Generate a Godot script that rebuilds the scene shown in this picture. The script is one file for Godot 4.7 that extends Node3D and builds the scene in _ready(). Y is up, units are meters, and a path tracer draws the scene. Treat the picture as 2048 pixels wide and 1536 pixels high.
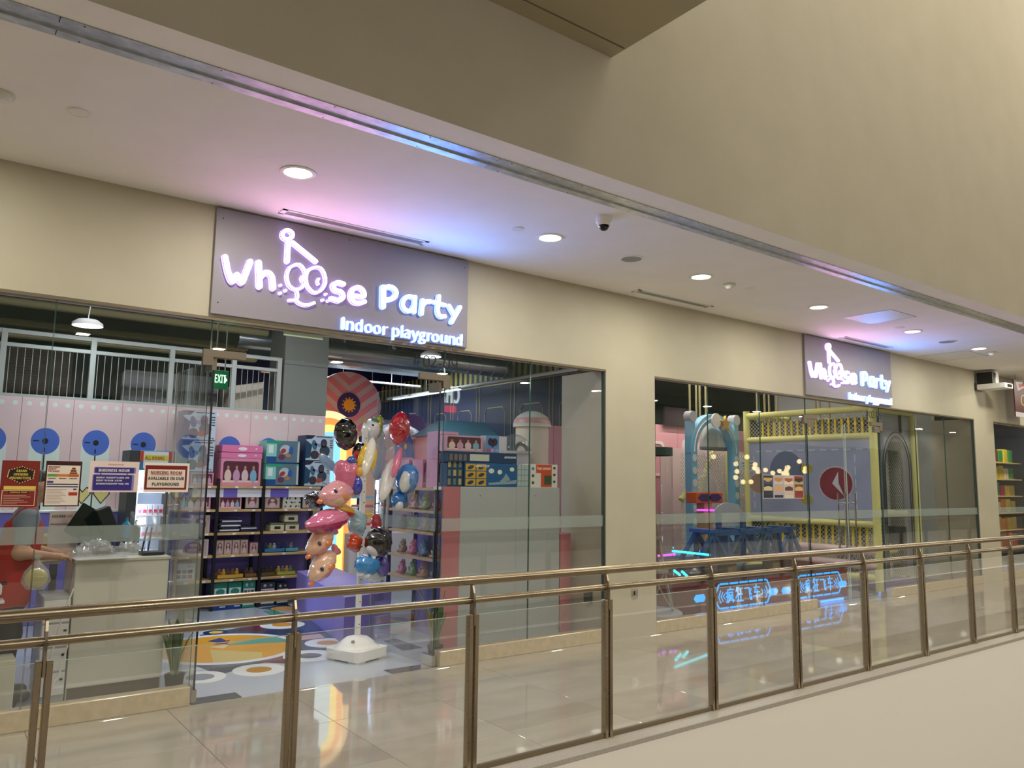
extends Node3D
# A shopfront on the upper gallery of a mall, seen across the atrium. Metres, y up; the shop glass stands in the plane z = 0, the gallery runs along x.

var M := {}
var taken := {}
var bold: SystemFont
var plain_font: SystemFont
var serif: SystemFont


class MB:
	var v := PackedVector3Array()
	var n := PackedVector3Array()
	var c := PackedColorArray()
	var col := Color.WHITE

	func paint(hex: String) -> MB:
		col = Color.html(hex).srgb_to_linear()
		return self

	func put(p: Vector3, q: Vector3) -> void:
		v.append(p)
		n.append(q)
		c.append(col)

	func tri(a: Vector3, b: Vector3, d: Vector3) -> void:
		var m := (b - a).cross(d - a)
		if m.length_squared() < 1e-16:
			return
		m = m.normalized()
		put(a, m)
		put(d, m)
		put(b, m)

	func quad(a: Vector3, b: Vector3, d: Vector3, e: Vector3) -> void:
		tri(a, b, d)
		tri(a, d, e)

	func tri_out(a: Vector3, b: Vector3, d: Vector3, o: Vector3) -> void:
		if (b - a).cross(d - a).dot((a + b + d) / 3.0 - o) < 0.0:
			tri(a, d, b)
		else:
			tri(a, b, d)

	func quad_out(a: Vector3, b: Vector3, d: Vector3, e: Vector3, o: Vector3) -> void:
		if (b - a).cross(d - a).dot((a + b + d + e) / 4.0 - o) < 0.0:
			quad(a, e, d, b)
		else:
			quad(a, b, d, e)

	func box(lo: Vector3, hi: Vector3, t := Transform3D()) -> MB:
		return hexa([Vector3(lo.x, lo.y, lo.z), Vector3(hi.x, lo.y, lo.z), Vector3(hi.x, lo.y, hi.z), Vector3(lo.x, lo.y, hi.z), Vector3(lo.x, hi.y, lo.z), Vector3(hi.x, hi.y, lo.z), Vector3(hi.x, hi.y, hi.z), Vector3(lo.x, hi.y, hi.z)], t)

	func hexa(p: Array, t := Transform3D()) -> MB:
		var q: Array[Vector3] = []
		var o := Vector3.ZERO
		for a in p:
			q.append(t * (a as Vector3))
			o += q[-1] / 8.0
		for f in [[0, 1, 2, 3], [4, 5, 6, 7], [0, 1, 5, 4], [1, 2, 6, 5], [2, 3, 7, 6], [3, 0, 4, 7]]:
			quad_out(q[f[0]], q[f[1]], q[f[2]], q[f[3]], o)
		return self

	# a box whose edges are cut off by r
	func cbox(lo: Vector3, hi: Vector3, r: float, t := Transform3D()) -> MB:
		var o := (lo + hi) / 2.0
		var h := (hi - lo) / 2.0
		var p := func(sx: int, sy: int, sz: int, k: int) -> Vector3:
			var e := Vector3(h.x - r, h.y - r, h.z - r)
			e[k] = h[k]
			return t * (o + e * Vector3(sx, sy, sz))
		var oo := t * o
		for k in 3:
			var a := (k + 1) % 3
			var b := (k + 2) % 3
			for s in [-1, 1]:
				var q := []
				for w in [[-1, -1], [1, -1], [1, 1], [-1, 1]]:
					var g := [0, 0, 0]
					g[k] = s
					g[a] = w[0]
					g[b] = w[1]
					q.append(p.call(g[0], g[1], g[2], k))
				quad_out(q[0], q[1], q[2], q[3], oo)
			for s in [-1, 1]:
				for u in [-1, 1]:
					var q := []
					for w in [[-1, a], [1, a], [1, b], [-1, b]]:
						var g := [0, 0, 0]
						g[k] = w[0]
						g[a] = s
						g[b] = u
						q.append(p.call(g[0], g[1], g[2], w[1]))
					quad_out(q[0], q[1], q[2], q[3], oo)
		for sx in [-1, 1]:
			for sy in [-1, 1]:
				for sz in [-1, 1]:
					tri_out(p.call(sx, sy, sz, 0), p.call(sx, sy, sz, 1), p.call(sx, sy, sz, 2), oo)
		return self

	# a flat polygon of the xy plane given thickness along z
	func prism(poly: PackedVector2Array, z0: float, z1: float, t := Transform3D()) -> MB:
		if poly.size() < 3:
			return self
		if Geometry2D.is_polygon_clockwise(poly):
			poly = poly.duplicate()
			poly.reverse()
		var ix := Geometry2D.triangulate_polygon(poly)
		for i in range(0, ix.size(), 3):
			var a := poly[ix[i]]
			var b := poly[ix[i + 1]]
			var d := poly[ix[i + 2]]
			if (b - a).cross(d - a) < 0.0:
				var s := b
				b = d
				d = s
			tri(t * Vector3(a.x, a.y, z1), t * Vector3(b.x, b.y, z1), t * Vector3(d.x, d.y, z1))
			tri(t * Vector3(a.x, a.y, z0), t * Vector3(d.x, d.y, z0), t * Vector3(b.x, b.y, z0))
		for i in poly.size():
			var a := poly[i]
			var b := poly[(i + 1) % poly.size()]
			quad(t * Vector3(a.x, a.y, z0), t * Vector3(b.x, b.y, z0), t * Vector3(b.x, b.y, z1), t * Vector3(a.x, a.y, z1))
		return self

	# rows of points with smooth normals
	func grid(rows: Array, wrap_cols := false, wrap_rows := false, flip := false) -> MB:
		var nr := rows.size()
		var nc: int = rows[0].size()
		var nm := []
		for i in nr:
			var line := PackedVector3Array()
			line.resize(nc)
			nm.append(line)
		for i in nr:
			for j in nc:
				var i0 := (i - 1 + nr) % nr if wrap_rows else maxi(i - 1, 0)
				var i1 := (i + 1) % nr if wrap_rows else mini(i + 1, nr - 1)
				var j0 := (j - 1 + nc) % nc if wrap_cols else maxi(j - 1, 0)
				var j1 := (j + 1) % nc if wrap_cols else mini(j + 1, nc - 1)
				var di: Vector3 = rows[i1][j] - rows[i0][j]
				var dj: Vector3 = rows[i][j1] - rows[i][j0]
				if dj.length_squared() < 1e-14:
					var ii := i + 1 if i < nr / 2 else i - 1
					dj = rows[ii][j1] - rows[ii][j0]
				var m := di.cross(dj)
				nm[i][j] = (-m if flip else m).normalized()
		for i in (nr if wrap_rows else nr - 1):
			for j in (nc if wrap_cols else nc - 1):
				var ii := (i + 1) % nr
				var jj := (j + 1) % nc
				var a: Vector3 = rows[i][j]
				var b: Vector3 = rows[ii][j]
				var d: Vector3 = rows[ii][jj]
				var e: Vector3 = rows[i][jj]
				if flip:
					_sm(a, nm[i][j], e, nm[i][jj], d, nm[ii][jj])
					_sm(a, nm[i][j], d, nm[ii][jj], b, nm[ii][j])
				else:
					_sm(a, nm[i][j], b, nm[ii][j], d, nm[ii][jj])
					_sm(a, nm[i][j], d, nm[ii][jj], e, nm[i][jj])
		return self

	func _sm(a: Vector3, na: Vector3, b: Vector3, nb: Vector3, d: Vector3, nd: Vector3) -> void:
		if (b - a).cross(d - a).length_squared() < 1e-16:
			return
		put(a, na)
		put(d, nd)
		put(b, nb)

	func tube(pts: Array, r: float, sides := 10, closed := false) -> MB:
		var rows := []
		var cnt := pts.size()
		var up := Vector3.ZERO
		for i in cnt:
			var p: Vector3 = pts[i]
			var q0: Vector3 = pts[(i - 1 + cnt) % cnt] if (i > 0 or closed) else p
			var q1: Vector3 = pts[(i + 1) % cnt] if (i < cnt - 1 or closed) else p
			var d := (q1 - q0).normalized()
			if up == Vector3.ZERO:
				up = Vector3.RIGHT if absf(d.y) > 0.8 else Vector3.UP
			var s := d.cross(up).normalized()
			up = s.cross(d).normalized()
			var ring := PackedVector3Array()
			for k in sides:
				var a := TAU * k / sides
				ring.append(p + (s * cos(a) + up * sin(a)) * r)
			rows.append(ring)
		grid(rows, true, closed, true)
		if not closed:
			for e in [0, cnt - 1]:
				var o: Vector3 = pts[e]
				var inner: Vector3 = pts[1] if e == 0 else pts[cnt - 2]
				for k in sides:
					tri_out(o, rows[e][k], rows[e][(k + 1) % sides], inner)
		return self

	# profile of (radius, height) turned about y
	func lathe(profile: Array, seg: int, t := Transform3D(), sharp := true) -> MB:
		if not sharp:
			var rows := []
			for p in profile:
				var ring := PackedVector3Array()
				for k in seg:
					var a := TAU * k / seg
					ring.append(t * Vector3(p.x * cos(a), p.y, p.x * sin(a)))
				rows.append(ring)
			return grid(rows, true, false, false)
		for i in profile.size() - 1:
			var p0: Vector2 = profile[i]
			var p1: Vector2 = profile[i + 1]
			var rows := []
			for p in [p0, p1]:
				var ring := PackedVector3Array()
				for k in seg:
					var a := TAU * k / seg
					ring.append(t * Vector3(p.x * cos(a), p.y, p.x * sin(a)))
				rows.append(ring)
			grid(rows, true, false, false)
		return self

	func ball(o: Vector3, r: Vector3, seg := 16, b := Basis(), from_v := -1.0, to_v := 1.0) -> MB:
		var rows := []
		var nr := maxi(4, seg / 2)
		for i in nr + 1:
			var a := lerpf(asin(from_v), asin(to_v), float(i) / nr)
			var ring := PackedVector3Array()
			for k in seg:
				var f := TAU * k / seg
				ring.append(o + b * (Vector3(cos(a) * cos(f), sin(a), cos(a) * sin(f)) * r))
			rows.append(ring)
		return grid(rows, true, false, false)

	func made(shift := Vector3.ZERO) -> ArrayMesh:
		var a := []
		a.resize(Mesh.ARRAY_MAX)
		if shift != Vector3.ZERO:
			for i in v.size():
				v[i] -= shift
		a[Mesh.ARRAY_VERTEX] = v
		a[Mesh.ARRAY_NORMAL] = n
		a[Mesh.ARRAY_COLOR] = c
		var m := ArrayMesh.new()
		m.add_surface_from_arrays(Mesh.PRIMITIVE_TRIANGLES, a)
		return m


func disc(o: Vector2, rx: float, ry := -1.0, seg := 32, a0 := 0.0, a1 := TAU, turn := 0.0) -> PackedVector2Array:
	var p := PackedVector2Array()
	if ry < 0.0:
		ry = rx
	var whole := is_equal_approx(a1 - a0, TAU)
	if not whole:
		p.append(o)
	for i in (seg if whole else seg + 1):
		var a := a0 + (a1 - a0) * i / seg
		p.append(o + Vector2(cos(a) * rx, sin(a) * ry).rotated(turn))
	return p


func rect2(x0: float, y0: float, x1: float, y1: float) -> PackedVector2Array:
	return PackedVector2Array([Vector2(x0, y0), Vector2(x1, y0), Vector2(x1, y1), Vector2(x0, y1)])


func rounded(x0: float, y0: float, x1: float, y1: float, r: float, k := 5) -> PackedVector2Array:
	var p := PackedVector2Array()
	for q in [[x1 - r, y0 + r, -PI / 2], [x1 - r, y1 - r, 0.0], [x0 + r, y1 - r, PI / 2], [x0 + r, y0 + r, PI]]:
		for i in k + 1:
			var a: float = q[2] + PI / 2 * i / k
			p.append(Vector2(q[0] + cos(a) * r, q[1] + sin(a) * r))
	return p


# capsules along a line that is smoothed where it has more than three points
func stroke(pts: Array, w: float, smooth := true) -> Array:
	var line: Array = pts
	if smooth and pts.size() > 3:
		line = []
		var n := pts.size()
		var closed: bool = pts[0].distance_to(pts[n - 1]) < 1e-4
		for i in n - 1:
			var p1: Vector2 = pts[i]
			var p2: Vector2 = pts[i + 1]
			var p0: Vector2 = pts[i - 1] if i > 0 else (pts[n - 2] if closed else p1)
			var p3: Vector2 = pts[i + 2] if i < n - 2 else (pts[1] if closed else p2)
			for k in 4:
				line.append(p1.cubic_interpolate(p2, p0, p3, k / 4.0))
		line.append(pts[n - 1])
	var out := []
	for i in line.size() - 1:
		var d: Vector2 = line[i + 1] - line[i]
		var a0 := d.angle()
		var cap := PackedVector2Array()
		for k in 9:
			cap.append(line[i + 1] + Vector2.from_angle(a0 - PI / 2 + PI * k / 8) * w / 2.0)
		for k in 9:
			cap.append(line[i] + Vector2.from_angle(a0 + PI / 2 + PI * k / 8) * w / 2.0)
		out.append(cap)
	return out


func numbered(called: String) -> String:
	if not taken.has(called):
		taken[called] = 0
		return called
	taken[called] += 1
	return "%s_%03d" % [called, taken[called]]


func tag(o: Node3D, label: String, category := "", group := "", kind := "") -> Node3D:
	if label:
		o.set_meta("label", label)
	if category:
		o.set_meta("category", category)
	if group:
		o.set_meta("group", group)
	if kind:
		o.set_meta("kind", kind)
	return o


func root_of(p: Node) -> Vector3:
	var s := Vector3.ZERO
	while p != self:
		s += (p as Node3D).position
		p = p.get_parent()
	return s


# one named mesh; world coordinates, moved into the axes of the thing it belongs to
func obj(called: String, b: MB, m: Material, parent: Node = null, at := Vector3.ZERO) -> MeshInstance3D:
	var o := MeshInstance3D.new()
	if parent == null:
		o.name = numbered(called)
		add_child(o)
		o.position = at
		o.mesh = b.made(at)
	else:
		o.name = called
		parent.add_child(o, true)
		o.mesh = b.made(root_of(parent))
	o.material_override = null
	o.set_surface_override_material(0, m)
	return o


func solo(called: String, label: String, category: String, b: MB, m: Material, at := Vector3.ZERO, group := "") -> MeshInstance3D:
	return tag(obj(called, b, m, null, at), label, category, group)


func thing(called: String, label: String, category: String, at := Vector3.ZERO, group := "") -> Node3D:
	var o := Node3D.new()
	o.name = numbered(called)
	add_child(o)
	o.position = at
	tag(o, label, category, group)
	return o


func struct(called: String, b: MB, m: Material, label := "") -> MeshInstance3D:
	return tag(obj(called, b, m), label, "", "", "structure")


func copy_of(src: Node3D, called: String, label: String, at: Vector3, turn := 0.0) -> Node3D:
	var o: Node3D = src.duplicate()
	o.name = numbered(called)
	add_child(o)
	o.position = at
	o.rotation.y = turn
	o.set_meta("label", label)
	return o


# raised lettering whose lower left corner is at o, fitted to w by h metres (h <= 0 keeps the letters' shape)
func lettering(s: String, o: Vector3, w: float, h: float, m: Material, parent: Node3D, turn := Basis(), font: Font = null, depth := 0.0012, called := "lettering") -> MeshInstance3D:
	var t := TextMesh.new()
	t.text = s
	t.font = font if font else bold
	t.font_size = 32
	t.pixel_size = 0.01
	t.depth = 0.01
	t.curve_step = 2.0
	t.horizontal_alignment = HORIZONTAL_ALIGNMENT_LEFT
	var bb := t.get_aabb()
	var kx := w / maxf(bb.size.x, 1e-4)
	var ky := h / maxf(bb.size.y, 1e-4) if h > 0.0 else kx
	var e := MeshInstance3D.new()
	e.name = called
	e.mesh = t
	parent.add_child(e, true)
	e.set_surface_override_material(0, m)
	var b := turn * Basis.from_scale(Vector3(kx, ky, depth / 0.01))
	e.transform = Transform3D(b, o - root_of(parent) - b * bb.position)
	return e


func mat(key: String, hex: String, rough := 0.6, metal := 0.0) -> StandardMaterial3D:
	var m := StandardMaterial3D.new()
	m.resource_name = key
	m.albedo_color = Color.html(hex)
	m.roughness = rough
	m.metallic = metal
	M[key] = m
	return m


func glow(key: String, hex: String, energy: float) -> StandardMaterial3D:
	var m := mat(key, hex, 0.5)
	m.emission_enabled = true
	m.emission = Color.html(hex)
	m.emission_energy_multiplier = energy
	return m


func noise_tex(freq: float, lo: String, hi: String, size := 512, kind := FastNoiseLite.TYPE_SIMPLEX_SMOOTH, oct := 4, sd := 3) -> NoiseTexture2D:
	var f := FastNoiseLite.new()
	f.seed = sd
	f.noise_type = kind
	f.frequency = freq
	f.fractal_octaves = oct
	var t := NoiseTexture2D.new()
	t.noise = f
	t.width = size
	t.height = size
	t.seamless = true
	var g := Gradient.new()
	g.set_color(0, Color.html(lo))
	g.set_color(1, Color.html(hi))
	t.color_ramp = g
	return t


func grain(m: StandardMaterial3D, t: Texture2D, scale: Vector3) -> void:
	m.albedo_texture = t
	m.albedo_color = Color.WHITE
	m.uv1_triplanar = true
	m.uv1_world_triplanar = true
	m.uv1_scale = scale


func area(at: Vector3, size: Vector2, energy: float, col: Color, turn := Vector3(-PI / 2, 0, 0), called := "lamp_light", parent: Node = null) -> void:
	var l := AreaLight3D.new()
	l.name = called
	l.area_size = size
	l.light_energy = energy
	l.light_color = col
	l.area_range = 40.0
	l.area_attenuation = 2.0
	l.shadow_enabled = true
	if parent == null:
		add_child(l, true)
		l.position = at
	else:
		parent.add_child(l, true)
		l.position = at - root_of(parent)
	l.rotation = turn


func lamp_point(at: Vector3, energy: float, col: Color, size: float, parent: Node, called := "lamp_light") -> void:
	var l := OmniLight3D.new()
	l.name = called
	l.light_energy = energy
	l.light_color = col
	l.omni_range = 30.0
	l.omni_attenuation = 2.0
	l.light_size = size
	l.shadow_enabled = true
	parent.add_child(l, true)
	l.position = at - root_of(parent)


func _ready() -> void:
	# camera
	var cam := Camera3D.new()
	cam.name = "camera"
	cam.fov = 52.69
	cam.near = 0.05
	cam.far = 120.0
	add_child(cam)
	cam.position = Vector3(0, 1.62, 5.969)
	cam.rotation_degrees = Vector3(7.133, -36.937, 0.831)
	cam.current = true
	# surroundings: an indoor place, no sky in sight
	var env := Environment.new()
	env.background_mode = Environment.BG_COLOR
	env.background_color = Color.html("#1c1a18")
	env.tonemap_mode = Environment.TONE_MAPPER_LINEAR
	env.tonemap_exposure = 1.08
	env.sdfgi_enabled = true
	env.ssao_enabled = true
	env.ssil_enabled = true
	var we := WorldEnvironment.new()
	we.name = "surroundings"
	we.environment = env
	add_child(we)
	materials()
	big_lights()
	shell()
	shop_glass()
	balustrade()
	ceiling_fittings()
	shop_signs()
	shop_one_shell()
	shop_one_desk()
	shop_one_shelves()
	balloons()
	shop_one_right()
	shop_one_far()
	shop_two()
	shop_three()
	person()
	opposite_gallery()


const WARM := Color(1.0, 0.985, 0.915)
const COOL := Color(0.9, 0.97, 1.0)


func materials() -> void:
	bold = SystemFont.new()
	bold.font_names = PackedStringArray(["Droid Sans"])
	bold.font_weight = 700
	plain_font = SystemFont.new()
	plain_font.font_names = PackedStringArray(["Droid Sans"])
	serif = SystemFont.new()
	serif.font_names = PackedStringArray(["Droid Serif"])
	var m := mat("wall", "#ddd0b4", 0.55)
	grain(m, noise_tex(0.01, "#b9b19c", "#bfb7a3", 256), Vector3.ONE * 0.6)
	m = mat("ceiling", "#e4dcd5", 0.8)
	grain(m, noise_tex(0.012, "#f0ebe6", "#f5f0eb", 256), Vector3.ONE * 0.5)
	m = mat("bulkhead", "#d5cdbb", 0.75)
	grain(m, noise_tex(0.012, "#e0dccf", "#e6e2d6", 256), Vector3.ONE * 0.4)
	mat("slab_edge", "#f3ebe4", 0.7)
	m = mat("plinth", "#c4b392", 0.18)
	grain(m, noise_tex(0.02, "#b9a888", "#cdbd9e", 512), Vector3.ONE * 1.2)
	for k in 3:
		m = mat("tile%d" % k, "#c3b59b", 0.045)
		var tone: Array = [["#a09888", "#afa797"], ["#9c9383", "#aba292"], ["#a59d8c", "#b3ab9a"]][k]
		grain(m, noise_tex(0.008, tone[0], tone[1], 512, FastNoiseLite.TYPE_SIMPLEX_SMOOTH, 5, 11 + k), Vector3(0.35, 0.35, 0.9))
		m.metallic_specular = 0.72
	mat("grout", "#8d8270", 0.8)
	m = mat("kerb", "#b4ada2", 0.35)
	grain(m, noise_tex(0.05, "#a39c91", "#bdb6ab", 512), Vector3.ONE * 2.0)
	m = mat("steel", "#a3957f", 0.36, 1.0)
	m.roughness_texture = noise_tex(0.03, "#b0b0b0", "#ffffff", 256)
	m.uv1_triplanar = true
	m.uv1_world_triplanar = true
	m.uv1_scale = Vector3(0.6, 4, 4)
	mat("chrome", "#cfcac2", 0.16, 1.0)
	m = mat("galvanised", "#a9acae", 0.34, 1.0)
	grain(m, noise_tex(0.02, "#b4b8bb", "#e2e4e5", 512, FastNoiseLite.TYPE_CELLULAR, 3, 5), Vector3(1.2, 2.0, 2.0))
	mat("patch", "#857a6b", 0.4, 0.9)
	mat("trim_brown", "#7d705c", 0.4, 0.5)
	m = mat("glass", "#33493f", 0.0)
	m.transparency = BaseMaterial3D.TRANSPARENCY_ALPHA
	m.albedo_color.a = 0.075
	m = mat("clear", "#d8e4e0", 0.0)
	m.transparency = BaseMaterial3D.TRANSPARENCY_ALPHA
	m.albedo_color.a = 0.03
	m = mat("glass_edge", "#3c5a50", 0.1)
	m = mat("edge_light", "#b8c4b8", 0.2)
	m = mat("film", "#a4b0aa", 0.55)
	m.transparency = BaseMaterial3D.TRANSPARENCY_ALPHA
	m.albedo_color.a = 0.36
	m = mat("acrylic", "#b8c8cc", 0.05)
	m.transparency = BaseMaterial3D.TRANSPARENCY_ALPHA
	m.albedo_color.a = 0.15
	m = mat("plastic_bag", "#dfe2e0", 0.08)
	m.transparency = BaseMaterial3D.TRANSPARENCY_ALPHA
	m.albedo_color.a = 0.3
	mat("sign_board", "#8d8790", 0.45)
	mat("black", "#141414", 0.4)
	mat("black_gloss", "#0c0c0e", 0.08)
	mat("rubber", "#1d1d1f", 0.7)
	mat("white", "#e9e7e2", 0.45)
	mat("white_gloss", "#f0eee8", 0.12)
	mat("off_white", "#d8d6c6", 0.5)
	mat("grey", "#8b8d8c", 0.5)
	mat("grey_dark", "#3c3e3f", 0.5)
	mat("lacquer_grey", "#b7bcba", 0.3)
	mat("paper", "#eee6e0", 0.5)
	mat("ink_black", "#17130f", 0.5)
	mat("ink_navy", "#0c0d1c", 0.8)
	mat("ink_red", "#8d1f1a", 0.5)
	mat("ink_purple", "#352a78", 0.5)
	mat("ink_yellow", "#e8c65a", 0.5)
	mat("ink_white", "#f2ede6", 0.5)
	mat("ink_pink", "#d98c88", 0.5)
	m = mat("print", "#ffffff", 0.4)
	m.vertex_color_use_as_albedo = true
	m = mat("vinyl", "#ffffff", 0.22)
	m.vertex_color_use_as_albedo = true
	m = mat("foil", "#ffffff", 0.12)
	m.vertex_color_use_as_albedo = true
	m.metallic_specular = 0.8
	m.clearcoat_enabled = true
	m.clearcoat = 1.0
	m.clearcoat_roughness = 0.05
	m = mat("plush", "#ffffff", 0.95)
	m.vertex_color_use_as_albedo = true
	m.rim_enabled = true
	m.rim = 0.5
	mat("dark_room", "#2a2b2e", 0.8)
	mat("navy_wall", "#1b2450", 0.5)
	mat("navy_dark", "#171b33", 0.6)
	mat("gold_line", "#a58f68", 0.4, 0.4)
	mat("pink_panel", "#e3c8c6", 0.45)
	mat("pink_wall", "#e5a9b1", 0.5)
	mat("rose", "#c2777c", 0.45)
	mat("cream", "#efe2cc", 0.5)
	mat("lilac_box", "#877cc4", 0.5)
	mat("purple_wall", "#7a6fc4", 0.5)
	m = mat("wood", "#c9ab74", 0.45)
	grain(m, noise_tex(0.03, "#b3935c", "#d4b782", 256), Vector3(0.6, 6.0, 6.0))
	mat("duct", "#b9c0c6", 0.28, 1.0)
	mat("beam_yellow", "#b8ac7c", 0.6)
	mat("pole_yellow", "#e6e38f", 0.5)
	mat("yellow", "#e8cf32", 0.5)
	mat("sky_blue", "#7fbfe0", 0.4)
	mat("truss_blue", "#1d4e86", 0.35)
	mat("panel_blue", "#a3abc6", 0.5)
	mat("panel_grey", "#a9adb8", 0.5)
	mat("red_panel", "#8e2f32", 0.4)
	mat("orange", "#e2622c", 0.4)
	mat("net", "#e6e4dc", 0.8)
	mat("net_dark", "#46423c", 0.8)
	mat("leaf", "#3f5a2b", 0.4)
	mat("leaf_edge", "#8f9a4c", 0.4)
	mat("pot", "#2c231d", 0.6)
	mat("skin", "#c49a7d", 0.55)
	mat("vest_red", "#b3261c", 0.7)
	mat("shirt_grey", "#7f8a98", 0.8)
	mat("trousers", "#23242a", 0.8)
	mat("hair", "#17120f", 0.5)
	glow("lamp_warm", "#fff2de", 9.0)
	glow("lamp_cool", "#eaf6ff", 7.0)
	glow("strip_cool", "#bfe6ff", 4.0)


# the daylight-like lamps of the atrium: bright panels in its roof, seen only by what they light
func big_lights() -> void:
	for i in 5:
		var x := 0.5 + 6.0 * i
		var t := thing("atrium_light_panel", ["leftmost", "second", "third", "fourth", "rightmost"][i] + " long light panel in the atrium roof", "lamp", Vector3(x, 11.5, 3.9), "atrium roof lights")
		obj("housing", MB.new().box(Vector3(x - 1.3, 11.47, 3.45), Vector3(x + 1.3, 11.595, 4.35)), M.white, t)
		obj("lamp_diffuser", MB.new().box(Vector3(x - 1.25, 11.455, 3.5), Vector3(x + 1.25, 11.469, 4.3)), M.lamp_warm, t)
		area(Vector3(x, 11.44, 3.9), Vector2(2.5, 0.8), 3.6, WARM, Vector3(-PI / 2, 0, 0), "lamp_light", t)


func shell() -> void:
	var x0 := -4.0
	var x1 := 36.0
	# gallery floor: bed, then every tile
	var fl := struct("floor", MB.new().box(Vector3(x0, -0.3, 0.0), Vector3(x1, -0.008, 2.2)), M.grout, "polished beige tiled gallery floor in front of the shops")
	var variants := []
	var p := 0.848
	var g := 0.0016
	for k in 3:
		var b := MB.new().cbox(Vector3(g, -0.012, g), Vector3(p - g, 0.0, p - g), 0.0012)
		variants.append(b.made())
	var rng := RandomNumberGenerator.new()
	rng.seed = 5
	for i in range(-4, 20):
		for j in range(0, 3):
			var tx := 0.655 + p * i
			var tz := 0.05 + p * j
			var wide := minf(tz + p, 2.2) - tz
			var o := MeshInstance3D.new()
			o.name = "tile"
			fl.add_child(o, true)
			o.mesh = variants[0]
			o.position = Vector3(tx, 0, tz)
			if wide < p - 0.01:
				o.scale.z = wide / p
			o.set_surface_override_material(0, M["tile%d" % rng.randi_range(0, 2)])
	for i in range(-4, 20):
		var tx := 0.655 + p * i
		obj("tile", MB.new().cbox(Vector3(tx + g, -0.012, 0.0), Vector3(tx + p - g, 0.0, 0.05 - g), 0.001), M["tile%d" % (absi(i) % 3)], fl)
	var far := MB.new().box(Vector3(16.8, -0.008, 0.0), Vector3(x1, 0.0, 2.2))
	obj("paving", far, M.tile0, fl)
	# balcony edge: grey stone kerb and white fascia
	struct("trim_1", MB.new().cbox(Vector3(x0, -0.03, 2.2), Vector3(x1, 0.003, 2.335), 0.003), M.kerb, "grey stone kerb under the balustrade")
	struct("wall_balcony_edge", MB.new().box(Vector3(x0, -1.7, 2.2), Vector3(x1, -0.03, 2.33)), M.slab_edge, "white edge of the gallery slab below the balustrade")
	struct("ceiling_lower", MB.new().box(Vector3(x0, -1.75, -0.3), Vector3(x1, -1.7, 2.33)), M.ceiling, "underside of the gallery slab")
	# shop front wall
	var b := MB.new()
	var h := 2.82
	b.box(Vector3(x0, h, -0.22), Vector3(x1, 3.9, 0.0))
	b.box(Vector3(x0, 0, -0.22), Vector3(-1.3, h, 0.0))
	b.box(Vector3(5.744, 0, -0.72), Vector3(6.5, h, 0.0))
	b.box(Vector3(14.642, 0, -0.72), Vector3(15.436, h, 0.0))
	b.box(Vector3(20.0, 0, -0.22), Vector3(x1, h, 0.0))
	struct("wall_front", b, M.wall, "cream wall and pillars framing the shop windows")
	var tr := MB.new()
	for s in [[-1.3, 5.744], [6.5, 14.642], [15.436, 20.0]]:
		tr.box(Vector3(s[0], h - 0.022, -0.06), Vector3(s[1], h, -0.001))
	struct("trim_2", tr, M.trim_brown, "thin brown metal head trim above the shop glass")
	tr = MB.new()
	for s in [5.724, 14.622]:
		tr.box(Vector3(s, 0.13, -0.05), Vector3(s + 0.02, h - 0.022, -0.012))
	for s in [6.5, 15.436]:
		tr.box(Vector3(s, 0.13, -0.05), Vector3(s + 0.02, h - 0.022, -0.012))
	struct("trim_3", tr, M.grey_dark, "dark side trims where the glass meets the pillars")
	var k := 0
	for s in [[-1.3, 1.655], [3.745, 5.744], [6.5, 9.6], [11.57, 14.642], [15.436, 20.0]]:
		k += 1
		struct("baseboard_" + ["left", "middle", "right", "far", "end"][k - 1], MB.new().cbox(Vector3(s[0], 0, -0.1), Vector3(s[1], 0.13, 0.004), 0.004), M.plinth, "low polished beige plinth under the shop glass")
	# gallery ceiling with the long metal slot
	b = MB.new()
	b.box(Vector3(x0, 3.686, 0.0), Vector3(x1, 3.86, 1.90))
	b.box(Vector3(x0, 3.686, 2.09), Vector3(x1, 3.86, 2.299))
	b.box(Vector3(x0, 3.75, 1.9), Vector3(x1, 3.86, 2.09))
	struct("ceiling", b, M.ceiling, "white gallery ceiling")
	var slot := tag(Node3D.new(), "long galvanised metal slot running along the gallery ceiling", "", "", "structure")
	slot.name = "trim_4"
	add_child(slot)
	var xs := [x0, 0.32, 2.8, 5.25, 7.7, 10.15, 12.6, x1]
	for i in xs.size() - 1:
		for z in [[1.9, 1.962], [2.026, 2.09]]:
			obj("strip", MB.new().box(Vector3(xs[i] + 0.002, 3.681, z[0]), Vector3(xs[i + 1] - 0.002, 3.684, z[1])), M.galvanised, slot)
	b = MB.new()
	b.box(Vector3(x0, 3.684, 1.955), Vector3(x1, 3.7, 1.962)).box(Vector3(x0, 3.684, 2.026), Vector3(x1, 3.7, 2.033)).box(Vector3(x0, 3.69, 1.962), Vector3(x1, 3.7, 2.026))
	obj("groove", b, M.galvanised, slot)
	for i in 22:
		for z in [1.915, 2.075]:
			obj("screw", MB.new().lathe([Vector2(0.0001, 3.679), Vector2(0.004, 3.679), Vector2(0.004, 3.682)], 8, Transform3D(Basis(), Vector3(-0.2 + 0.62 * i, 0, z))), M.black, slot)
	# atrium: bulkhead above the gallery, panelled soffit, floor far below, roof, end walls
	struct("wall_bulkhead", MB.new().box(Vector3(x0, 3.861, 2.1), Vector3(x1, 11.6, 2.299)).box(Vector3(x0, 3.686, 2.299), Vector3(x1, 11.6, 2.301)), M.bulkhead, "plain beige bulkhead rising above the gallery ceiling edge")
	b = MB.new().box(Vector3(x0, 4.575, 2.3015), Vector3(3.57, 6.2, 4.6))
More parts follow.
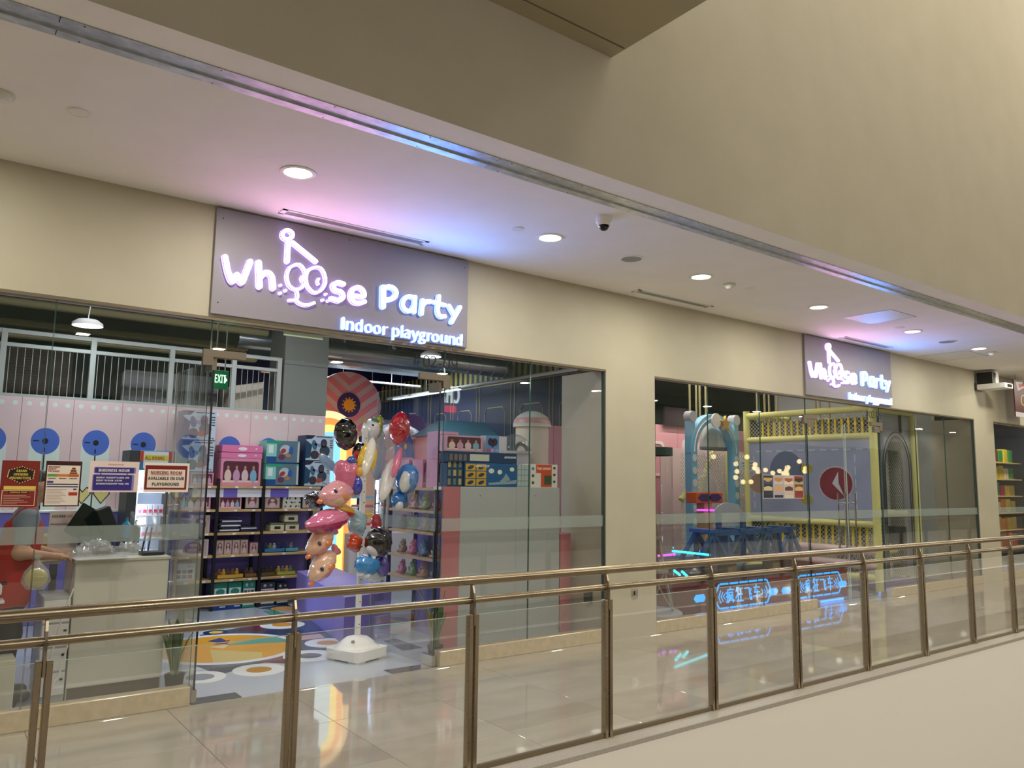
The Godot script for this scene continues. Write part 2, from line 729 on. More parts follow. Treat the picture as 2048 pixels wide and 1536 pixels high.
	var sof := struct("ceiling_soffit", b, M.grey_dark, "panelled soffit jutting from the bulkhead at the top of the view")
	mat("soffit_panel", "#a69b80", 0.35)
	for s in [[-1.2, 0.66], [0.668, 2.526], [2.534, 3.58]]:
		for z in [[2.302, 2.432], [2.447, 3.3], [3.312, 4.6]]:
			obj("panel", MB.new().cbox(Vector3(s[0], 4.56, z[0]), Vector3(s[1], 4.58, z[1]), 0.002), M.soffit_panel, sof)
	obj("panel", MB.new().cbox(Vector3(3.572, 4.56, 2.302), Vector3(3.584, 6.2, 4.6), 0.002), M.soffit_panel, sof)
	struct("floor_ground", MB.new().box(Vector3(x0, -5.3, -0.3), Vector3(x1, -5.0, 8.5)), M.slab_edge, "ground floor of the atrium far below")
	struct("ceiling_atrium", MB.new().box(Vector3(x0, 11.6, 2.3), Vector3(x1, 11.8, 6.0)), M.ceiling, "roof of the atrium")
	struct("wall_left", MB.new().box(Vector3(x0 - 0.2, -5.3, -10.0), Vector3(x0, 11.8, 13.2)), M.wall, "end wall of the atrium")
	struct("wall_right", MB.new().box(Vector3(x1, -5.3, -10.0), Vector3(x1 + 0.2, 11.8, 13.2)), M.wall, "far end wall of the atrium")
	struct("wall_lower", MB.new().box(Vector3(x0, -5.0, -0.3), Vector3(x1, -1.75, -0.2)), M.wall, "wall of the storey below")
	# socket plate on the pillar
	var sp := thing("wall_plate", "small grey metal access plate low on the cream pillar", "plate", Vector3(6.156, 0.42, 0.004))
	obj("plate", MB.new().cbox(Vector3(6.115, 0.404, 0.0), Vector3(6.206, 0.502, 0.008), 0.002), M.chrome, sp)
	obj("keyhole", MB.new().box(Vector3(6.141, 0.437, 0.008), Vector3(6.162, 0.477, 0.009)), M.black, sp)


func pane(called: String, label: String, x0: float, x1: float, y0: float, y1: float, film := true) -> MeshInstance3D:
	var w := struct(called, MB.new().box(Vector3(x0 + 0.003, y0, -0.036), Vector3(x1 - 0.003, y1, -0.024)), M.glass, label)
	var e := MB.new()
	for s in [x0 + 0.0015, x1 - 0.0035]:
		e.box(Vector3(s, y0, -0.037), Vector3(s + 0.002, y1, -0.023))
	obj("edge", e, M.glass_edge, w)
	if film:
		obj("frosted_band", MB.new().box(Vector3(x0 + 0.004, 1.165, -0.0225), Vector3(x1 - 0.004, 1.278, -0.022)), M.film, w)
	return w


func fitting(b: MB, x0: float, y0: float, x1: float, y1: float) -> MB:
	return b.cbox(Vector3(x0, y0, -0.052), Vector3(x1, y1, -0.008), 0.003)


# a glass door leaf hinged at (x, -0.03), swung by turn about its hinge; reach +1 leaves to +x when shut
func leaf(called: String, label: String, x: float, reach: float, turn: float, wide: float) -> Node3D:
	var d := Node3D.new()
	d.name = called
	add_child(d)
	d.position = Vector3(x, 0, -0.03)
	d.rotation.y = turn
	tag(d, label, "", "", "structure")
	var put := func(nm: String, b: MB, m: Material) -> void:
		var o := MeshInstance3D.new()
		o.name = nm
		d.add_child(o, true)
		o.mesh = b.made()
		o.set_surface_override_material(0, m)
	var s := reach
	var bx := func(b: MB, a0: float, a1: float, y0: float, y1: float, z0: float, z1: float) -> void:
		b.box(Vector3(minf(a0 * s, a1 * s), y0, z0), Vector3(maxf(a0 * s, a1 * s), y1, z1))
	var b := MB.new()
	bx.call(b, 0.012, wide, 0.015, 2.5, -0.006, 0.006)
	put.call("pane", b, M.glass)
	b = MB.new()
	bx.call(b, 0.006, 0.0125, 0.01, 2.5, -0.0065, 0.0065)
	put.call("hinge_edge", b, M.black)
	b = MB.new()
	bx.call(b, wide, wide + 0.003, 0.015, 2.5, -0.0065, 0.0065)
	put.call("free_edge", b, M.edge_light)
	b = MB.new()
	bx.call(b, 0.02, wide - 0.01, 1.165, 1.278, 0.0065, 0.007)
	put.call("frosted_band", b, M.film)
	b = MB.new()
	bx.call(b, 0.0, 0.17, 0.006, 0.095, -0.018, 0.018)
	put.call("floor_patch", b, M.chrome)
	b = MB.new()
	bx.call(b, 0.0, 0.16, 2.42, 2.505, -0.018, 0.018)
	put.call("top_patch", b, M.patch)
	for side in [-1, 1]:
		b = MB.new()
		var hx := (wide - 0.1) * s
		var hz: float = 0.055 * side
		b.tube([Vector3(hx, 0.62, hz), Vector3(hx, 1.52, hz)], 0.0125, 10)
		for hy in [0.76, 1.38]:
			b.tube([Vector3(hx, hy, 0.006 * side), Vector3(hx, hy, hz)], 0.008, 8)
		put.call("handle", b, M.chrome)
	return d


func shop_glass() -> void:
	pane("window_1", "tall shop glass at the left edge of the view", -1.3, 0.624, 0.13, 2.798)
	pane("window_2", "tall shop glass in front of the white desk", 0.624, 1.655, 0.13, 2.798)
	pane("window_3", "glass above the open entrance", 1.655, 3.735, 2.56, 2.798, false)
	pane("window_4", "tall shop glass right of the entrance", 3.735, 4.735, 0.13, 2.798)
	pane("window_5", "tall shop glass left of the middle pillar", 4.735, 5.724, 0.13, 2.798)
	pane("window_6", "tall shop glass right of the middle pillar", 6.52, 7.449, 0.13, 2.798)
	pane("window_7", "tall shop glass in front of the blue truss bridge", 7.449, 8.476, 0.13, 2.798)
	pane("window_8", "tall shop glass carrying four small posters", 8.476, 9.5, 0.13, 2.798)
	pane("window_9", "glass above the closed double door", 9.5, 11.45, 2.56, 2.798, false)
	pane("window_10", "first tall glass right of the closed double door", 11.45, 12.558, 0.13, 2.798)
	pane("window_11", "second tall glass right of the closed double door", 12.558, 13.551, 0.13, 2.798)
	pane("window_12", "tall glass beside the far pillar", 13.551, 14.622, 0.13, 2.798)
	pane("window_13", "shop glass of the shop beyond the far pillar", 15.456, 17.2, 0.13, 2.798)
	pane("window_14", "further glass of the shop beyond the far pillar", 17.2, 20.0, 0.13, 2.798)
	leaf("door_1", "left glass door leaf swung open into the shop", 1.69, 1.0, deg_to_rad(91.0), 0.98)
	leaf("door_2", "right glass door leaf swung open into the shop", 3.7, -1.0, deg_to_rad(-86.0), 1.08)
	leaf("door_3", "left leaf of the closed double glass door", 9.52, 1.0, deg_to_rad(0.5), 0.93)
	leaf("door_4", "right leaf of the closed double glass door", 11.43, -1.0, deg_to_rad(-0.5), 0.93)
	# fixed patch fittings in the corners of the door openings
	var k := 4
	for f in [[1.60, 1.0], [3.79, -1.0], [9.44, 1.0], [11.51, -1.0]]:
		k += 1
		var b := MB.new()
		var x: float = f[0]
		var s: float = f[1]
		var a := x + 0.32 * s
		fitting(b, minf(x, a), 2.515, maxf(x, a), 2.575)
		a = x + 0.075 * s
		fitting(b, minf(x, a), 2.45, maxf(x, a), 2.52)
		struct("trim_%d" % k, b, M.patch, ["corner fitting over the left door leaf", "corner fitting over the right door leaf", "corner fitting over the closed left leaf", "corner fitting over the closed right leaf"][k - 5])
	var mat_ := solo("door_mat_well", "black metal floor plate at the entrance threshold", "floor plate", MB.new().box(Vector3(1.67, 0.0, -0.16), Vector3(2.03, 0.004, -0.005)), M.grey_dark, Vector3(1.85, 0, -0.08))
	tag(mat_, "dark metal floor spring plate under the left open door", "floor plate")
	solo("door_mat_well", "shiny metal floor spring plate under the right open door", "floor plate", MB.new().box(Vector3(3.28, 0.0, -0.16), Vector3(3.74, 0.004, -0.005)), M.chrome, Vector3(3.5, 0, -0.08))
	# unit numbers on the glass
	for q in [[3.394, 3.87, "shop number on the glass right of the open entrance"], [11.057, 11.519, "shop number on the glass above the closed double door"]]:
		var t := thing("unit_number", q[2], "lettering", Vector3(q[0], 2.63, -0.02), "unit numbers")
		lettering("#02-09", Vector3(q[0], 2.63, -0.0215), q[1] - q[0], 0.105, M.ink_navy, t, Basis(), plain_font)
	# posters fixed to the glass
	posters()


func sheet(called: String, label: String, x0: float, y0: float, x1: float, y1: float, hex: String) -> Node3D:
	var t := thing(called, label, "poster", Vector3((x0 + x1) / 2, y0, -0.02), "posters on the shop glass")
	var b := MB.new().paint(hex)
	b.box(Vector3(x0, y0, -0.0215), Vector3(x1, y1, -0.0205))
	obj("sheet", b, M.print, t)
	return t


func ink(t: Node3D, rects: Array, z := -0.0204) -> void:
	var b := MB.new()
	var k := 0
	for r in rects:
		b.paint(r[4])
		b.box(Vector3(r[0], r[1], z), Vector3(r[2], r[3], z + 0.0002 + 0.00008 * k))
		k += 1
	obj("print", b, M.print, t)


func posters() -> void:
	# grand opening promotion
	var x := 0.402
	var y := 1.406
	var t := sheet("poster", "dark red poster reading GRAND OPENING PROMOTION", x, y, x + 0.212, y + 0.3, "#7d2418")
	ink(t, [[x + 0.012, y + 0.008, x + 0.198, y + 0.108, "#e8cdb8"], [x + 0.016, y + 0.012, x + 0.194, y + 0.104, "#842a1d"], [x + 0.02, y + 0.112, x + 0.198, y + 0.136, "#e6c45c"], [x + 0.045, y + 0.088, x + 0.16, y + 0.102, "#3a120c"]])
	var hexa2 := PackedVector2Array([Vector2(x + 0.035, y + 0.195), Vector2(x + 0.105, y + 0.155), Vector2(x + 0.178, y + 0.185), Vector2(x + 0.182, y + 0.235), Vector2(x + 0.112, y + 0.262), Vector2(x + 0.042, y + 0.238)])
	obj("marquee", MB.new().paint("#1f0f0a").prism(hexa2, -0.0203, -0.0199), M.print, t)
	var dots := MB.new().paint("#ffe2a0")
	for i in 6:
		for j in 5:
			dots.prism(disc(hexa2[i].lerp(hexa2[(i + 1) % 6], j / 5.0), 0.0032, 0.0032, 8), -0.0199, -0.0196)
	obj("dots", dots, M.print, t)
	lettering("GRAND", Vector3(x + 0.082, y + 0.226, -0.0197), 0.058, 0.016, M.ink_yellow, t)
	lettering("OPENING", Vector3(x + 0.068, y + 0.203, -0.0197), 0.08, 0.016, M.ink_yellow, t)
	lettering("PROMOTION", Vector3(x + 0.053, y + 0.18, -0.0197), 0.11, 0.016, M.ink_yellow, t)
	lettering("ANNUAL PASS", Vector3(x + 0.055, y + 0.091, -0.0199), 0.095, 0.008, M.ink_yellow, t)
	for i in 6:
		ink(t, [[x + 0.022, y + 0.02 + 0.011 * i, x + 0.1 + 0.012 * ((i * 5) % 7), y + 0.0225 + 0.011 * i, "#d9b3a0"]], -0.0199)
	# birthday party package
	x = 0.647
	y = 1.409
	t = sheet("poster", "pale poster with a brown border reading BIRTHDAY PARTY PACKAGE", x, y, x + 0.212, y + 0.3, "#3a140d")
	ink(t, [[x + 0.009, y + 0.008, x + 0.203, y + 0.272, "#eadbd0"], [x + 0.012, y + 0.196, x + 0.068, y + 0.214, "#6a9a58"], [x + 0.068, y + 0.196, x + 0.136, y + 0.214, "#d98038"], [x + 0.136, y + 0.196, x + 0.196, y + 0.214, "#c25a30"], [x + 0.014, y + 0.142, x + 0.198, y + 0.15, "#2b2763"], [x + 0.014, y + 0.126, x + 0.198, y + 0.134, "#2b2763"], [x + 0.144, y + 0.072, x + 0.196, y + 0.094, "#b53522"], [x + 0.17, y + 0.108, x + 0.19, y + 0.118, "#2c5a78"], [x + 0.014, y + 0.155, x + 0.05, y + 0.168, "#3a3570"]])
	ink(t, [[x + 0.142, y + 0.216, x + 0.186, y + 0.226, "#6a3416"], [x + 0.144, y + 0.226, x + 0.184, y + 0.23, "#e2b050"], [x + 0.147, y + 0.23, x + 0.18, y + 0.242, "#6a3416"], [x + 0.149, y + 0.242, x + 0.178, y + 0.246, "#e2b050"], [x + 0.153, y + 0.246, x + 0.174, y + 0.258, "#6a3416"]], -0.0197)
	for i in 10:
		ink(t, [[x + 0.016, y + 0.022 + 0.0098 * i, x + 0.1 + 0.01 * ((i * 3) % 4), y + 0.0242 + 0.0098 * i, "#8d6a60"]], -0.0199)
	lettering("BIRTHDAY", Vector3(x + 0.016, y + 0.256, -0.0199), 0.068, 0.01, M.ink_red, t)
	lettering("PARTY", Vector3(x + 0.016, y + 0.242, -0.0199), 0.046, 0.01, M.ink_red, t)
	lettering("PACKAGE", Vector3(x + 0.016, y + 0.228, -0.0199), 0.064, 0.01, M.ink_red, t)
	lettering("$580 NETT", Vector3(x + 0.02, y + 0.182, -0.0199), 0.042, 0.007, M.ink_black, t)
	lettering("$880 NETT", Vector3(x + 0.082, y + 0.182, -0.0199), 0.042, 0.007, M.ink_black, t)
	lettering("$1088 NETT", Vector3(x + 0.142, y + 0.182, -0.0199), 0.046, 0.007, M.ink_black, t)
	# business hour
	x = 0.907
	y = 1.504
	t = sheet("poster", "pale pink landscape poster with purple panels reading BUSINESS HOUR", x, y, x + 0.31, y + 0.212, "#ead3ce")
	obj("panel", MB.new().paint("#8a84b8").prism(rounded(x + 0.026, y + 0.128, x + 0.29, y + 0.172, 0.008), -0.0204, -0.0202).prism(rounded(x + 0.02, y + 0.01, x + 0.282, y + 0.122, 0.008), -0.0204, -0.0202), M.print, t)
	obj("panel", MB.new().paint("#352a80").prism(rounded(x + 0.032, y + 0.132, x + 0.278, y + 0.168, 0.006), -0.0202, -0.02).prism(rounded(x + 0.026, y + 0.014, x + 0.268, y + 0.118, 0.006), -0.0202, -0.02), M.print, t)
	ink(t, [[x + 0.066, y + 0.12, x + 0.072, y + 0.132, "#241d58"], [x + 0.232, y + 0.12, x + 0.238, y + 0.132, "#241d58"]], -0.0202)
	lettering("Whoose Party", Vector3(x + 0.11, y + 0.184, -0.0202), 0.1, 0.011, M.ink_pink, t)
	lettering("BUSINESS HOUR", Vector3(x + 0.055, y + 0.14, -0.0199), 0.195, 0.019, M.ink_white, t)
	lettering("MONDAY- THURSDAY*10.30AM - 8PM", Vector3(x + 0.044, y + 0.094, -0.0199), 0.205, 0.012, M.ink_white, t)
	lettering("FRIDAY *10.30 AM - 8.30 PM", Vector3(x + 0.044, y + 0.074, -0.0199), 0.16, 0.012, M.ink_white, t)
	lettering("SATURDAY/SUNDAY/PH *10AM - 9PM", Vector3(x + 0.044, y + 0.052, -0.0199), 0.205, 0.012, M.ink_white, t)
	# nursing room
	x = 1.252
	y = 1.505
	t = sheet("poster", "white poster with a dark red frame reading NURSING ROOM", x, y, x + 0.304, y + 0.209, "#eee2da")
	ink(t, [[x + 0.006, y + 0.018, x + 0.29, y + 0.19, "#7a1612"], [x + 0.022, y + 0.032, x + 0.276, y + 0.162, "#e9d8cc"]])
	lettering("NURSING ROOM", Vector3(x + 0.044, y + 0.127, -0.0199), 0.21, 0.023, M.ink_red, t)
	ink(t, [[x + 0.044, y + 0.121, x + 0.254, y + 0.1235, "#8d1f1a"]], -0.0199)
	lettering("AVALIABLE IN OUR", Vector3(x + 0.027, y + 0.087, -0.0199), 0.244, 0.022, M.ink_black, t)
	lettering("PLAYGROUND", Vector3(x + 0.056, y + 0.046, -0.0199), 0.182, 0.022, M.ink_black, t)
	# four menu sheets on the second shop's glass
	var cols := [["#2a2c44", "#c8a85a", "#3a4470", "#d8c890", "#20263c"], ["#b9aeb4", "#d08a3a", "#c9c0c6", "#e0a460", "#26304e"], ["#d4bfb0", "#b05a3a", "#e6d8c8", "#5a3a34", "#d8ccc2"], ["#8c2f22", "#3a1c14", "#a8b070", "#d2b878", "#9a3524"]]
	var lab := ["dark navy menu sheet, leftmost of four on the second window", "pale grey menu sheet with orange pictures, second of four", "cream menu sheet with brown bands, third of four", "dark red menu sheet, rightmost of four on the second window"]
	for i in 4:
		x = 8.503 + 0.226 * i
		y = 1.446
		t = sheet("menu_poster", lab[i], x, y, x + 0.216, y + 0.3, "#e4dcd8")
		var c: Array = cols[i]
		ink(t, [[x + 0.006, y + 0.006, x + 0.21, y + 0.294, c[0]], [x + 0.02, y + 0.23, x + 0.196, y + 0.262, c[1]], [x + 0.012, y + 0.185, x + 0.204, y + 0.222, c[2]], [x + 0.02, y + 0.1, x + 0.196, y + 0.145, c[3]], [x + 0.012, y + 0.01, x + 0.204, y + 0.045, c[4]]])
		obj("picture", MB.new().paint(c[3]).prism(disc(Vector2(x + 0.108, y + 0.13), 0.07, 0.028, 20), -0.0199, -0.0197), M.print, t)
		obj("picture", MB.new().paint(c[1]).prism(disc(Vector2(x + 0.108, y + 0.235), 0.06, 0.024, 20), -0.0199, -0.0197), M.print, t)


func balustrade() -> void:
	var t := thing("balustrade", "bronze steel balustrade with glass panels along the gallery edge", "balustrade", Vector3(5, 0, 2.19))
	var xs := []
	for i in range(-4, 30):
		xs.append(0.462 + 1.061 * i)
	for i in xs.size():
		var x: float = xs[i]
		var post := MB.new()
		for s in [-1, 1]:
			post.cbox(Vector3(x + s * 0.0195 - 0.0125, 0.0, 2.168), Vector3(x + s * 0.0195 + 0.0125, 0.862, 2.212), 0.002)
		var po := obj("post", post, M.steel, t)
		var blade := PackedVector2Array([Vector2(2.166, 0.80), Vector2(2.214, 0.80), Vector2(2.214, 0.90), Vector2(2.211, 0.94), Vector2(2.203, 0.98), Vector2(2.19, 1.02), Vector2(2.178, 1.04), Vector2(2.166, 1.04)])
		obj("blade", MB.new().prism(blade, -0.0055, 0.0055, Transform3D(Basis(Vector3(0, 0, 1), Vector3(0, 1, 0), Vector3(-1, 0, 0)), Vector3(x, 0, 0))), M.steel, po)
		obj("foot", MB.new().cbox(Vector3(x - 0.036, 0.0, 2.158), Vector3(x + 0.036, 0.008, 2.222), 0.002), M.steel, po)
		if i < xs.size() - 1:
			var x2: float = xs[i + 1]
			var gp := obj("glass_panel", MB.new().box(Vector3(x + 0.02, 0.03, 2.185), Vector3(x2 - 0.02, 0.855, 2.195)), M.clear, t)
			obj("polished_edge", MB.new().box(Vector3(x + 0.02, 0.855, 2.1855), Vector3(x2 - 0.02, 0.8575, 2.1945)), M.edge_light, gp)
			obj("channel", MB.new().box(Vector3(x + 0.03, 0.003, 2.178), Vector3(x2 - 0.03, 0.03, 2.202)), M.trim_brown, gp)
	obj("top_rail", MB.new().tube([Vector3(-3.9, 1.048, 2.178), Vector3(30.9, 1.048, 2.178)], 0.0265, 24), M.steel, t)
	obj("lower_rail", MB.new().tube([Vector3(-3.9, 0.935, 2.172), Vector3(30.9, 0.935, 2.172)], 0.021, 20), M.steel, t)


func downlight(x: float, z: float, label: String, group: String, energy: float) -> void:
	var t := thing("downlight", label, "lamp", Vector3(x, 3.686, z), group)
	var tf := Transform3D(Basis(), Vector3(x, 0, z))
	obj("trim_ring", MB.new().lathe([Vector2(0.092, 3.686), Vector2(0.122, 3.684), Vector2(0.118, 3.68), Vector2(0.1, 3.676), Vector2(0.092, 3.68)], 32, tf), M.white, t)
	obj("lamp_lens", MB.new().lathe([Vector2(0.0001, 3.68), Vector2(0.094, 3.68)], 32, tf), M.lamp_warm, t)
	area(Vector3(x, 3.67, z), Vector2(0.16, 0.16), energy, WARM, Vector3(-PI / 2, 0, 0), "lamp_light", t)


func grille(label: String, x0: float, x1: float, z0: float, z1: float) -> void:
	var t := thing("air_diffuser", label, "vent", Vector3((x0 + x1) / 2, 3.686, (z0 + z1) / 2), "slot diffusers in the gallery ceiling")
	var y := 3.686
	var b := MB.new()
	b.box(Vector3(x0, y - 0.006, z0), Vector3(x1, y, z0 + 0.02)).box(Vector3(x0, y - 0.006, z1 - 0.02), Vector3(x1, y, z1)).box(Vector3(x0, y - 0.006, z0), Vector3(x0 + 0.04, y, z1)).box(Vector3(x1 - 0.04, y - 0.006, z0), Vector3(x1, y, z1))
	obj("frame", b, M.white, t)
	obj("backing", MB.new().box(Vector3(x0 + 0.03, y - 0.001, z0 + 0.015), Vector3(x1 - 0.03, y, z1 - 0.015)), M.grey, t)
	for i in 3:
		var z := z0 + 0.035 + (z1 - z0 - 0.07) * i / 2.0
		obj("slat", MB.new().box(Vector3(x0 + 0.03, y - 0.005, z - 0.003), Vector3(x1 - 0.03, y - 0.001, z + 0.003)), M.lacquer_grey, t)


func ceiling_disc(called: String, label: String, category: String, o: Vector3, r: float, m: Material, prof: Array) -> void:
	var t := thing(called, label, category, o)
	var tf := Transform3D(Basis(), o)
	obj("rim", MB.new().lathe(prof.map(func(q): return Vector2(q.x * r, q.y)), 28, tf), M.white, t)
	obj("face", MB.new().lathe([Vector2(0.0001, -0.007), Vector2(r * 0.82, -0.006)], 28, tf), m, t)


func ceiling_fittings() -> void:
	var dl := [[-2.4, "recessed round downlight beyond the left edge of the view"], [-0.28, "recessed round downlight above the left edge of the view"], [1.863, "recessed round downlight left of the large lit sign, nearest the camera"], [4.096, "recessed round downlight beside the white dome camera"], [6.071, "recessed round downlight above the middle pillar"], [8.17, "recessed round downlight left of the small far sign"], [10.407, "recessed round downlight in front of the small far sign"], [12.43, "recessed round downlight near the far end"], [14.6, "recessed downlight above the far pillar"], [16.8, "recessed downlight beyond the far pillar"], [19.0, "recessed downlight at the far end of the gallery"]]
	for d in dl:
		downlight(d[0], 1.03, d[1], "downlights in the gallery ceiling", 2.15)
	grille("long slot diffuser in the ceiling above the large lit sign", 2.05, 3.36, 0.15, 0.27)
	grille("slot diffuser in the ceiling above the middle pillar", 5.98, 7.22, 0.15, 0.27)
	grille("slot diffuser in the ceiling above the small far sign", 10.1, 11.4, 0.15, 0.27)
	var flat := [Vector2(1.0, 0.0), Vector2(0.98, -0.006), Vector2(0.84, -0.008), Vector2(0.82, -0.005)]
	ceiling_disc("ceiling_speaker", "round grey ceiling speaker between two downlights", "speaker", Vector3(5.078, 3.686, 1.032), 0.115, M.grey, flat)
	ceiling_disc("ceiling_speaker", "far round grey ceiling speaker near the small sign", "speaker", Vector3(11.51, 3.686, 0.988), 0.13, M.grey, flat)
	ceiling_disc("round_access_cover", "flat white cover disc near the left smoke detector", "cover", Vector3(0.536, 3.686, 1.083), 0.062, M.white, flat)
	ceiling_disc("round_access_cover", "white cover disc between the slot diffuser and a downlight", "cover", Vector3(3.74, 3.686, 1.045), 0.05, M.white, flat)
	ceiling_disc("round_access_cover", "white cover disc right of the middle smoke detector", "cover", Vector3(6.843, 3.686, 1.049), 0.05, M.white, flat)
	ceiling_disc("round_access_cover", "small white cover disc left of a far downlight", "cover", Vector3(10.031, 3.686, 1.043), 0.06, M.white, flat)
	var sm := [[Vector3(0.164, 3.686, 1.066), "white smoke detector cut by the left edge of the view"], [Vector3(6.525, 3.686, 1.028), "white smoke detector right of a downlight above the pillar"], [Vector3(12.896, 3.686, 1.018), "far white smoke detector past the last downlight"]]
	for s in sm:
		var t := thing("smoke_detector", s[1], "smoke detector", s[0], "smoke detectors on the gallery ceiling")
		var tf := Transform3D(Basis(), s[0])
		obj("base", MB.new().lathe([Vector2(0.065, 0), Vector2(0.065, -0.018), Vector2(0.05, -0.024)], 24, tf), M.off_white, t)
		obj("chamber", MB.new().lathe([Vector2(0.05, -0.024), Vector2(0.046, -0.034), Vector2(0.034, -0.036), Vector2(0.034, -0.044), Vector2(0.02, -0.052), Vector2(0.0001, -0.053)], 24, tf), M.white, t)
		obj("inlet", MB.new().lathe([Vector2(0.047, -0.028), Vector2(0.0475, -0.0285), Vector2(0.0455, -0.0345)], 24, tf), M.grey_dark, t)
	var o: Vector3 = Vector3(4.091, 3.686, 1.696)
	var dc := thing("dome_camera", "white dome security camera with a black bubble on the ceiling", "camera", o)
	var tf := Transform3D(Basis(), o)
	obj("housing", MB.new().lathe([Vector2(0.062, 0), Vector2(0.065, -0.012), Vector2(0.062, -0.05), Vector2(0.05, -0.066), Vector2(0.042, -0.07)], 28, tf), M.white_gloss, dc)
	obj("bubble", MB.new().ball(o + Vector3(0, -0.066, 0), Vector3(0.042, 0.046, 0.042), 20, Basis(), -1.0, 0.1), M.black_gloss, dc)
	# access panels
	for q in [[Vector3(9.224, 3.686, 1.207), 0.6, "square ceiling access panel beside the metal slot"], [Vector3(12.857, 3.686, 0.468), 0.75, "far square ceiling access panel near the wall device"]]:
		var c: Vector3 = q[0]
		var w: float = q[1] / 2
		var t := thing("access_panel", q[2], "panel", c, "ceiling access panels")
		obj("frame", MB.new().box(c + Vector3(-w, -0.004, -w), c + Vector3(w, 0, -w + 0.012)).box(c + Vector3(-w, -0.004, w - 0.012), c + Vector3(w, 0, w)).box(c + Vector3(-w, -0.004, -w), c + Vector3(-w + 0.012, 0, w)).box(c + Vector3(w - 0.012, -0.004, -w), c + Vector3(w, 0, w)), M.lacquer_grey, t)
		obj("lid", MB.new().box(c + Vector3(-w + 0.014, -0.003, -w + 0.014), c + Vector3(w - 0.014, 0, w - 0.014)), M.white, t)
	# box on a bracket on the wall over the far pillar
	var x := 14.75
	var d := thing("wall_projector", "black and white boxed device on a bracket high on the far wall", "projector", Vector3(x, 3.3, 0))
	obj("bracket", MB.new().cbox(Vector3(x - 0.02, 3.34, 0.0), Vector3(x + 0.32, 3.46, 0.05), 0.004), M.grey_dark, d)
	obj("tray", MB.new().cbox(Vector3(x - 0.02, 3.34, 0.03), Vector3(x + 0.3, 3.43, 0.5), 0.008), M.white, d)
	obj("lamp_window", MB.new().box(Vector3(x + 0.06, 3.36, 0.5), Vector3(x + 0.24, 3.41, 0.504)), M.black_gloss, d)
	obj("case", MB.new().cbox(Vector3(x + 0.0, 3.43, 0.04), Vector3(x + 0.14, 3.64, 0.3), 0.006), M.black, d)
	obj("cover", MB.new().cbox(Vector3(x + 0.1, 3.45, 0.1), Vector3(x + 0.26, 3.66, 0.3), 0.008), M.white, d)


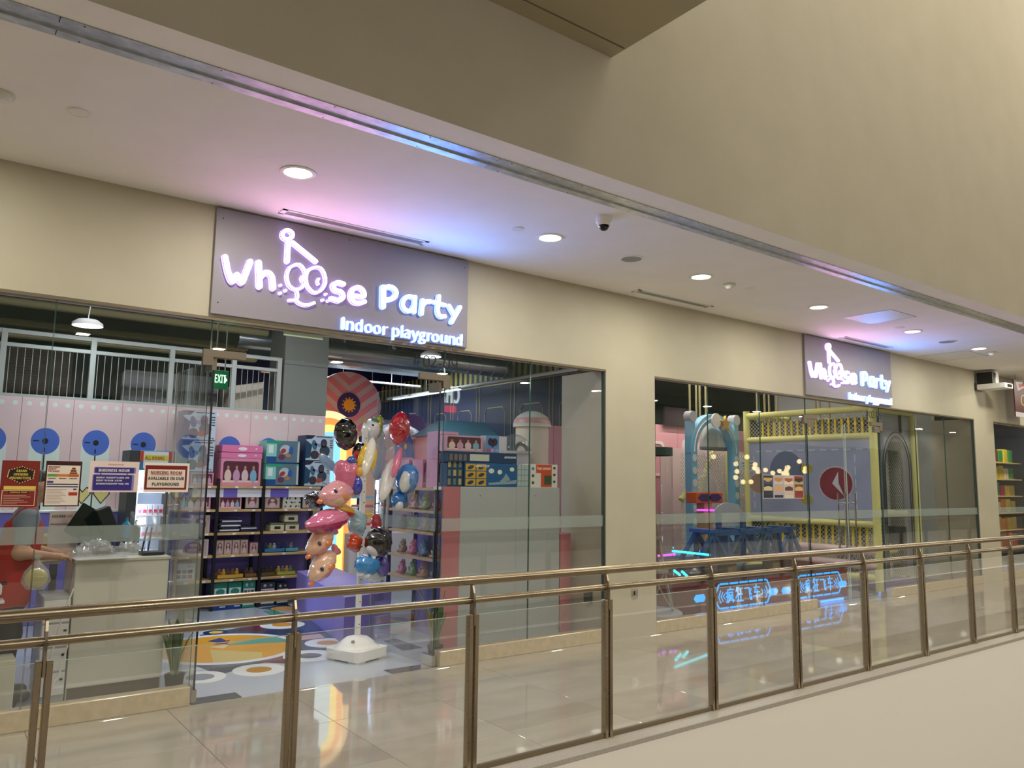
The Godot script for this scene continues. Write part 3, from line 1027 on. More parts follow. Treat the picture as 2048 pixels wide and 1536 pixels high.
# the lit shop sign; strokes are (width, points) in metres from the board's lower left corner
func shop_signs() -> void:
	var rose_m := glow("sign_face_rose", "#ffe6fb", 3.4)
	var blue_m := glow("sign_face_blue", "#d8ecff", 4.0)
	glow("sign_side_rose", "#c9a8ff", 2.0)
	glow("sign_side_blue", "#7f9fff", 2.4)
	rose_m.roughness = 0.4
	blue_m.roughness = 0.4
	var letters := [
		["letter_w", 0, [[0.0500, [Vector2(0.075, 0.441), Vector2(0.103, 0.334), Vector2(0.14, 0.263), Vector2(0.171, 0.319), Vector2(0.209, 0.266), Vector2(0.239, 0.347), Vector2(0.267, 0.441)]]]],
		["letter_h", 0, [[0.0511, [Vector2(0.333, 0.446), Vector2(0.349, 0.259)]], [0.0511, [Vector2(0.352, 0.334), Vector2(0.382, 0.37), Vector2(0.42, 0.374), Vector2(0.446, 0.339), Vector2(0.456, 0.264)]]]],
		["eye_ring", 0, [[0.0294, [Vector2(0.638, 0.488), Vector2(0.583, 0.447), Vector2(0.563, 0.376), Vector2(0.585, 0.307), Vector2(0.637, 0.282), Vector2(0.693, 0.308), Vector2(0.721, 0.375), Vector2(0.709, 0.441), Vector2(0.678, 0.481), Vector2(0.638, 0.488)]]]],
		["eye_ring", 0, [[0.0294, [Vector2(0.8, 0.494), Vector2(0.743, 0.459), Vector2(0.723, 0.398), Vector2(0.738, 0.327), Vector2(0.793, 0.282), Vector2(0.85, 0.305), Vector2(0.888, 0.369), Vector2(0.882, 0.437), Vector2(0.848, 0.489), Vector2(0.8, 0.494)]]]],
		["pupil", 0, [[0.0227, [Vector2(0.692, 0.399), Vector2(0.683, 0.378), Vector2(0.691, 0.357)]]]],
		["pupil", 0, [[0.0227, [Vector2(0.832, 0.403), Vector2(0.821, 0.379), Vector2(0.829, 0.357)]]]],
		["hat", 0, [[0.0357, [Vector2(0.55, 0.754), Vector2(0.515, 0.731), Vector2(0.511, 0.692), Vector2(0.545, 0.677), Vector2(0.585, 0.7), Vector2(0.59, 0.737), Vector2(0.55, 0.754)]], [0.0434, [Vector2(0.56, 0.657), Vector2(0.56, 0.499)]], [0.0409, [Vector2(0.596, 0.661), Vector2(0.798, 0.542)]]]],
		["mouth", 0, [[0.0277, [Vector2(0.653, 0.26), Vector2(0.659, 0.232), Vector2(0.649, 0.2), Vector2(0.596, 0.186)]], [0.0302, [Vector2(0.647, 0.196), Vector2(0.682, 0.171), Vector2(0.74, 0.168), Vector2(0.799, 0.195)]]]],
		["dot", 0, [[0.0252, [Vector2(0.516, 0.296), Vector2(0.517, 0.295)]]]],
		["dot", 0, [[0.0277, [Vector2(0.558, 0.26), Vector2(0.559, 0.259)]]]],
		["dot", 0, [[0.0277, [Vector2(0.517, 0.232), Vector2(0.518, 0.231)]]]],
		["dot", 0, [[0.0252, [Vector2(0.899, 0.284), Vector2(0.9, 0.284)]]]],
		["dot", 0, [[0.0262, [Vector2(0.874, 0.231), Vector2(0.875, 0.23)]]]],
		["dot", 0, [[0.0262, [Vector2(0.921, 0.231), Vector2(0.922, 0.231)]]]],
		["letter_s", 0, [[0.0460, [Vector2(1.049, 0.394), Vector2(0.997, 0.397), Vector2(0.96, 0.367), Vector2(0.975, 0.331), Vector2(1.031, 0.321), Vector2(1.049, 0.285), Vector2(1.012, 0.248), Vector2(0.951, 0.255)]]]],
		["letter_e", 0, [[0.0434, [Vector2(1.13, 0.309), Vector2(1.237, 0.318), Vector2(1.228, 0.369), Vector2(1.177, 0.387), Vector2(1.131, 0.353), Vector2(1.118, 0.296), Vector2(1.147, 0.257), Vector2(1.198, 0.253), Vector2(1.248, 0.274)]]]],
		["letter_p", 1, [[0.0562, [Vector2(1.418, 0.424), Vector2(1.422, 0.259)]], [0.0485, [Vector2(1.418, 0.424), Vector2(1.493, 0.44), Vector2(1.541, 0.411), Vector2(1.532, 0.361), Vector2(1.48, 0.327), Vector2(1.427, 0.321)]]]],
		["letter_a", 1, [[0.0434, [Vector2(1.723, 0.382), Vector2(1.667, 0.385), Vector2(1.622, 0.346), Vector2(1.613, 0.293), Vector2(1.648, 0.256), Vector2(1.699, 0.263), Vector2(1.725, 0.304)]], [0.0434, [Vector2(1.736, 0.389), Vector2(1.732, 0.256)]]]],
		["letter_r", 1, [[0.0450, [Vector2(1.815, 0.371), Vector2(1.805, 0.25)]], [0.0434, [Vector2(1.814, 0.326), Vector2(1.849, 0.366), Vector2(1.895, 0.373)]]]],
		["letter_t", 1, [[0.0434, [Vector2(1.982, 0.435), Vector2(1.972, 0.297), Vector2(2.002, 0.253), Vector2(2.049, 0.259)]], [0.0383, [Vector2(1.926, 0.376), Vector2(2.049, 0.364)]]]],
		["letter_y", 1, [[0.0434, [Vector2(2.093, 0.363), Vector2(2.142, 0.298)]], [0.0434, [Vector2(2.212, 0.368), Vector2(2.124, 0.216)]]]],
	]
	var k := 0
	for ox in [1.62, 9.45]:
		var oy := 2.84
		var t := thing("shop_sign", ["large near grey sign board with glowing white clown-hat lettering over the open entrance", "small far grey sign board with glowing white lettering over the closed door"][k], "sign", Vector3(ox, oy, 0.0), "lit shop signs")
		k += 1
		var b := MB.new().cbox(Vector3(ox, oy, 0.004), Vector3(ox + 2.315, oy + 0.83, 0.03), 0.003)
		var board := obj("board", b, M.sign_board, t)
		for q in [[0.05, 0.09], [0.05, 0.75], [1.1, 0.79], [2.27, 0.05], [2.27, 0.76]]:
			obj("screw", MB.new().ball(Vector3(ox + q[0], oy + q[1], 0.031), Vector3(0.006, 0.006, 0.002), 8), M.grey_dark, board)
		for l in letters:
			var face := MB.new()
			var side := MB.new()
			var rim := MB.new()
			for s in l[2]:
				for poly in stroke(s[1], s[0]):
					side.prism(poly, 0.03, 0.058, Transform3D(Basis(), Vector3(ox, oy, 0)))
					rim.prism(poly, 0.058, 0.06, Transform3D(Basis(), Vector3(ox, oy, 0)))
				for poly in stroke(s[1], s[0] - 0.008):
					face.prism(poly, 0.06, 0.0635, Transform3D(Basis(), Vector3(ox, oy, 0)))
			var o := obj(l[0], side, M.sign_side_blue if l[1] else M.sign_side_rose, t)
			obj("edge_trim", rim, M.grey, o)
			obj("lamp_face", face, blue_m if l[1] else rose_m, o)
		var s0 := Vector3(2.66 - 1.62 + ox, 2.836 - 0.03, 0.0)
		var wide: float = 3.866 - 2.663
		var bar_i := Vector2(s0.x + 0.02, s0.y)
		var side_i := MB.new()
		var face_i := MB.new()
		for poly in stroke([Vector2(bar_i.x, bar_i.y + 0.055), Vector2(bar_i.x, bar_i.y + 0.135)], 0.026):
			side_i.prism(poly, 0.03, 0.058)
			face_i.prism(poly, 0.058, 0.062)
		var li := obj("letter_i", side_i, M.sign_side_blue, t)
		obj("lamp_face", face_i, blue_m, li)
		var lo := lettering("ndoor playground", s0 + Vector3(0.052, 0.012, 0.03), wide - 0.052, 0.138, M.sign_side_blue, t, Basis(), plain_font, 0.028, "subtitle")
		lo.position.z = 0.044
		var hi := lettering("ndoor playground", s0 + Vector3(0.052, 0.012, 0.058), wide - 0.052, 0.138, blue_m, t, Basis(), plain_font, 0.004, "lamp_subtitle_face")
		hi.position.z = 0.06
		# the light the letters give off
		area(Vector3(ox + 0.85, oy + 0.42, 0.075), Vector2(1.1, 0.4), 0.26, Color(1.0, 0.6, 0.82), Vector3(0, PI, 0), "lamp_light", t)
		area(Vector3(ox + 1.85, oy + 0.32, 0.075), Vector2(0.8, 0.35), 1.2, Color(0.3, 0.56, 1.0), Vector3(0, PI, 0), "lamp_light", t)


func linear_lamp(label: String, a: Vector3, b: Vector3, energy: float, col: Color, m: Material, group := "linear lamps in the shop ceilings") -> void:
	var o := (a + b) / 2
	var t := thing("linear_lamp", label, "lamp", o, group)
	var d := (b - a).normalized()
	var s := d.cross(Vector3.UP).normalized() * 0.03
	var q := [a - s, b - s, b + s, a + s]
	var body: Array = []
	for p in q:
		body.append(p + Vector3(0, 0.015, 0))
	for p in q:
		body.append(p + Vector3(0, 0.05, 0))
	obj("housing", MB.new().hexa(body), M.white, t)
	var lens: Array = []
	for p in q:
		lens.append(p)
	for p in q:
		lens.append(p + Vector3(0, 0.0145, 0))
	obj("lamp_lens", MB.new().hexa(lens), m, t)
	for e in [a.lerp(b, 0.12), a.lerp(b, 0.88)]:
		obj("hanger", MB.new().tube([e + Vector3(0, 0.05, 0), Vector3(e.x, 4.3, e.z)], 0.004, 5), M.grey, t)
	var along_z := absf(d.z) > absf(d.x)
	area(o + Vector3(0, -0.012, 0), Vector2(0.06, a.distance_to(b)) if along_z else Vector2(a.distance_to(b), 0.06), energy, col, Vector3(-PI / 2, 0, 0), "lamp_light", t)


func pendant_disc(label: String, o: Vector3, r: float, energy: float) -> void:
	var t := thing("round_lamp", label, "lamp", o, "round lamps in the first shop")
	var tf := Transform3D(Basis(), o)
	obj("housing", MB.new().lathe([Vector2(r * 1.05, 0.0), Vector2(r * 1.05, 0.03), Vector2(r * 0.7, 0.07), Vector2(0.0001, 0.075)], 24, tf), M.white, t)
	obj("lamp_lens", MB.new().lathe([Vector2(0.0001, -0.004), Vector2(r, 0.0)], 24, tf), M.lamp_cool, t)
	obj("cable", MB.new().tube([o + Vector3(0, 0.075, 0), o + Vector3(0.02, 0.3, 0.0), Vector3(o.x, 4.3, o.z)], 0.006, 6), M.white, t)
	area(o + Vector3(0, -0.015, 0), Vector2(r * 1.6, r * 1.6), energy, COOL, Vector3(-PI / 2, 0, 0), "lamp_light", t)


func shop_one_shell() -> void:
	struct("wall_shop_left", MB.new().box(Vector3(-3.2, 0, -10.0), Vector3(-3.0, 4.3, -0.22)), M.pink_panel, "left side wall of the shop")
	struct("wall_shop_far", MB.new().box(Vector3(-3.2, 0, -10.2), Vector3(20.2, 4.3, -10.0)), M.navy_wall, "dark navy rear wall of the shops")
	struct("wall_shop_end", MB.new().box(Vector3(20.0, 0, -10.0), Vector3(20.2, 4.3, -0.22)), M.navy_dark, "end wall of the shops")
	struct("ceiling_shop", MB.new().box(Vector3(-3.2, 4.3, -10.2), Vector3(20.2, 4.5, -0.2)), M.dark_room, "dark open ceiling over the shops")
	# printed floor
	var f := struct("floor_shop", MB.new().paint("#b4bbc4").box(Vector3(-3.2, -0.3, -10.0), Vector3(20.0, 0.0, 0.0)), M.vinyl, "pale printed vinyl floor of the playground shop")
	var y := 0.0
	var lay := func(hex: String, polys: Array, level: float) -> void:
		var b := MB.new().paint(hex)
		# polygons of (x, z) on the floor
		for p in polys:
			b.prism(p, 0.0, 0.0004 * level, Transform3D(Basis(Vector3(1, 0, 0), Vector3(0, 0, 1), Vector3(0, 1, 0)), Vector3.ZERO))
		obj("floor_print", b, M.vinyl, f)
	var big := disc(Vector2(2.45, -1.78), 0.62, 0.62, 48)
	var cut := func(poly: PackedVector2Array) -> Array:
		return Geometry2D.intersect_polygons(big, poly)
	lay.call("#44505f", [PackedVector2Array([Vector2(2.006, -1.244), Vector2(2.097, -0.765), Vector2(2.432, -0.963), Vector2(3.237, -1.157), Vector2(4.037, -2.544), Vector2(3.415, -2.937), Vector2(2.422, -2.539)])], 1.0)
	lay.call("#6b2f3d", [PackedVector2Array([Vector2(2.354, -1.194), Vector2(2.732, -0.809), Vector2(2.92, -1.109), Vector2(2.786, -1.45)]), PackedVector2Array([Vector2(2.742, -2.589), Vector2(3.141, -2.815), Vector2(3.235, -2.684), Vector2(3.026, -2.407)])], 2.0)
	lay.call("#27395e", [PackedVector2Array([Vector2(2.998, -2.328), Vector2(3.304, -2.64), Vector2(3.378, -2.182), Vector2(3.225, -1.869), Vector2(3.015, -2.035)])], 2.0)
	lay.call("#e6e8ee", [disc(Vector2(2.45, -1.78), 0.7, 0.7, 48)], 3.0)
	lay.call("#e2a02c", [big], 4.0)
	lay.call("#d8bf72", cut.call(PackedVector2Array([Vector2(2.302, -1.766), Vector2(2.672, -1.397), Vector2(2.424, -0.752), Vector2(2.113, -0.959)])), 5.0)
	lay.call("#4fa08e", cut.call(PackedVector2Array([Vector2(2.485, -1.914), Vector2(3.186, -2.111), Vector2(3.058, -1.711), Vector2(2.518, -1.866)])), 6.0)
	lay.call("#e3cda0", [PackedVector2Array([Vector2(2.333, -1.877), Vector2(2.547, -1.929), Vector2(2.43, -1.762)])], 6.0)
	lay.call("#caa496", [PackedVector2Array([Vector2(3.047, -1.954), Vector2(3.468, -1.93), Vector2(3.437, -1.733), Vector2(2.988, -1.728)])], 2.5)
	lay.call("#2e3f78", [PackedVector2Array([Vector2(2.393, -2.171), Vector2(2.546, -2.277), Vector2(2.561, -2.005), Vector2(2.473, -2.033)]), disc(Vector2(3.487, -2.08), 0.1, 0.1, 20)], 6.0)
	lay.call("#1f2c52", [disc(Vector2(2.596, -2.585), 0.13, 0.13, 24)], 5.0)
	lay.call("#e0b93a", [disc(Vector2(2.596, -2.585), 0.07, 0.07, 16)], 6.0)
	lay.call("#7d2338", [PackedVector2Array([Vector2(2.386, -1.979), Vector2(2.598, -2.125), Vector2(2.519, -1.948)])], 7.0)
	for q in [[Vector2(2.417, -0.757), 0.215, "#c48a2e", 0.105], [Vector2(2.98, -1.021), 0.24, "#3f4d52", 0.105], [Vector2(3.348, -1.467), 0.22, "#d09338", 0.105], [Vector2(3.327, -2.625), 0.24, "#d9932f", 0.115], [Vector2(1.94, -0.771), 0.2, "#8b959c", 0.11], [Vector2(2.426, -3.34), 0.22, "#c8a565", 0.12]]:
		lay.call("#e9e9e4", [disc(q[0], q[1], q[1], 40)], 8.0)
		lay.call(q[2], [disc(q[0], q[3], q[3], 32)], 9.0)
	lay.call("#2f9a84", [PackedVector2Array([Vector2(3.458, -3.639), Vector2(3.585, -3.647), Vector2(3.619, -3.285), Vector2(3.509, -3.191), Vector2(3.435, -3.318)])], 1.0)
	lay.call("#22406a", [PackedVector2Array([Vector2(3.47, -3.852), Vector2(3.91, -3.997), Vector2(3.873, -3.647), Vector2(3.598, -3.596)])], 1.0)
	lay.call("#e0a040", [disc(Vector2(3.744, -3.681), 0.16, 0.16, 24)], 2.0)
	lay.call("#3a4a6a", [PackedVector2Array([Vector2(4.0, -2.0), Vector2(5.6, -2.0), Vector2(5.2, -2.9), Vector2(4.3, -2.8)]), PackedVector2Array([Vector2(3.8, -0.75), Vector2(4.02, -0.75), Vector2(4.02, -1.3), Vector2(3.85, -1.25)]), PackedVector2Array([Vector2(-0.4, -0.3), Vector2(0.6, -0.3), Vector2(0.7, -0.9), Vector2(-0.2, -1.1)])], 1.0)
	lay.call("#8d4a50", [PackedVector2Array([Vector2(4.5, -1.6), Vector2(5.2, -1.5), Vector2(5.0, -1.9)])], 2.0)
	lay.call("#5d6673", [rect2(6.0, -5.0, 14.6, -0.25)], 1.0)
	lay.call("#a8adb6", [PackedVector2Array([Vector2(9.9, -0.3), Vector2(11.6, -0.3), Vector2(12.0, -1.2), Vector2(10.6, -1.0)])], 2.0)
	# rear wall of pink panels
	var zb := -4.3
	var w := struct("wall_back", MB.new().box(Vector3(-3.0, 0, zb - 0.12), Vector3(4.45, 2.47, zb - 0.012)), M.grey_dark, "rear wall of pale pink panels with blue clock discs")
	var px := 0.5165
	for i in range(-6, 8):
		var a := 3.92 + px * (i - 7) + 0.0015
		var e := minf(a + px - 0.003, 4.45)
		if i == 7:
			a = 3.92 + 0.0015
			e = 4.45
		var p := obj("panel", MB.new().cbox(Vector3(a, 0, zb - 0.012), Vector3(e, 2.485, zb), 0.002), M.pink_panel, w)
		if i < -1:
			continue
		var c := (a + e) / 2
		var d := MB.new()
		d.paint("#dcebdf")
		for k in 4:
			d.prism(disc(Vector2(a + px * (0.14 + 0.245 * k), 2.415), 0.027, 0.027, 20), zb, zb + 0.0012)
		d.box(Vector3(c - 0.15, 0.9, zb), Vector3(c + 0.15, 2.0, zb + 0.0008))
		d.paint("#4f6fc6").prism(disc(Vector2(c, 1.995), 0.142, 0.15, 40), zb, zb + 0.0016)
		d.paint("#20202a").prism(disc(Vector2(c, 1.995), 0.031, 0.034, 20), zb, zb + 0.0022)
		d.box(Vector3(c - 0.118, 1.99, zb), Vector3(c - 0.06, 2.003, zb + 0.0022)).box(Vector3(c - 0.008, 1.87, zb), Vector3(c + 0.006, 1.92, zb + 0.0022)).box(Vector3(c - 0.006, 1.1, zb), Vector3(c + 0.008, 1.85, zb + 0.0014))
		for s in [-0.1, 0.1]:
			var hx: float = c + s
			d.paint("#20202a").prism(PackedVector2Array([Vector2(hx, 1.28), Vector2(hx + 0.09, 1.4), Vector2(hx + 0.085, 1.47), Vector2(hx + 0.04, 1.48), Vector2(hx, 1.43), Vector2(hx - 0.04, 1.48), Vector2(hx - 0.085, 1.47), Vector2(hx - 0.09, 1.4)]), zb, zb + 0.0024)
			d.paint("#e9da8c").prism(PackedVector2Array([Vector2(hx, 1.297), Vector2(hx + 0.076, 1.4), Vector2(hx + 0.072, 1.456), Vector2(hx + 0.04, 1.464), Vector2(hx, 1.412), Vector2(hx - 0.04, 1.464), Vector2(hx - 0.072, 1.456), Vector2(hx - 0.076, 1.4)]), zb, zb + 0.003)
		obj("panel_print", d, M.print, p)
	var dado := struct("wall_dado", MB.new().cbox(Vector3(-3.0, 0.0, zb + 0.004), Vector3(1.9, 1.2, zb + 0.3), 0.01), M.purple_wall, "low purple wall in front of the pink panels")
	obj("capping", MB.new().cbox(Vector3(-3.0, 1.2, zb + 0.0), Vector3(1.9, 1.225, zb + 0.31), 0.004), M.white_gloss, dado)
	# white railing frame above the pink wall, with thin bars
	mat("rail_white", "#b4b8b0", 0.5)
	var fr := thing("white_railing", "white metal frame with thin vertical bars above the pink wall", "railing", Vector3(1.8, 2.485, zb), "")
	var zf := zb - 0.06
	var posts := [-0.4, 0.6, 1.5, 2.385, 3.16, 3.77]
	for q in posts:
		obj("post", MB.new().cbox(Vector3(q - 0.03, 2.485, zf - 0.03), Vector3(q + 0.03, 3.25, zf + 0.03), 0.003), M.rail_white, fr)
	obj("top_rail", MB.new().cbox(Vector3(-2.9, 3.2, zf - 0.025), Vector3(3.8, 3.25, zf + 0.025), 0.003), M.rail_white, fr)
	obj("middle_rail", MB.new().cbox(Vector3(-2.9, 3.05, zf - 0.02), Vector3(3.8, 3.095, zf + 0.02), 0.003), M.rail_white, fr)
	obj("sill_rail", MB.new().cbox(Vector3(-2.9, 2.486, zf - 0.025), Vector3(3.8, 2.52, zf + 0.025), 0.003), M.rail_white, fr)
	for i in 56:
		obj("bar", MB.new().tube([Vector3(-0.38 + 0.0745 * i, 2.52, zf), Vector3(-0.38 + 0.0745 * i, 3.05, zf)], 0.004, 6), M.rail_white, fr)
	# grey column behind the right end of the pink wall
	var col := struct("wall_column", MB.new().box(Vector3(3.83, 2.49, zb - 0.6), Vector3(4.46, 4.3, zb - 0.02)).box(Vector3(4.2, 0.0, zb - 0.6), Vector3(4.46, 2.49, zb - 0.125)), mat("column_grey", "#7f827a", 0.6), "plain grey column above the right end of the pink wall")
	obj("joint", MB.new().box(Vector3(3.829, 3.17, zb - 0.3), Vector3(4.461, 3.175, zb - 0.018)), M.grey_dark, col)
	# the dim store room behind the railing
	struct("wall_store", MB.new().box(Vector3(-3.0, 2.3, -6.6), Vector3(3.8, 4.3, -6.5)), M.dark_room, "rear wall of the dim store room above")
	struct("floor_store", MB.new().box(Vector3(-3.0, 2.38, -6.5), Vector3(3.8, 2.42, zb - 0.12)), M.grey_dark, "floor of the dim store room above")
	mat("louvre", "#4a3526", 0.6)
	var lv := thing("wooden_louvre", "dark brown slatted shutter behind the white bars", "shutter", Vector3(0.6, 2.42, -5.6))
	for i in 22:
		obj("slat", MB.new().box(Vector3(-0.4, 2.43 + 0.036 * i, -5.62), Vector3(1.45, 2.46 + 0.036 * i, -5.6)), M.louvre, lv)
	var du := thing("air_handler", "grey rounded metal cabinet behind the white bars", "air unit", Vector3(2.8, 2.42, -5.4))
	obj("case", MB.new().prism(rounded(2.0, 2.42, 3.25, 3.02, 0.07), -5.9, -5.3), M.grey, du)
	obj("fan_cover", MB.new().lathe([Vector2(0.0001, 0.01), Vector2(0.04, 0.01), Vector2(0.042, 0.0)], 18, Transform3D(Basis(Vector3.RIGHT, PI / 2), Vector3(2.55, 2.72, -5.3))), M.black, du)
	var cb := thing("cream_locker", "cream cabinets lit at an angle behind the right bars", "cabinet", Vector3(3.5, 2.42, -5.2))
	obj("case", MB.new().hexa([Vector3(3.35, 2.42, -4.9), Vector3(3.7, 2.42, -4.75), Vector3(3.7, 2.42, -5.6), Vector3(3.35, 2.42, -5.6), Vector3(3.35, 2.88, -4.9), Vector3(3.7, 2.95, -4.75), Vector3(3.7, 2.95, -5.6), Vector3(3.35, 2.88, -5.6)]), M.cream, cb)
	for q in [[3.62, -4.9], [3.3, -5.35], [3.52, -5.8], [3.44, -6.1]]:
		var yb: float = q[0]
		solo("ceiling_beam", ["olive boxed beam nearest the shop glass, above the white bars", "lowest olive pipe above the white bars", "middle olive pipe above the white bars", "rearmost olive pipe above the white bars"][[3.62, 3.3, 3.52, 3.44].find(q[0])], "beam", MB.new().cbox(Vector3(-3.0, yb, q[1] - 0.07), Vector3(3.78, yb + 0.09, q[1] + 0.07), 0.02), M.beam_yellow, Vector3(0.4, yb, q[1]))
	pendant_disc("bright round lamp hanging before the white railing at the left", Vector3(1.339, 3.287, -3.8), 0.15, 0.6)
	pendant_disc("round lamp hanging over the shop's right side", Vector3(5.6, 3.35, -3.4), 0.14, 1.3)
	pendant_disc("round lamp deep in the play area, left of the dome roof", Vector3(5.549, 3.659, -6.2), 0.14, 1.3)
	pendant_disc("round lamp in front of the navy ceiling strip", Vector3(6.095, 3.445, -7.4), 0.14, 1.3)
	pendant_disc("round lamp above the striped fan", Vector3(7.291, 3.373, -8.6), 0.14, 1.3)
	linear_lamp("long white lamp inside the shop just behind the entrance", Vector3(0.2, 3.9, -1.6), Vector3(4.4, 3.9, -1.6), 4.6, Color(0.95, 0.97, 1.0), M.lamp_cool)
	linear_lamp("long white lamp in front of the toy shelves", Vector3(0.6, 3.9, -3.1), Vector3(4.4, 3.9, -3.1), 3.4, Color(0.95, 0.97, 1.0), M.lamp_cool)
	linear_lamp("long pale blue lamp over the play area", Vector3(5.2, 3.75, -6.6), Vector3(7.8, 3.75, -6.6), 4.5, COOL, M.strip_cool)
	linear_lamp("pale blue lamp strip along the navy wall", Vector3(7.4, 3.2, -5.4), Vector3(7.4, 3.2, -7.8), 1.4, COOL, M.strip_cool)
	linear_lamp("long lamp over the second shop's race table", Vector3(7.6, 3.9, -1.3), Vector3(11.2, 3.9, -1.3), 2.6, Color(1.0, 0.95, 0.86), M.lamp_cool)
	linear_lamp("long lamp over the second shop's climbing frame", Vector3(9.0, 3.9, -2.8), Vector3(13.6, 3.9, -2.8), 3.6, Color(1.0, 0.95, 0.86), M.lamp_cool)
	linear_lamp("long lamp behind the sky blue arch", Vector3(10.2, 3.9, -3.8), Vector3(13.4, 3.9, -3.8), 4.6, Color(1.0, 0.97, 0.92), M.lamp_cool)
	# green and white exit sign and the blank sticker on the glass head
	var ex := thing("exit_sign", "green hanging EXIT sign behind the left open door", "sign", Vector3(2.116, 2.579, -1.35))
	var r: Vector4 = Vector4(2.048, 2.426, 2.193, 2.598)
	glow("exit_green", "#0c6a4c", 0.05)
	glow("exit_letters", "#eafff6", 0.7)
	obj("lamp_box", MB.new().cbox(Vector3(r.x, r.y, -1.38), Vector3(r.z, r.w, -1.34), 0.003), M.exit_green, ex)
	lettering("EXIT", Vector3(r.x + 0.022, r.y + 0.055, -1.3395), (r.z - r.x) * 0.68, (r.w - r.y) * 0.45, M.exit_letters, ex, Basis(), bold, 0.0012, "lamp_lettering")
	obj("lamp_arrow", MB.new().prism(PackedVector2Array([Vector2(r.z - 0.034, r.y + 0.05), Vector2(r.z - 0.01, (r.y + r.w) / 2), Vector2(r.z - 0.034, r.w - 0.05)]), -1.3398, -1.338), M.exit_letters, ex)
	obj("hanger", MB.new().tube([Vector3(r.x + 0.03, r.w, -1.36), Vector3(r.x + 0.03, 4.3, -1.36)], 0.006, 6).tube([Vector3(r.z - 0.03, r.w, -1.36), Vector3(r.z - 0.03, 4.3, -1.36)], 0.006, 6), M.grey, ex)
	lamp_point(Vector3((r.x + r.z) / 2, (r.y + r.w) / 2, -1.12), 0.012, Color(0.2, 1.0, 0.6), 0.02, ex)
	var st: Vector4 = Vector4(2.214, 2.746, 2.548, 2.841)
	mat("sticker", "#cfe0c4", 0.5)
	solo("blank_sticker", "pale green blank sticker on the glass just under the large sign", "sticker", MB.new().box(Vector3(st.x, st.y + 0.01, -0.0385), Vector3(st.z, minf(st.w, 2.79), -0.0375)), M.sticker, Vector3(st.x, st.y, -0.04))


func foil_pile(label: String, o: Vector3, s: Vector3, m: Material, sd: int) -> void:
	var rng := FastNoiseLite.new()
	rng.seed = sd
	rng.frequency = 9.0
	var rows := []
	for i in 15:
		var a := PI * 0.5 * i / 14.0
		var ring := PackedVector3Array()
		for k in 26:
			var f := TAU * k / 26
			var d := Vector3(cos(a) * cos(f), sin(a), cos(a) * sin(f))
			var w := 1.0 + 0.45 * rng.get_noise_3dv(d * 0.6) + 0.16 * rng.get_noise_3dv(d * 2.0)
			var p := d * s * w
			p.y = maxf(p.y, 0.0)
			ring.append(o + p)
		rows.append(ring)
	solo("plastic_bag", label, "bag", MB.new().grid(rows, true), m, o)


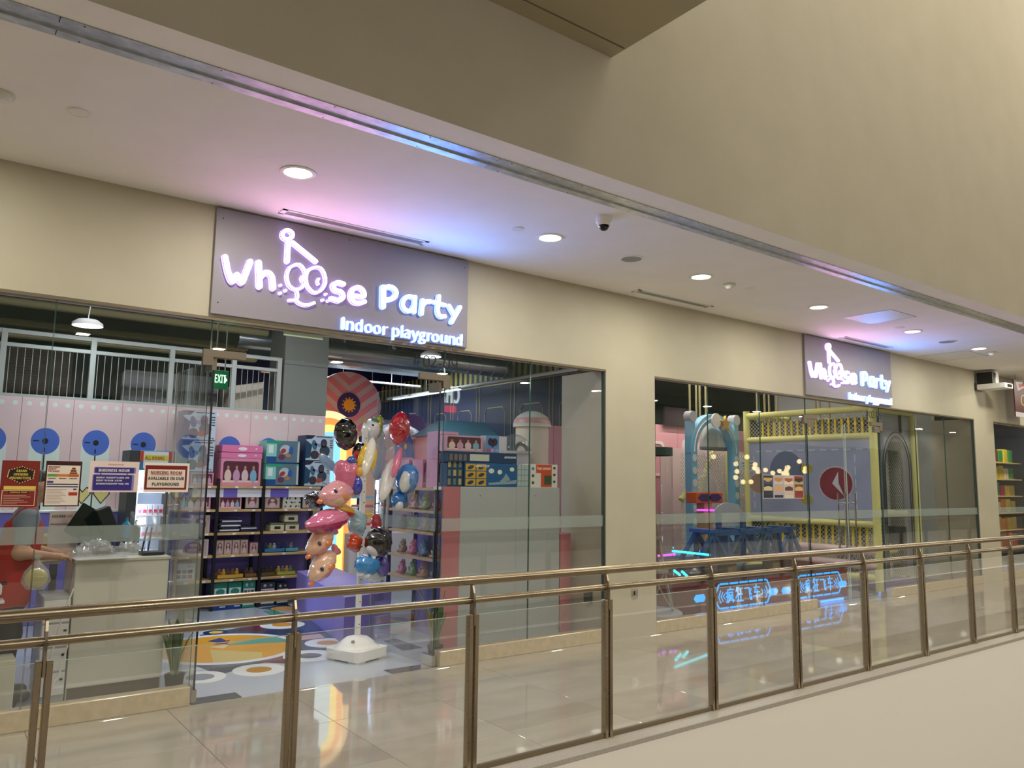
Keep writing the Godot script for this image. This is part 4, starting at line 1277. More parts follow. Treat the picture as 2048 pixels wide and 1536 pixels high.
func shop_one_desk() -> void:
	var zf := -0.6
	var x0 := 0.955
	var x1 := 1.6
	var d := thing("reception_desk", "white reception desk with a dark kick board behind the left window", "desk", Vector3(1.28, 0, -0.85))
	obj("front_panel", MB.new().cbox(Vector3(x0, 0.085, zf - 0.02), Vector3(x1, 0.975, zf), 0.002), M.off_white, d)
	obj("kick_board", MB.new().box(Vector3(x0 + 0.01, 0.0, zf - 0.03), Vector3(x1 - 0.01, 0.085, zf - 0.012)), M.trim_brown, d)
	obj("side_panel", MB.new().cbox(Vector3(x0, 0.0, zf - 0.5), Vector3(x0 + 0.02, 0.975, zf - 0.021), 0.002), M.off_white, d)
	obj("side_panel", MB.new().cbox(Vector3(x1 - 0.02, 0.0, zf - 0.5), Vector3(x1, 0.975, zf - 0.021), 0.002), M.off_white, d)
	obj("worktop", MB.new().cbox(Vector3(x0 - 0.01, 0.975, zf - 0.52), Vector3(x1 + 0.01, 0.998, zf + 0.008), 0.003), M.off_white, d)
	var lower := thing("work_table", "low dark work table behind the left window", "table", Vector3(0.2, 0, -1.5))
	obj("top", MB.new().cbox(Vector3(-0.9, 0.92, -1.9), Vector3(0.93, 0.95, -1.15), 0.003), M.off_white, lower)
	for q in [[-0.85, -1.2], [0.86, -1.2], [-0.85, -1.85], [0.86, -1.85]]:
		obj("leg", MB.new().cbox(Vector3(q[0], 0, q[1] - 0.03), Vector3(q[0] + 0.05, 0.92, q[1] + 0.03), 0.003), M.grey, lower)
	solo("document_tray", "white paper tray lying on the desk's front edge", "tray", MB.new().cbox(Vector3(0.935, 1.0, zf - 0.2), Vector3(1.29, 1.012, zf + 0.1), 0.004), M.white_gloss, Vector3(1.1, 1.0, zf))
	# cabinet of white drawers left of the desk
	var cb := thing("drawer_tower", "narrow white drawer tower with a hanging cable beside the desk", "drawers", Vector3(0.87, 0, -0.75))
	obj("case", MB.new().cbox(Vector3(0.77, 0.0, -1.0), Vector3(0.948, 0.74, -0.62), 0.004), M.lacquer_grey, cb)
	for i in 4:
		var dr := obj("drawer", MB.new().cbox(Vector3(0.775, 0.05 + 0.17 * i, -0.62), Vector3(0.943, 0.205 + 0.17 * i, -0.606), 0.003), M.white, cb)
		obj("knob", MB.new().ball(Vector3(0.92, 0.16 + 0.17 * i, -0.6), Vector3(0.012, 0.009, 0.008), 10), M.black, dr)
	solo("power_cable", "white cable looping down beside the drawer tower", "cable", MB.new().tube([Vector3(0.95, 0.8, -0.57), Vector3(0.9, 0.66, -0.55), Vector3(0.86, 0.45, -0.56), Vector3(0.82, 0.22, -0.56), Vector3(0.85, 0.12, -0.55), Vector3(0.9, 0.2, -0.56), Vector3(0.94, 0.4, -0.57)], 0.006, 8), M.white, Vector3(0.88, 0.4, -0.57))
	var yb := thing("knotted_bag", "clear bag with a yellow ball hanging beside the desk", "bag", Vector3(0.678, 0.917, -0.5))
	var yo: Vector3 = Vector3(0.698, 0.895, -0.5)
	obj("ball", MB.new().paint("#d8c83c").ball(yo, Vector3(0.075, 0.07, 0.06), 20), M.foil, yb)
	obj("bag_skin", MB.new().lathe([Vector2(0.0001, -0.085), Vector2(0.06, -0.075), Vector2(0.095, -0.02), Vector2(0.075, 0.05), Vector2(0.03, 0.1), Vector2(0.012, 0.13), Vector2(0.03, 0.16)], 18, Transform3D(Basis(), yo), false), M.plastic_bag, yb)
	foil_pile("crumpled silver film heap on the left end of the desk", Vector3(1.0, 0.998, -0.7), Vector3(0.08, 0.08, 0.07), M.plastic_bag, 4)
	foil_pile("crumpled clear packaging heap on the middle of the desk", Vector3(1.1, 0.998, -0.78), Vector3(0.15, 0.12, 0.1), M.plastic_bag, 7)
	foil_pile("small clear packaging heap by the router", Vector3(1.36, 0.998, -0.88), Vector3(0.11, 0.09, 0.09), M.plastic_bag, 9)
	# router with two aerials
	var ro := thing("wifi_router", "flat black router with two upright aerials on the desk's right end", "router", Vector3(1.5, 0.998, -0.76))
	obj("body", MB.new().cbox(Vector3(1.42, 1.0, -0.84), Vector3(1.585, 1.025, -0.69), 0.006), M.black, ro)
	obj("aerial", MB.new().cbox(Vector3(-0.006, 0, -0.005), Vector3(0.006, 0.2, 0.005), 0.002, Transform3D(Basis(Vector3.BACK, -0.15), Vector3(1.445, 1.02, -0.83))), M.black, ro)
	obj("aerial", MB.new().cbox(Vector3(-0.006, 0, -0.005), Vector3(0.006, 0.19, 0.005), 0.002, Transform3D(Basis(Vector3.BACK, -0.1), Vector3(1.49, 1.02, -0.83))), M.black, ro)
	# point of sale terminal seen from behind: two black slanted panels
	var po := thing("sales_terminal", "black tilted sales terminal on the desk", "terminal", Vector3(1.1, 0.998, -1.0))
	obj("screen_back", MB.new().cbox(Vector3(-0.13, 0, -0.012), Vector3(0.13, 0.26, 0.012), 0.005, Transform3D(Basis(Vector3.BACK, -0.55) * Basis(Vector3.RIGHT, -0.3), Vector3(1.02, 1.12, -1.0))), M.black_gloss, po)
	obj("printer_lid", MB.new().cbox(Vector3(-0.05, 0, -0.08), Vector3(0.05, 0.26, 0.08), 0.006, Transform3D(Basis(Vector3.BACK, 0.4), Vector3(1.26, 1.12, -0.98))), M.black, po)
	obj("stand", MB.new().cbox(Vector3(1.02, 0.998, -1.06), Vector3(1.26, 1.14, -0.94), 0.008), M.grey_dark, po)
	# signs and small things on the desk
	var ls := thing("locker_notice", "white upright notice reading LOCKER FREE on the desk", "notice", Vector3(0.93, 0.95, -1.12))
	var r: Vector4 = Vector4(0.818, 1.148, 1.018, 1.335)
	obj("sheet", MB.new().cbox(Vector3(r.x, 0.95, -1.11), Vector3(r.z, r.w, -1.105), 0.001), M.paper, ls)
	lettering("LOCKER", Vector3(r.x + 0.02, r.w - 0.05, -1.1045), 0.09, 0.018, M.ink_navy, ls)
	lettering("FREE...", Vector3(r.x + 0.115, r.w - 0.05, -1.1045), 0.06, 0.018, M.ink_pink, ls)
	obj("rule", MB.new().box(Vector3(r.x + 0.01, r.w - 0.105, -1.105), Vector3(r.z - 0.02, r.w - 0.099, -1.1043)), M.ink_purple, ls)
	for q in [[1.38, 0.12, "small clear acrylic card holder on the desk"], [1.515, 0.16, "larger clear acrylic card holder at the desk's right end"]]:
		var hx: float = q[0]
		var hw: float = q[1]
		solo("card_holder", q[2], "holder", MB.new().hexa([Vector3(hx, 1.02, -0.98), Vector3(hx + hw, 1.02, -0.98), Vector3(hx + hw, 1.02, -0.97), Vector3(hx, 1.02, -0.97), Vector3(hx, 1.33, -1.03), Vector3(hx + hw, 1.31, -1.03), Vector3(hx + hw, 1.31, -1.022), Vector3(hx, 1.33, -1.022)]), M.acrylic, Vector3(hx + hw / 2, 1.0, -0.98))
	solo("ribbon_bottle", "small blue spray bottle behind the card holders", "bottle", MB.new().paint("#3a9fd8").lathe([Vector2(0.0001, 0), Vector2(0.035, 0.0), Vector2(0.035, 0.1), Vector2(0.012, 0.13), Vector2(0.012, 0.16), Vector2(0.0001, 0.16)], 16, Transform3D(Basis(), Vector3(1.36, 1.12, -1.04))), M.foil, Vector3(1.36, 1.12, -1.04))
	solo("hand_pump", "clear pump bottle with a dark cap behind the card holders", "bottle", MB.new().paint("#4a545c").lathe([Vector2(0.0001, 0), Vector2(0.03, 0.0), Vector2(0.03, 0.2), Vector2(0.012, 0.22), Vector2(0.012, 0.26), Vector2(0.0001, 0.26)], 16, Transform3D(Basis(), Vector3(1.43, 1.0, -1.02))), M.foil, Vector3(1.43, 1.0, -1.02))
	var yc := solo("yellow_crate", "yellow plastic crate behind the frosted band", "crate", MB.new().paint("#d9b21e").cbox(Vector3(0.62, 0.95, -1.5), Vector3(1.0, 1.14, -1.2), 0.006), M.print, Vector3(0.8, 0.95, -1.35))
	yc.set_meta("label", "yellow plastic crate on the work table")
	var bd := thing("balloon_dog", "lilac twisted balloon animal beside the red vest", "balloon", Vector3(0.8, 0.95, -1.25))
	var bo := Vector3(0.8, 0.985, -1.25)
	obj("body", MB.new().paint("#b58bd0").ball(bo, Vector3(0.085, 0.035, 0.035), 16).ball(bo + Vector3(-0.07, 0.045, 0), Vector3(0.03, 0.04, 0.028), 14), M.foil, bd)
	obj("ear", MB.new().paint("#c39cdb").ball(bo + Vector3(-0.1, 0.1, 0), Vector3(0.018, 0.05, 0.018), 12, Basis(Vector3.BACK, 0.5)).ball(bo + Vector3(-0.06, 0.1, 0), Vector3(0.018, 0.05, 0.018), 12, Basis(Vector3.BACK, -0.2)), M.foil, bd)
	# white papers at the left edge
	solo("paper_stack", "white folded paper at the left edge beside the window", "paper", MB.new().paint("#e6e4e0").cbox(Vector3(0.26, 0.74, -0.6), Vector3(0.52, 0.76, -0.45), 0.003, Transform3D()).cbox(Vector3(0.26, 0.8, -0.58), Vector3(0.5, 0.86, -0.46), 0.003), M.print, Vector3(0.4, 0.74, -0.5))
	solo("floor_carton", "cream carton standing on the floor by the left window", "carton", MB.new().paint("#d9d6c0").cbox(Vector3(0.3, 0.0, -0.7), Vector3(0.62, 0.36, -0.45), 0.006), M.print, Vector3(0.46, 0, -0.6))
	# snake plants in dark pots
	plant("snake plant in a dark pot right of the white desk", Vector3(1.67, 0, -0.5), 0.62, 5)
	plant("snake plant in a dark pot right of the open entrance", Vector3(3.88, 0, -0.3), 0.62, 9)
	# drinks fridge
	var z := -3.4
	var fx0 := 1.80
	var fx1 := 2.27
	var f := thing("drinks_fridge", "tall black lit drinks fridge with a colourful header behind the desk", "fridge", Vector3(2.03, 0, -3.6))
	obj("side", MB.new().cbox(Vector3(fx0, 0, z - 0.42), Vector3(fx0 + 0.1, 1.9, z), 0.005), M.grey_dark, f)
	obj("side", MB.new().cbox(Vector3(fx1 - 0.02, 0, z - 0.42), Vector3(fx1, 1.9, z), 0.004), M.black, f)
	obj("back", MB.new().box(Vector3(fx0 + 0.1, 0.0, z - 0.42), Vector3(fx1 - 0.02, 1.9, z - 0.4)), M.white, f)
	obj("base", MB.new().cbox(Vector3(fx0 + 0.1, 0.0, z - 0.4), Vector3(fx1 - 0.02, 0.3, z - 0.005), 0.004), M.black, f)
	var hd := obj("header", MB.new().paint("#2f7fae").cbox(Vector3(fx0 + 0.1, 1.68, z - 0.4), Vector3(fx1 - 0.0205, 1.9, z + 0.004), 0.004), M.print, f)
	obj("header_print", MB.new().paint("#c8432e").box(Vector3(fx0 + 0.1, 1.78, z + 0.004), Vector3(fx0 + 0.14, 1.89, z + 0.006)).paint("#c8432e").box(Vector3(fx1 - 0.07, 1.79, z + 0.004), Vector3(fx1 - 0.03, 1.89, z + 0.006)).paint("#e8eef0").box(Vector3(fx0 + 0.14, 1.7, z + 0.004), Vector3(fx1 - 0.07, 1.89, z + 0.0055)).paint("#e3d84a").box(Vector3(fx0 + 0.15, 1.79, z + 0.0055), Vector3(fx1 - 0.075, 1.85, z + 0.0065)), M.print, hd)
	lettering("ALL DRINKS", Vector3(fx0 + 0.155, 1.8, z + 0.0068), 0.2, 0.035, M.ink_red, hd)
	for i in 5:
		obj("shelf", MB.new().cbox(Vector3(fx0 + 0.105, 0.42 + 0.25 * i, z - 0.38), Vector3(fx1 - 0.025, 0.435 + 0.25 * i, z - 0.02), 0.002), M.white, f)
	obj("lamp_strip", MB.new().box(Vector3(fx0 + 0.12, 1.665, z - 0.05), Vector3(fx1 - 0.04, 1.679, z - 0.02)), M.strip_cool, f)
	area(Vector3((fx0 + fx1) / 2, 1.65, z - 0.06), Vector2(0.3, 0.05), 1.6, Color(0.72, 0.82, 1.0), Vector3(-PI / 2 + 0.4, 0, 0), "lamp_light", f)
	obj("lamp_strip", MB.new().box(Vector3(fx0 + 0.102, 0.4, z - 0.03), Vector3(fx0 + 0.112, 1.66, z - 0.015)), M.strip_cool, f)
	area(Vector3(fx0 + 0.125, 1.0, z - 0.08), Vector2(0.04, 1.2), 2.0, Color(0.72, 0.82, 1.0), Vector3(0, -PI / 2, 0), "lamp_light", f)
	var names := ["second shelf from the bottom", "third shelf", "fourth shelf", "top shelf"]
	for s in [1, 2, 3, 4]:
		for i in 5:
			var bx := fx0 + 0.13 + 0.056 * i
			var by: float = 0.436 + 0.25 * s
			if s == 1 and i > 2:
				continue
			var t := thing("drink_carton", "%s red and white drink carton on the fridge's %s" % [["leftmost", "second", "middle", "fourth", "rightmost"][i], names[s - 1]], "carton", Vector3(bx, by, z - 0.1), "drink cartons in the fridge")
			obj("carton", MB.new().paint("#eee6ea").cbox(Vector3(bx, by, z - 0.15), Vector3(bx + 0.048, by + 0.115, z - 0.09), 0.002), M.print, t)
			obj("print", MB.new().paint("#c23a4a").box(Vector3(bx + 0.006, by + 0.02, z - 0.09), Vector3(bx + 0.042, by + 0.06, z - 0.0892)), M.print, t)


func plant(label: String, o: Vector3, h: float, n: int) -> void:
	var t := thing("snake_plant", label, "plant", o, "snake plants at the entrance")
	obj("pot", MB.new().lathe([Vector2(0.0001, 0), Vector2(0.055, 0), Vector2(0.075, 0.12), Vector2(0.068, 0.12), Vector2(0.06, 0.1), Vector2(0.0001, 0.1)], 20, Transform3D(Basis(), o)), M.pot, t)
	var rng := RandomNumberGenerator.new()
	rng.seed = n
	for i in n:
		var a := TAU * i / n + rng.randf() * 0.6
		var lean := 0.1 + 0.28 * rng.randf()
		var hh := h * (0.65 + 0.35 * rng.randf()) - 0.1
		var rows := []
		var side := Vector3(-sin(a), 0, cos(a))
		for k in 9:
			var u := k / 8.0
			var w := 0.028 * (0.55 + 1.5 * u) * (1.0 - pow(u, 4.0)) + 0.001
			var c := o + Vector3(cos(a) * (0.02 + lean * u * u * hh), 0.1 + hh * u, sin(a) * (0.02 + lean * u * u * hh))
			rows.append(PackedVector3Array([c - side * w, c + Vector3(cos(a), 0, sin(a)) * -0.008, c + side * w, c + Vector3(cos(a), 0, sin(a)) * 0.004]))
		var lf := obj("leaf", MB.new().grid(rows, true), M.leaf, t)
		var l1 := []
		var l2 := []
		for r in rows:
			l1.append(r[0])
			l2.append(r[2])
		obj("leaf_margin", MB.new().tube(l1, 0.003, 5).tube(l2, 0.003, 5), M.leaf_edge, lf)


func dab(b: MB, hex: String, o: Vector2, rx: float, ry: float, z: float, turn := 0.0) -> void:
	b.paint(hex).prism(disc(o, rx, ry, 14, 0.0, TAU, turn), z, z + 0.0006)


# a printed carton; r is (x0, y0, x1, y1) of its front
func toybox(called: String, label: String, r: Vector4, z: float, deep: float, hex: String, style: int, group: String) -> Node3D:
	var t := thing(called, label, "toy box", Vector3((r.x + r.z) / 2, r.y, z - deep / 2), group)
	obj("carton", MB.new().paint(hex).cbox(Vector3(r.x, r.y, z - deep), Vector3(r.z, r.w, z), 0.002), M.print, t)
	var w := r.z - r.x
	var h := r.w - r.y
	var b := MB.new()
	var at := func(u: float, v: float) -> Vector2: return Vector2(r.x + w * u, r.y + h * v)
	var fill := func(c: String, u0: float, v0: float, u1: float, v1: float, lift := 0.0005) -> void:
		b.paint(c).box(Vector3(r.x + w * u0, r.y + h * v0, z), Vector3(r.x + w * u1, r.y + h * v1, z + lift))
	match style:
		0:
			fill.call("#b9c9d6", 0.0, 0.03, 1.0, 1.0)
			b.paint("#1e4763").prism(PackedVector2Array([at.call(0.0, 0.1), at.call(0.16, 0.12), at.call(0.22, 0.62), at.call(0.0, 0.8)]), z, z + 0.001)
			b.paint("#16283e").prism(PackedVector2Array([at.call(0.0, 1.0), at.call(0.34, 1.0), at.call(0.2, 0.86), at.call(0.0, 0.84)]), z, z + 0.0011)
			dab(b, "#4a6a88", at.call(0.3, 0.62), w * 0.09, h * 0.2, z + 0.001, 0.2)
			dab(b, "#7f9ab4", at.call(0.45, 0.62), w * 0.16, h * 0.06, z + 0.001, -0.3)
			dab(b, "#2e3d5e", at.call(0.64, 0.7), w * 0.12, h * 0.17, z + 0.001)
			dab(b, "#5a3f3a", at.call(0.64, 0.66), w * 0.07, h * 0.09, z + 0.0015)
			dab(b, "#34475a", at.call(0.68, 0.4), w * 0.19, h * 0.22, z + 0.001)
			dab(b, "#a8503a", at.call(0.58, 0.24), w * 0.13, h * 0.1, z + 0.0015, 0.3)
			dab(b, "#3b3a44", at.call(0.32, 0.24), w * 0.16, h * 0.17, z + 0.001)
			for k in 4:
				fill.call("#27303c", 0.86, 0.52 + 0.09 * k, 0.97, 0.555 + 0.09 * k, 0.001)
				fill.call("#27303c", 0.7 + 0.07 * k, 0.12 - 0.02 * k, 0.74 + 0.07 * k, 0.16 - 0.02 * k, 0.001)
			fill.call("#27303c", 0.36, 0.93, 0.94, 0.965, 0.001)
		1:
			fill.call("#8fd0c4", 0.0, 0.0, 0.3, 1.0)
			fill.call("#5d7a86", 0.3, 0.06, 0.94, 1.0)
			fill.call("#2f9a78", 0.0, 0.86, 0.48, 1.0, 0.001)
			fill.call("#1f4f8a", 0.0, 0.0, 0.3, 0.3, 0.001)
			fill.call("#1b3f74", 0.3, 0.0, 1.0, 0.06, 0.001)
			fill.call("#dfe9e6", 0.06, 0.45, 0.2, 0.8, 0.001)
			fill.call("#c5ccd2", 0.94, 0.0, 1.0, 0.9, 0.001)
			dab(b, "#b7c3cc", at.call(0.55, 0.62), w * 0.16, h * 0.2, z + 0.001, 0.5)
			dab(b, "#2f5fa8", at.call(0.74, 0.58), w * 0.07, h * 0.18, z + 0.0015)
			dab(b, "#b03a34", at.call(0.5, 0.55), w * 0.09, h * 0.1, z + 0.0015, 0.6)
			dab(b, "#c9813c", at.call(0.66, 0.36), w * 0.08, h * 0.08, z + 0.0015)
			dab(b, "#6b3a52", at.call(0.46, 0.28), w * 0.1, h * 0.13, z + 0.001)
		2:
			b.paint("#5a2a3a").prism(rounded(r.x + w * 0.06, r.y + h * 0.12, r.z - w * 0.06, r.w - h * 0.1, minf(w, h) * 0.1), z, z + 0.0006)
			var seedv := int(absf(r.x * 977.0 + r.y * 331.0))
			for k in 4:
				var u := 0.18 + 0.21 * k
				dab(b, ["#d9c0c4", "#7fb0c8", "#e0c8b8", "#c89ab4"][(k + seedv) % 4], at.call(u, 0.36), w * 0.085, h * 0.24, z + 0.0008)
				dab(b, "#b98a72", at.call(u, 0.66), w * 0.03, h * 0.08, z + 0.0012)
			fill.call("#e9c9b8", 0.06, 0.12, 0.94, 0.2, 0.0012)
		3:
			fill.call("#c9c9bf", 0.03, 0.04, 0.97, 0.96)
			for k in 12:
				dab(b, "#22241e" if k % 3 else "#8a7a3a", at.call(0.12 + 0.26 * (k % 4) + 0.05 * (k % 3), 0.18 + 0.3 * (k / 4)), w * 0.075, h * 0.06, z + 0.0008, 0.5 * k)
		4:
			fill.call("#1e7f62", 0.0, 0.78, 1.0, 1.0)
			fill.call("#dfe8e6", 0.08, 0.36, 0.92, 0.8, 0.0006)
			fill.call("#1c3f8a", 0.0, 0.0, 1.0, 0.36, 0.0006)
			dab(b, "#2f8f74", at.call(0.5, 0.66), w * 0.32, h * 0.12, z + 0.001)
			for k in 3:
				fill.call("#e6ecf2", 0.5, 0.08 + 0.08 * k, 0.92, 0.12 + 0.08 * k, 0.001)
		5:
			fill.call("#dfe4e6", 0.06, 0.1, 0.94, 0.72)
			for k in 6:
				fill.call(["#3b4650", "#7b8a94", "#a4524a", "#43515c", "#8d7a4c", "#39424c"][k], 0.1 + 0.28 * (k % 3), 0.16 + 0.28 * (k / 3), 0.32 + 0.28 * (k % 3), 0.38 + 0.28 * (k / 3), 0.001)
			dab(b, "#c8d6d0", at.call(0.3, 0.86), w * 0.1, h * 0.06, z + 0.001)
			dab(b, "#b98aa0", at.call(0.7, 0.86), w * 0.1, h * 0.06, z + 0.001)
		6:
			fill.call("#b9a79a", 0.06, 0.06, 0.94, 0.94)
			dab(b, "#7a4a4a", at.call(0.5, 0.5), w * 0.3, h * 0.36, z + 0.0006)
			dab(b, "#d9b8a4", at.call(0.5, 0.66), w * 0.13, h * 0.12, z + 0.001)
			dab(b, "#cfb0b8", at.call(0.5, 0.3), w * 0.2, h * 0.2, z + 0.001)
		9:
			dab(b, "#f0e6ea", at.call(0.5, 0.5), w * 0.11, h * 0.26, z)
			var cb := MB.new()
			dab(cb, "#f0d6e0", at.call(0.84, 0.55), w * 0.03, h * 0.12, z)
			obj("corner_print", cb, M.print, t)
	if b.v.size():
		obj("print", b, M.print, t)
	return t


func shop_one_shelves() -> void:
	var zf := -3.92
	var zb := -4.285
	var xs := [2.405, 2.925, 3.495, 4.285]
	var tops := [1.51, 1.22, 0.935, 0.665, 0.37]
	var s := thing("toy_shelves", "black framed toy shelving with pale wooden boards along the rear wall", "shelving", Vector3(3.35, 0, -4.1))
	for x in xs:
		for z in [zf - 0.01, zb + 0.03]:
			obj("upright", MB.new().cbox(Vector3(x - 0.02, 0, z - 0.02), Vector3(x + 0.02, 1.51 if x > 4.0 else 1.6, z + 0.01), 0.002), M.black, s)
	for k in 3:
		var a: float = xs[k] + 0.02
		var e: float = xs[k + 1] - 0.02
		obj("back_panel", MB.new().box(Vector3(a, 0.02, zb), Vector3(e, 1.5, zb + 0.006)), M.purple_wall if k else M.grey, s)
		for y in tops:
			var bd := obj("shelf", MB.new().cbox(Vector3(a, y - 0.03, zb + 0.01), Vector3(e, y, zf), 0.002), M.wood, s)
			for q in [0.35, 0.78]:
				obj("price_tag", MB.new().box(Vector3(lerpf(a, e, q), y - 0.026, zf), Vector3(lerpf(a, e, q) + 0.04, y - 0.004, zf + 0.002)), M.paper, bd)
		obj("sign_strip", MB.new().paint("#e4e4ea").box(Vector3(a, 1.37, zf - 0.03), Vector3(e, 1.475, zf - 0.024)).paint("#6f62bd").box(Vector3(lerpf(a, e, 0.1), 1.37, zf - 0.024), Vector3(lerpf(a, e, 0.42), 1.475, zf - 0.022)), M.print, s)
	var zz := -3.955
	var G := "toy boxes on the rear shelves"
	# left bay, seen through the open door
	toybox("doll_box", "pink doll window box under two robot kits in the left bay", Vector4(2.6, 1.511, 2.87, 1.668), zz, 0.28, "#d98aa0", 2, G)
	toybox("robot_kit_box", "white robot kit box, lower of two on top of the left bay", Vector4(2.481, 1.672, 2.857, 2.055), zz, 0.26, "#28506e", 0, G)
	toybox("robot_kit_box", "white robot kit box, upper of two on top of the left bay", Vector4(2.469, 2.058, 2.859, 2.42), zz, 0.26, "#28506e", 0, G)
	toybox("doll_box", "wide pink doll window box on the left bay's second board", Vector4(2.47, 1.221, 2.854, 1.4), zz, 0.26, "#cf9aa4", 2, G)
	toybox("plush_carton", "beige doll carton on the left bay's third board", Vector4(2.46, 0.936, 2.62, 1.12), zz, 0.24, "#c8b8b0", 6, G)
	toybox("plush_carton", "pinkish doll carton on the left bay's third board", Vector4(2.64, 0.936, 2.86, 1.15), zz, 0.24, "#cdb0b4", 6, G)
	toybox("plush_carton", "pale doll carton on the left bay's fourth board", Vector4(2.5, 0.666, 2.86, 0.86), zz, 0.24, "#c9c4c8", 6, G)
	toybox("craft_box", "blue grey picture box on the left bay's lowest board", Vector4(2.48, 0.371, 2.72, 0.58), zz, 0.24, "#b8c4d0", 5, G)
	# middle bay
	toybox("pink_gift_box", "shallow pink box with a white ribbon print, lower of two on the middle bay", Vector4(2.95, 1.855, 3.46, 1.925), zz, 0.3, "#e27ba6", 9, G)
	toybox("pink_gift_box", "shallow pink box with a white ribbon print, upper of two on the middle bay", Vector4(2.955, 1.932, 3.465, 2.02), zz, 0.3, "#e27ba6", 9, G)
	toybox("doll_box", "large pink window box with two gowned dolls on the middle bay's top board", Vector4(2.95, 1.511, 3.455, 1.852), zz, 0.3, "#dc8fa8", 2, G)
	toybox("doll_box", "wide pink doll window box on the middle bay's second board", Vector4(2.95, 1.221, 3.23, 1.378), zz, 0.26, "#d99aa8", 2, G)
	toybox("doll_box", "narrow black doll box on the middle bay's second board", Vector4(3.27, 1.221, 3.46, 1.43), zz, 0.24, "#1d1a20", 6, G)
	for i in 9:
		var hh := 0.0175
		var yy := 0.9355 + (hh + 0.001) * i
		var sh := 0.012 * ((i * 7) % 5)
		solo("flat_pack", "flat dark packet, %s of the nine stacked on the middle bay's third board" % ["lowest", "second", "third", "fourth", "fifth", "sixth", "seventh", "eighth", "topmost"][i], "packet", MB.new().paint(["#2a2430", "#d8d4d8", "#22304a"][i % 3]).cbox(Vector3(2.96 + sh, yy, zz - 0.25), Vector3(3.2 + sh, yy + hh, zz), 0.002), M.print, Vector3(3.08, yy, zz - 0.12), "flat packets on the middle bay")
	for i in 4:
		var yy := 0.9355 + 0.0185 * i
		solo("flat_pack", "wide flat packet, %s of the four lying right of the tall packet stack" % ["lowest", "second", "third", "topmost"][i], "packet", MB.new().paint(["#2a2430", "#1d2436", "#c9c8d2", "#20222e"][i]).cbox(Vector3(3.24, yy, zz - 0.25), Vector3(3.46 - 0.01 * i, yy + 0.017, zz), 0.002), M.print, Vector3(3.35, yy, zz - 0.12), "flat packets on the middle bay")
	for i in 4:
		toybox("doll_carton", "small beige doll carton, %s of four on the middle bay's fourth board" % ["leftmost", "second", "third", "rightmost"][i], Vector4(2.95 + 0.1 * i, 0.666, 3.042 + 0.1 * i, 0.84), zz, 0.2, "#b79a8c", 6, G)
	toybox("pink_carton", "small pink and green carton right of the four doll cartons", Vector4(3.37, 0.666, 3.47, 0.8), zz, 0.2, "#c98aa0", 6, G)
	tray("shallow yellow tray of brown toys on the middle bay's lowest board", 2.99, 3.3, 0.371, "#c9a03a", zz, ["#8a5a34", "#d9a43a", "#6b4a34"])
	tray("shallow dark tray at the right end of the middle bay's lowest board", 3.33, 3.47, 0.371, "#7a5a34", zz, ["#5a4030", "#7a5230"])
	for i in 2:
		toybox("detergent_box", ["green and blue upright box, left one on the floor of the middle bay", "green and blue upright box, right one on the floor of the middle bay"][i], Vector4(2.95 + 0.178 * i, 0.005, 3.118 + 0.178 * i, 0.325), zz, 0.2, "#1e7f62", 4, G)
	toybox("picture_box", "green topped white picture box on the floor of the middle bay", Vector4(3.31, 0.005, 3.465, 0.33), zz, 0.2, "#2a8f72", 5, G)
	# right bay
	toybox("robot_kit_clear_box", "teal and grey robot box, lower of two on the right bay's top board", Vector4(3.52, 1.511, 3.955, 1.8), zz, 0.28, "#7fc4b8", 1, G)
	toybox("robot_kit_clear_box", "teal and grey robot box, upper of two on the right bay's top board", Vector4(3.515, 1.803, 3.955, 2.1), zz, 0.28, "#7fc4b8", 1, G)
	toybox("robot_kit_box", "white robot kit box, lower of two at the right bay's end", Vector4(4.03, 1.511, 4.385, 1.845), zz + 0.03, 0.3, "#1d3a5c", 0, G)
	toybox("robot_kit_box", "white robot kit box, upper of two at the right bay's end", Vector4(4.03, 1.848, 4.42, 2.19), zz + 0.03, 0.3, "#1d3a5c", 0, G)
	toybox("figure_box", "brown and grey figure box on the right bay's second board", Vector4(3.52, 1.221, 3.735, 1.385), zz, 0.24, "#4a3a3c", 6, G)
	toybox("pattern_box", "white box with scattered black tool shapes on the right bay", Vector4(3.77, 1.221, 4.005, 1.39), zz, 0.24, "#d8d4c4", 3, G)
	toybox("dark_box", "dark blue box on the right bay's second board behind the balloons", Vector4(4.02, 1.221, 4.26, 1.38), zz, 0.24, "#27304a", 6, G)
	var lb := ["cream tub with an olive lid, lower left of three on the right bay", "cream tub with an olive lid, lower right of three on the right bay", "cream tub with an olive lid, on top of the other two tubs"]
	var lp := [[3.62, 0.936], [3.82, 0.936], [3.8, 1.05]]
	for i in 3:
		var x: float = lp[i][0]
		var y: float = lp[i][1]
		var t := thing("lidded_tub", lb[i], "tub", Vector3(x + 0.08, y, zz - 0.1), "lidded tubs on the right bay")
		obj("tub", MB.new().paint("#cfc9ae").cbox(Vector3(x, y, zz - 0.2), Vector3(x + 0.18, y + 0.085, zz), 0.006), M.print, t)
		obj("lid", MB.new().paint("#5c6a3a").cbox(Vector3(x - 0.006, y + 0.085, zz - 0.206), Vector3(x + 0.186, y + 0.104, zz + 0.006), 0.004), M.print, t)
		obj("sticker", MB.new().paint("#3a2f2a").box(Vector3(x + 0.05, y + 0.025, zz), Vector3(x + 0.13, y + 0.06, zz + 0.001)), M.print, t)
	tray("blue tray of small toys on the right bay's fourth board", 3.56, 3.82, 0.666, "#3f78a8", zz, ["#27406a", "#8a9a54", "#b7bcc2"])
	tray("teal tray of small toys beside the blue tray", 3.84, 4.0, 0.666, "#58a0b0", zz, ["#2f4a78", "#7f8a92"])
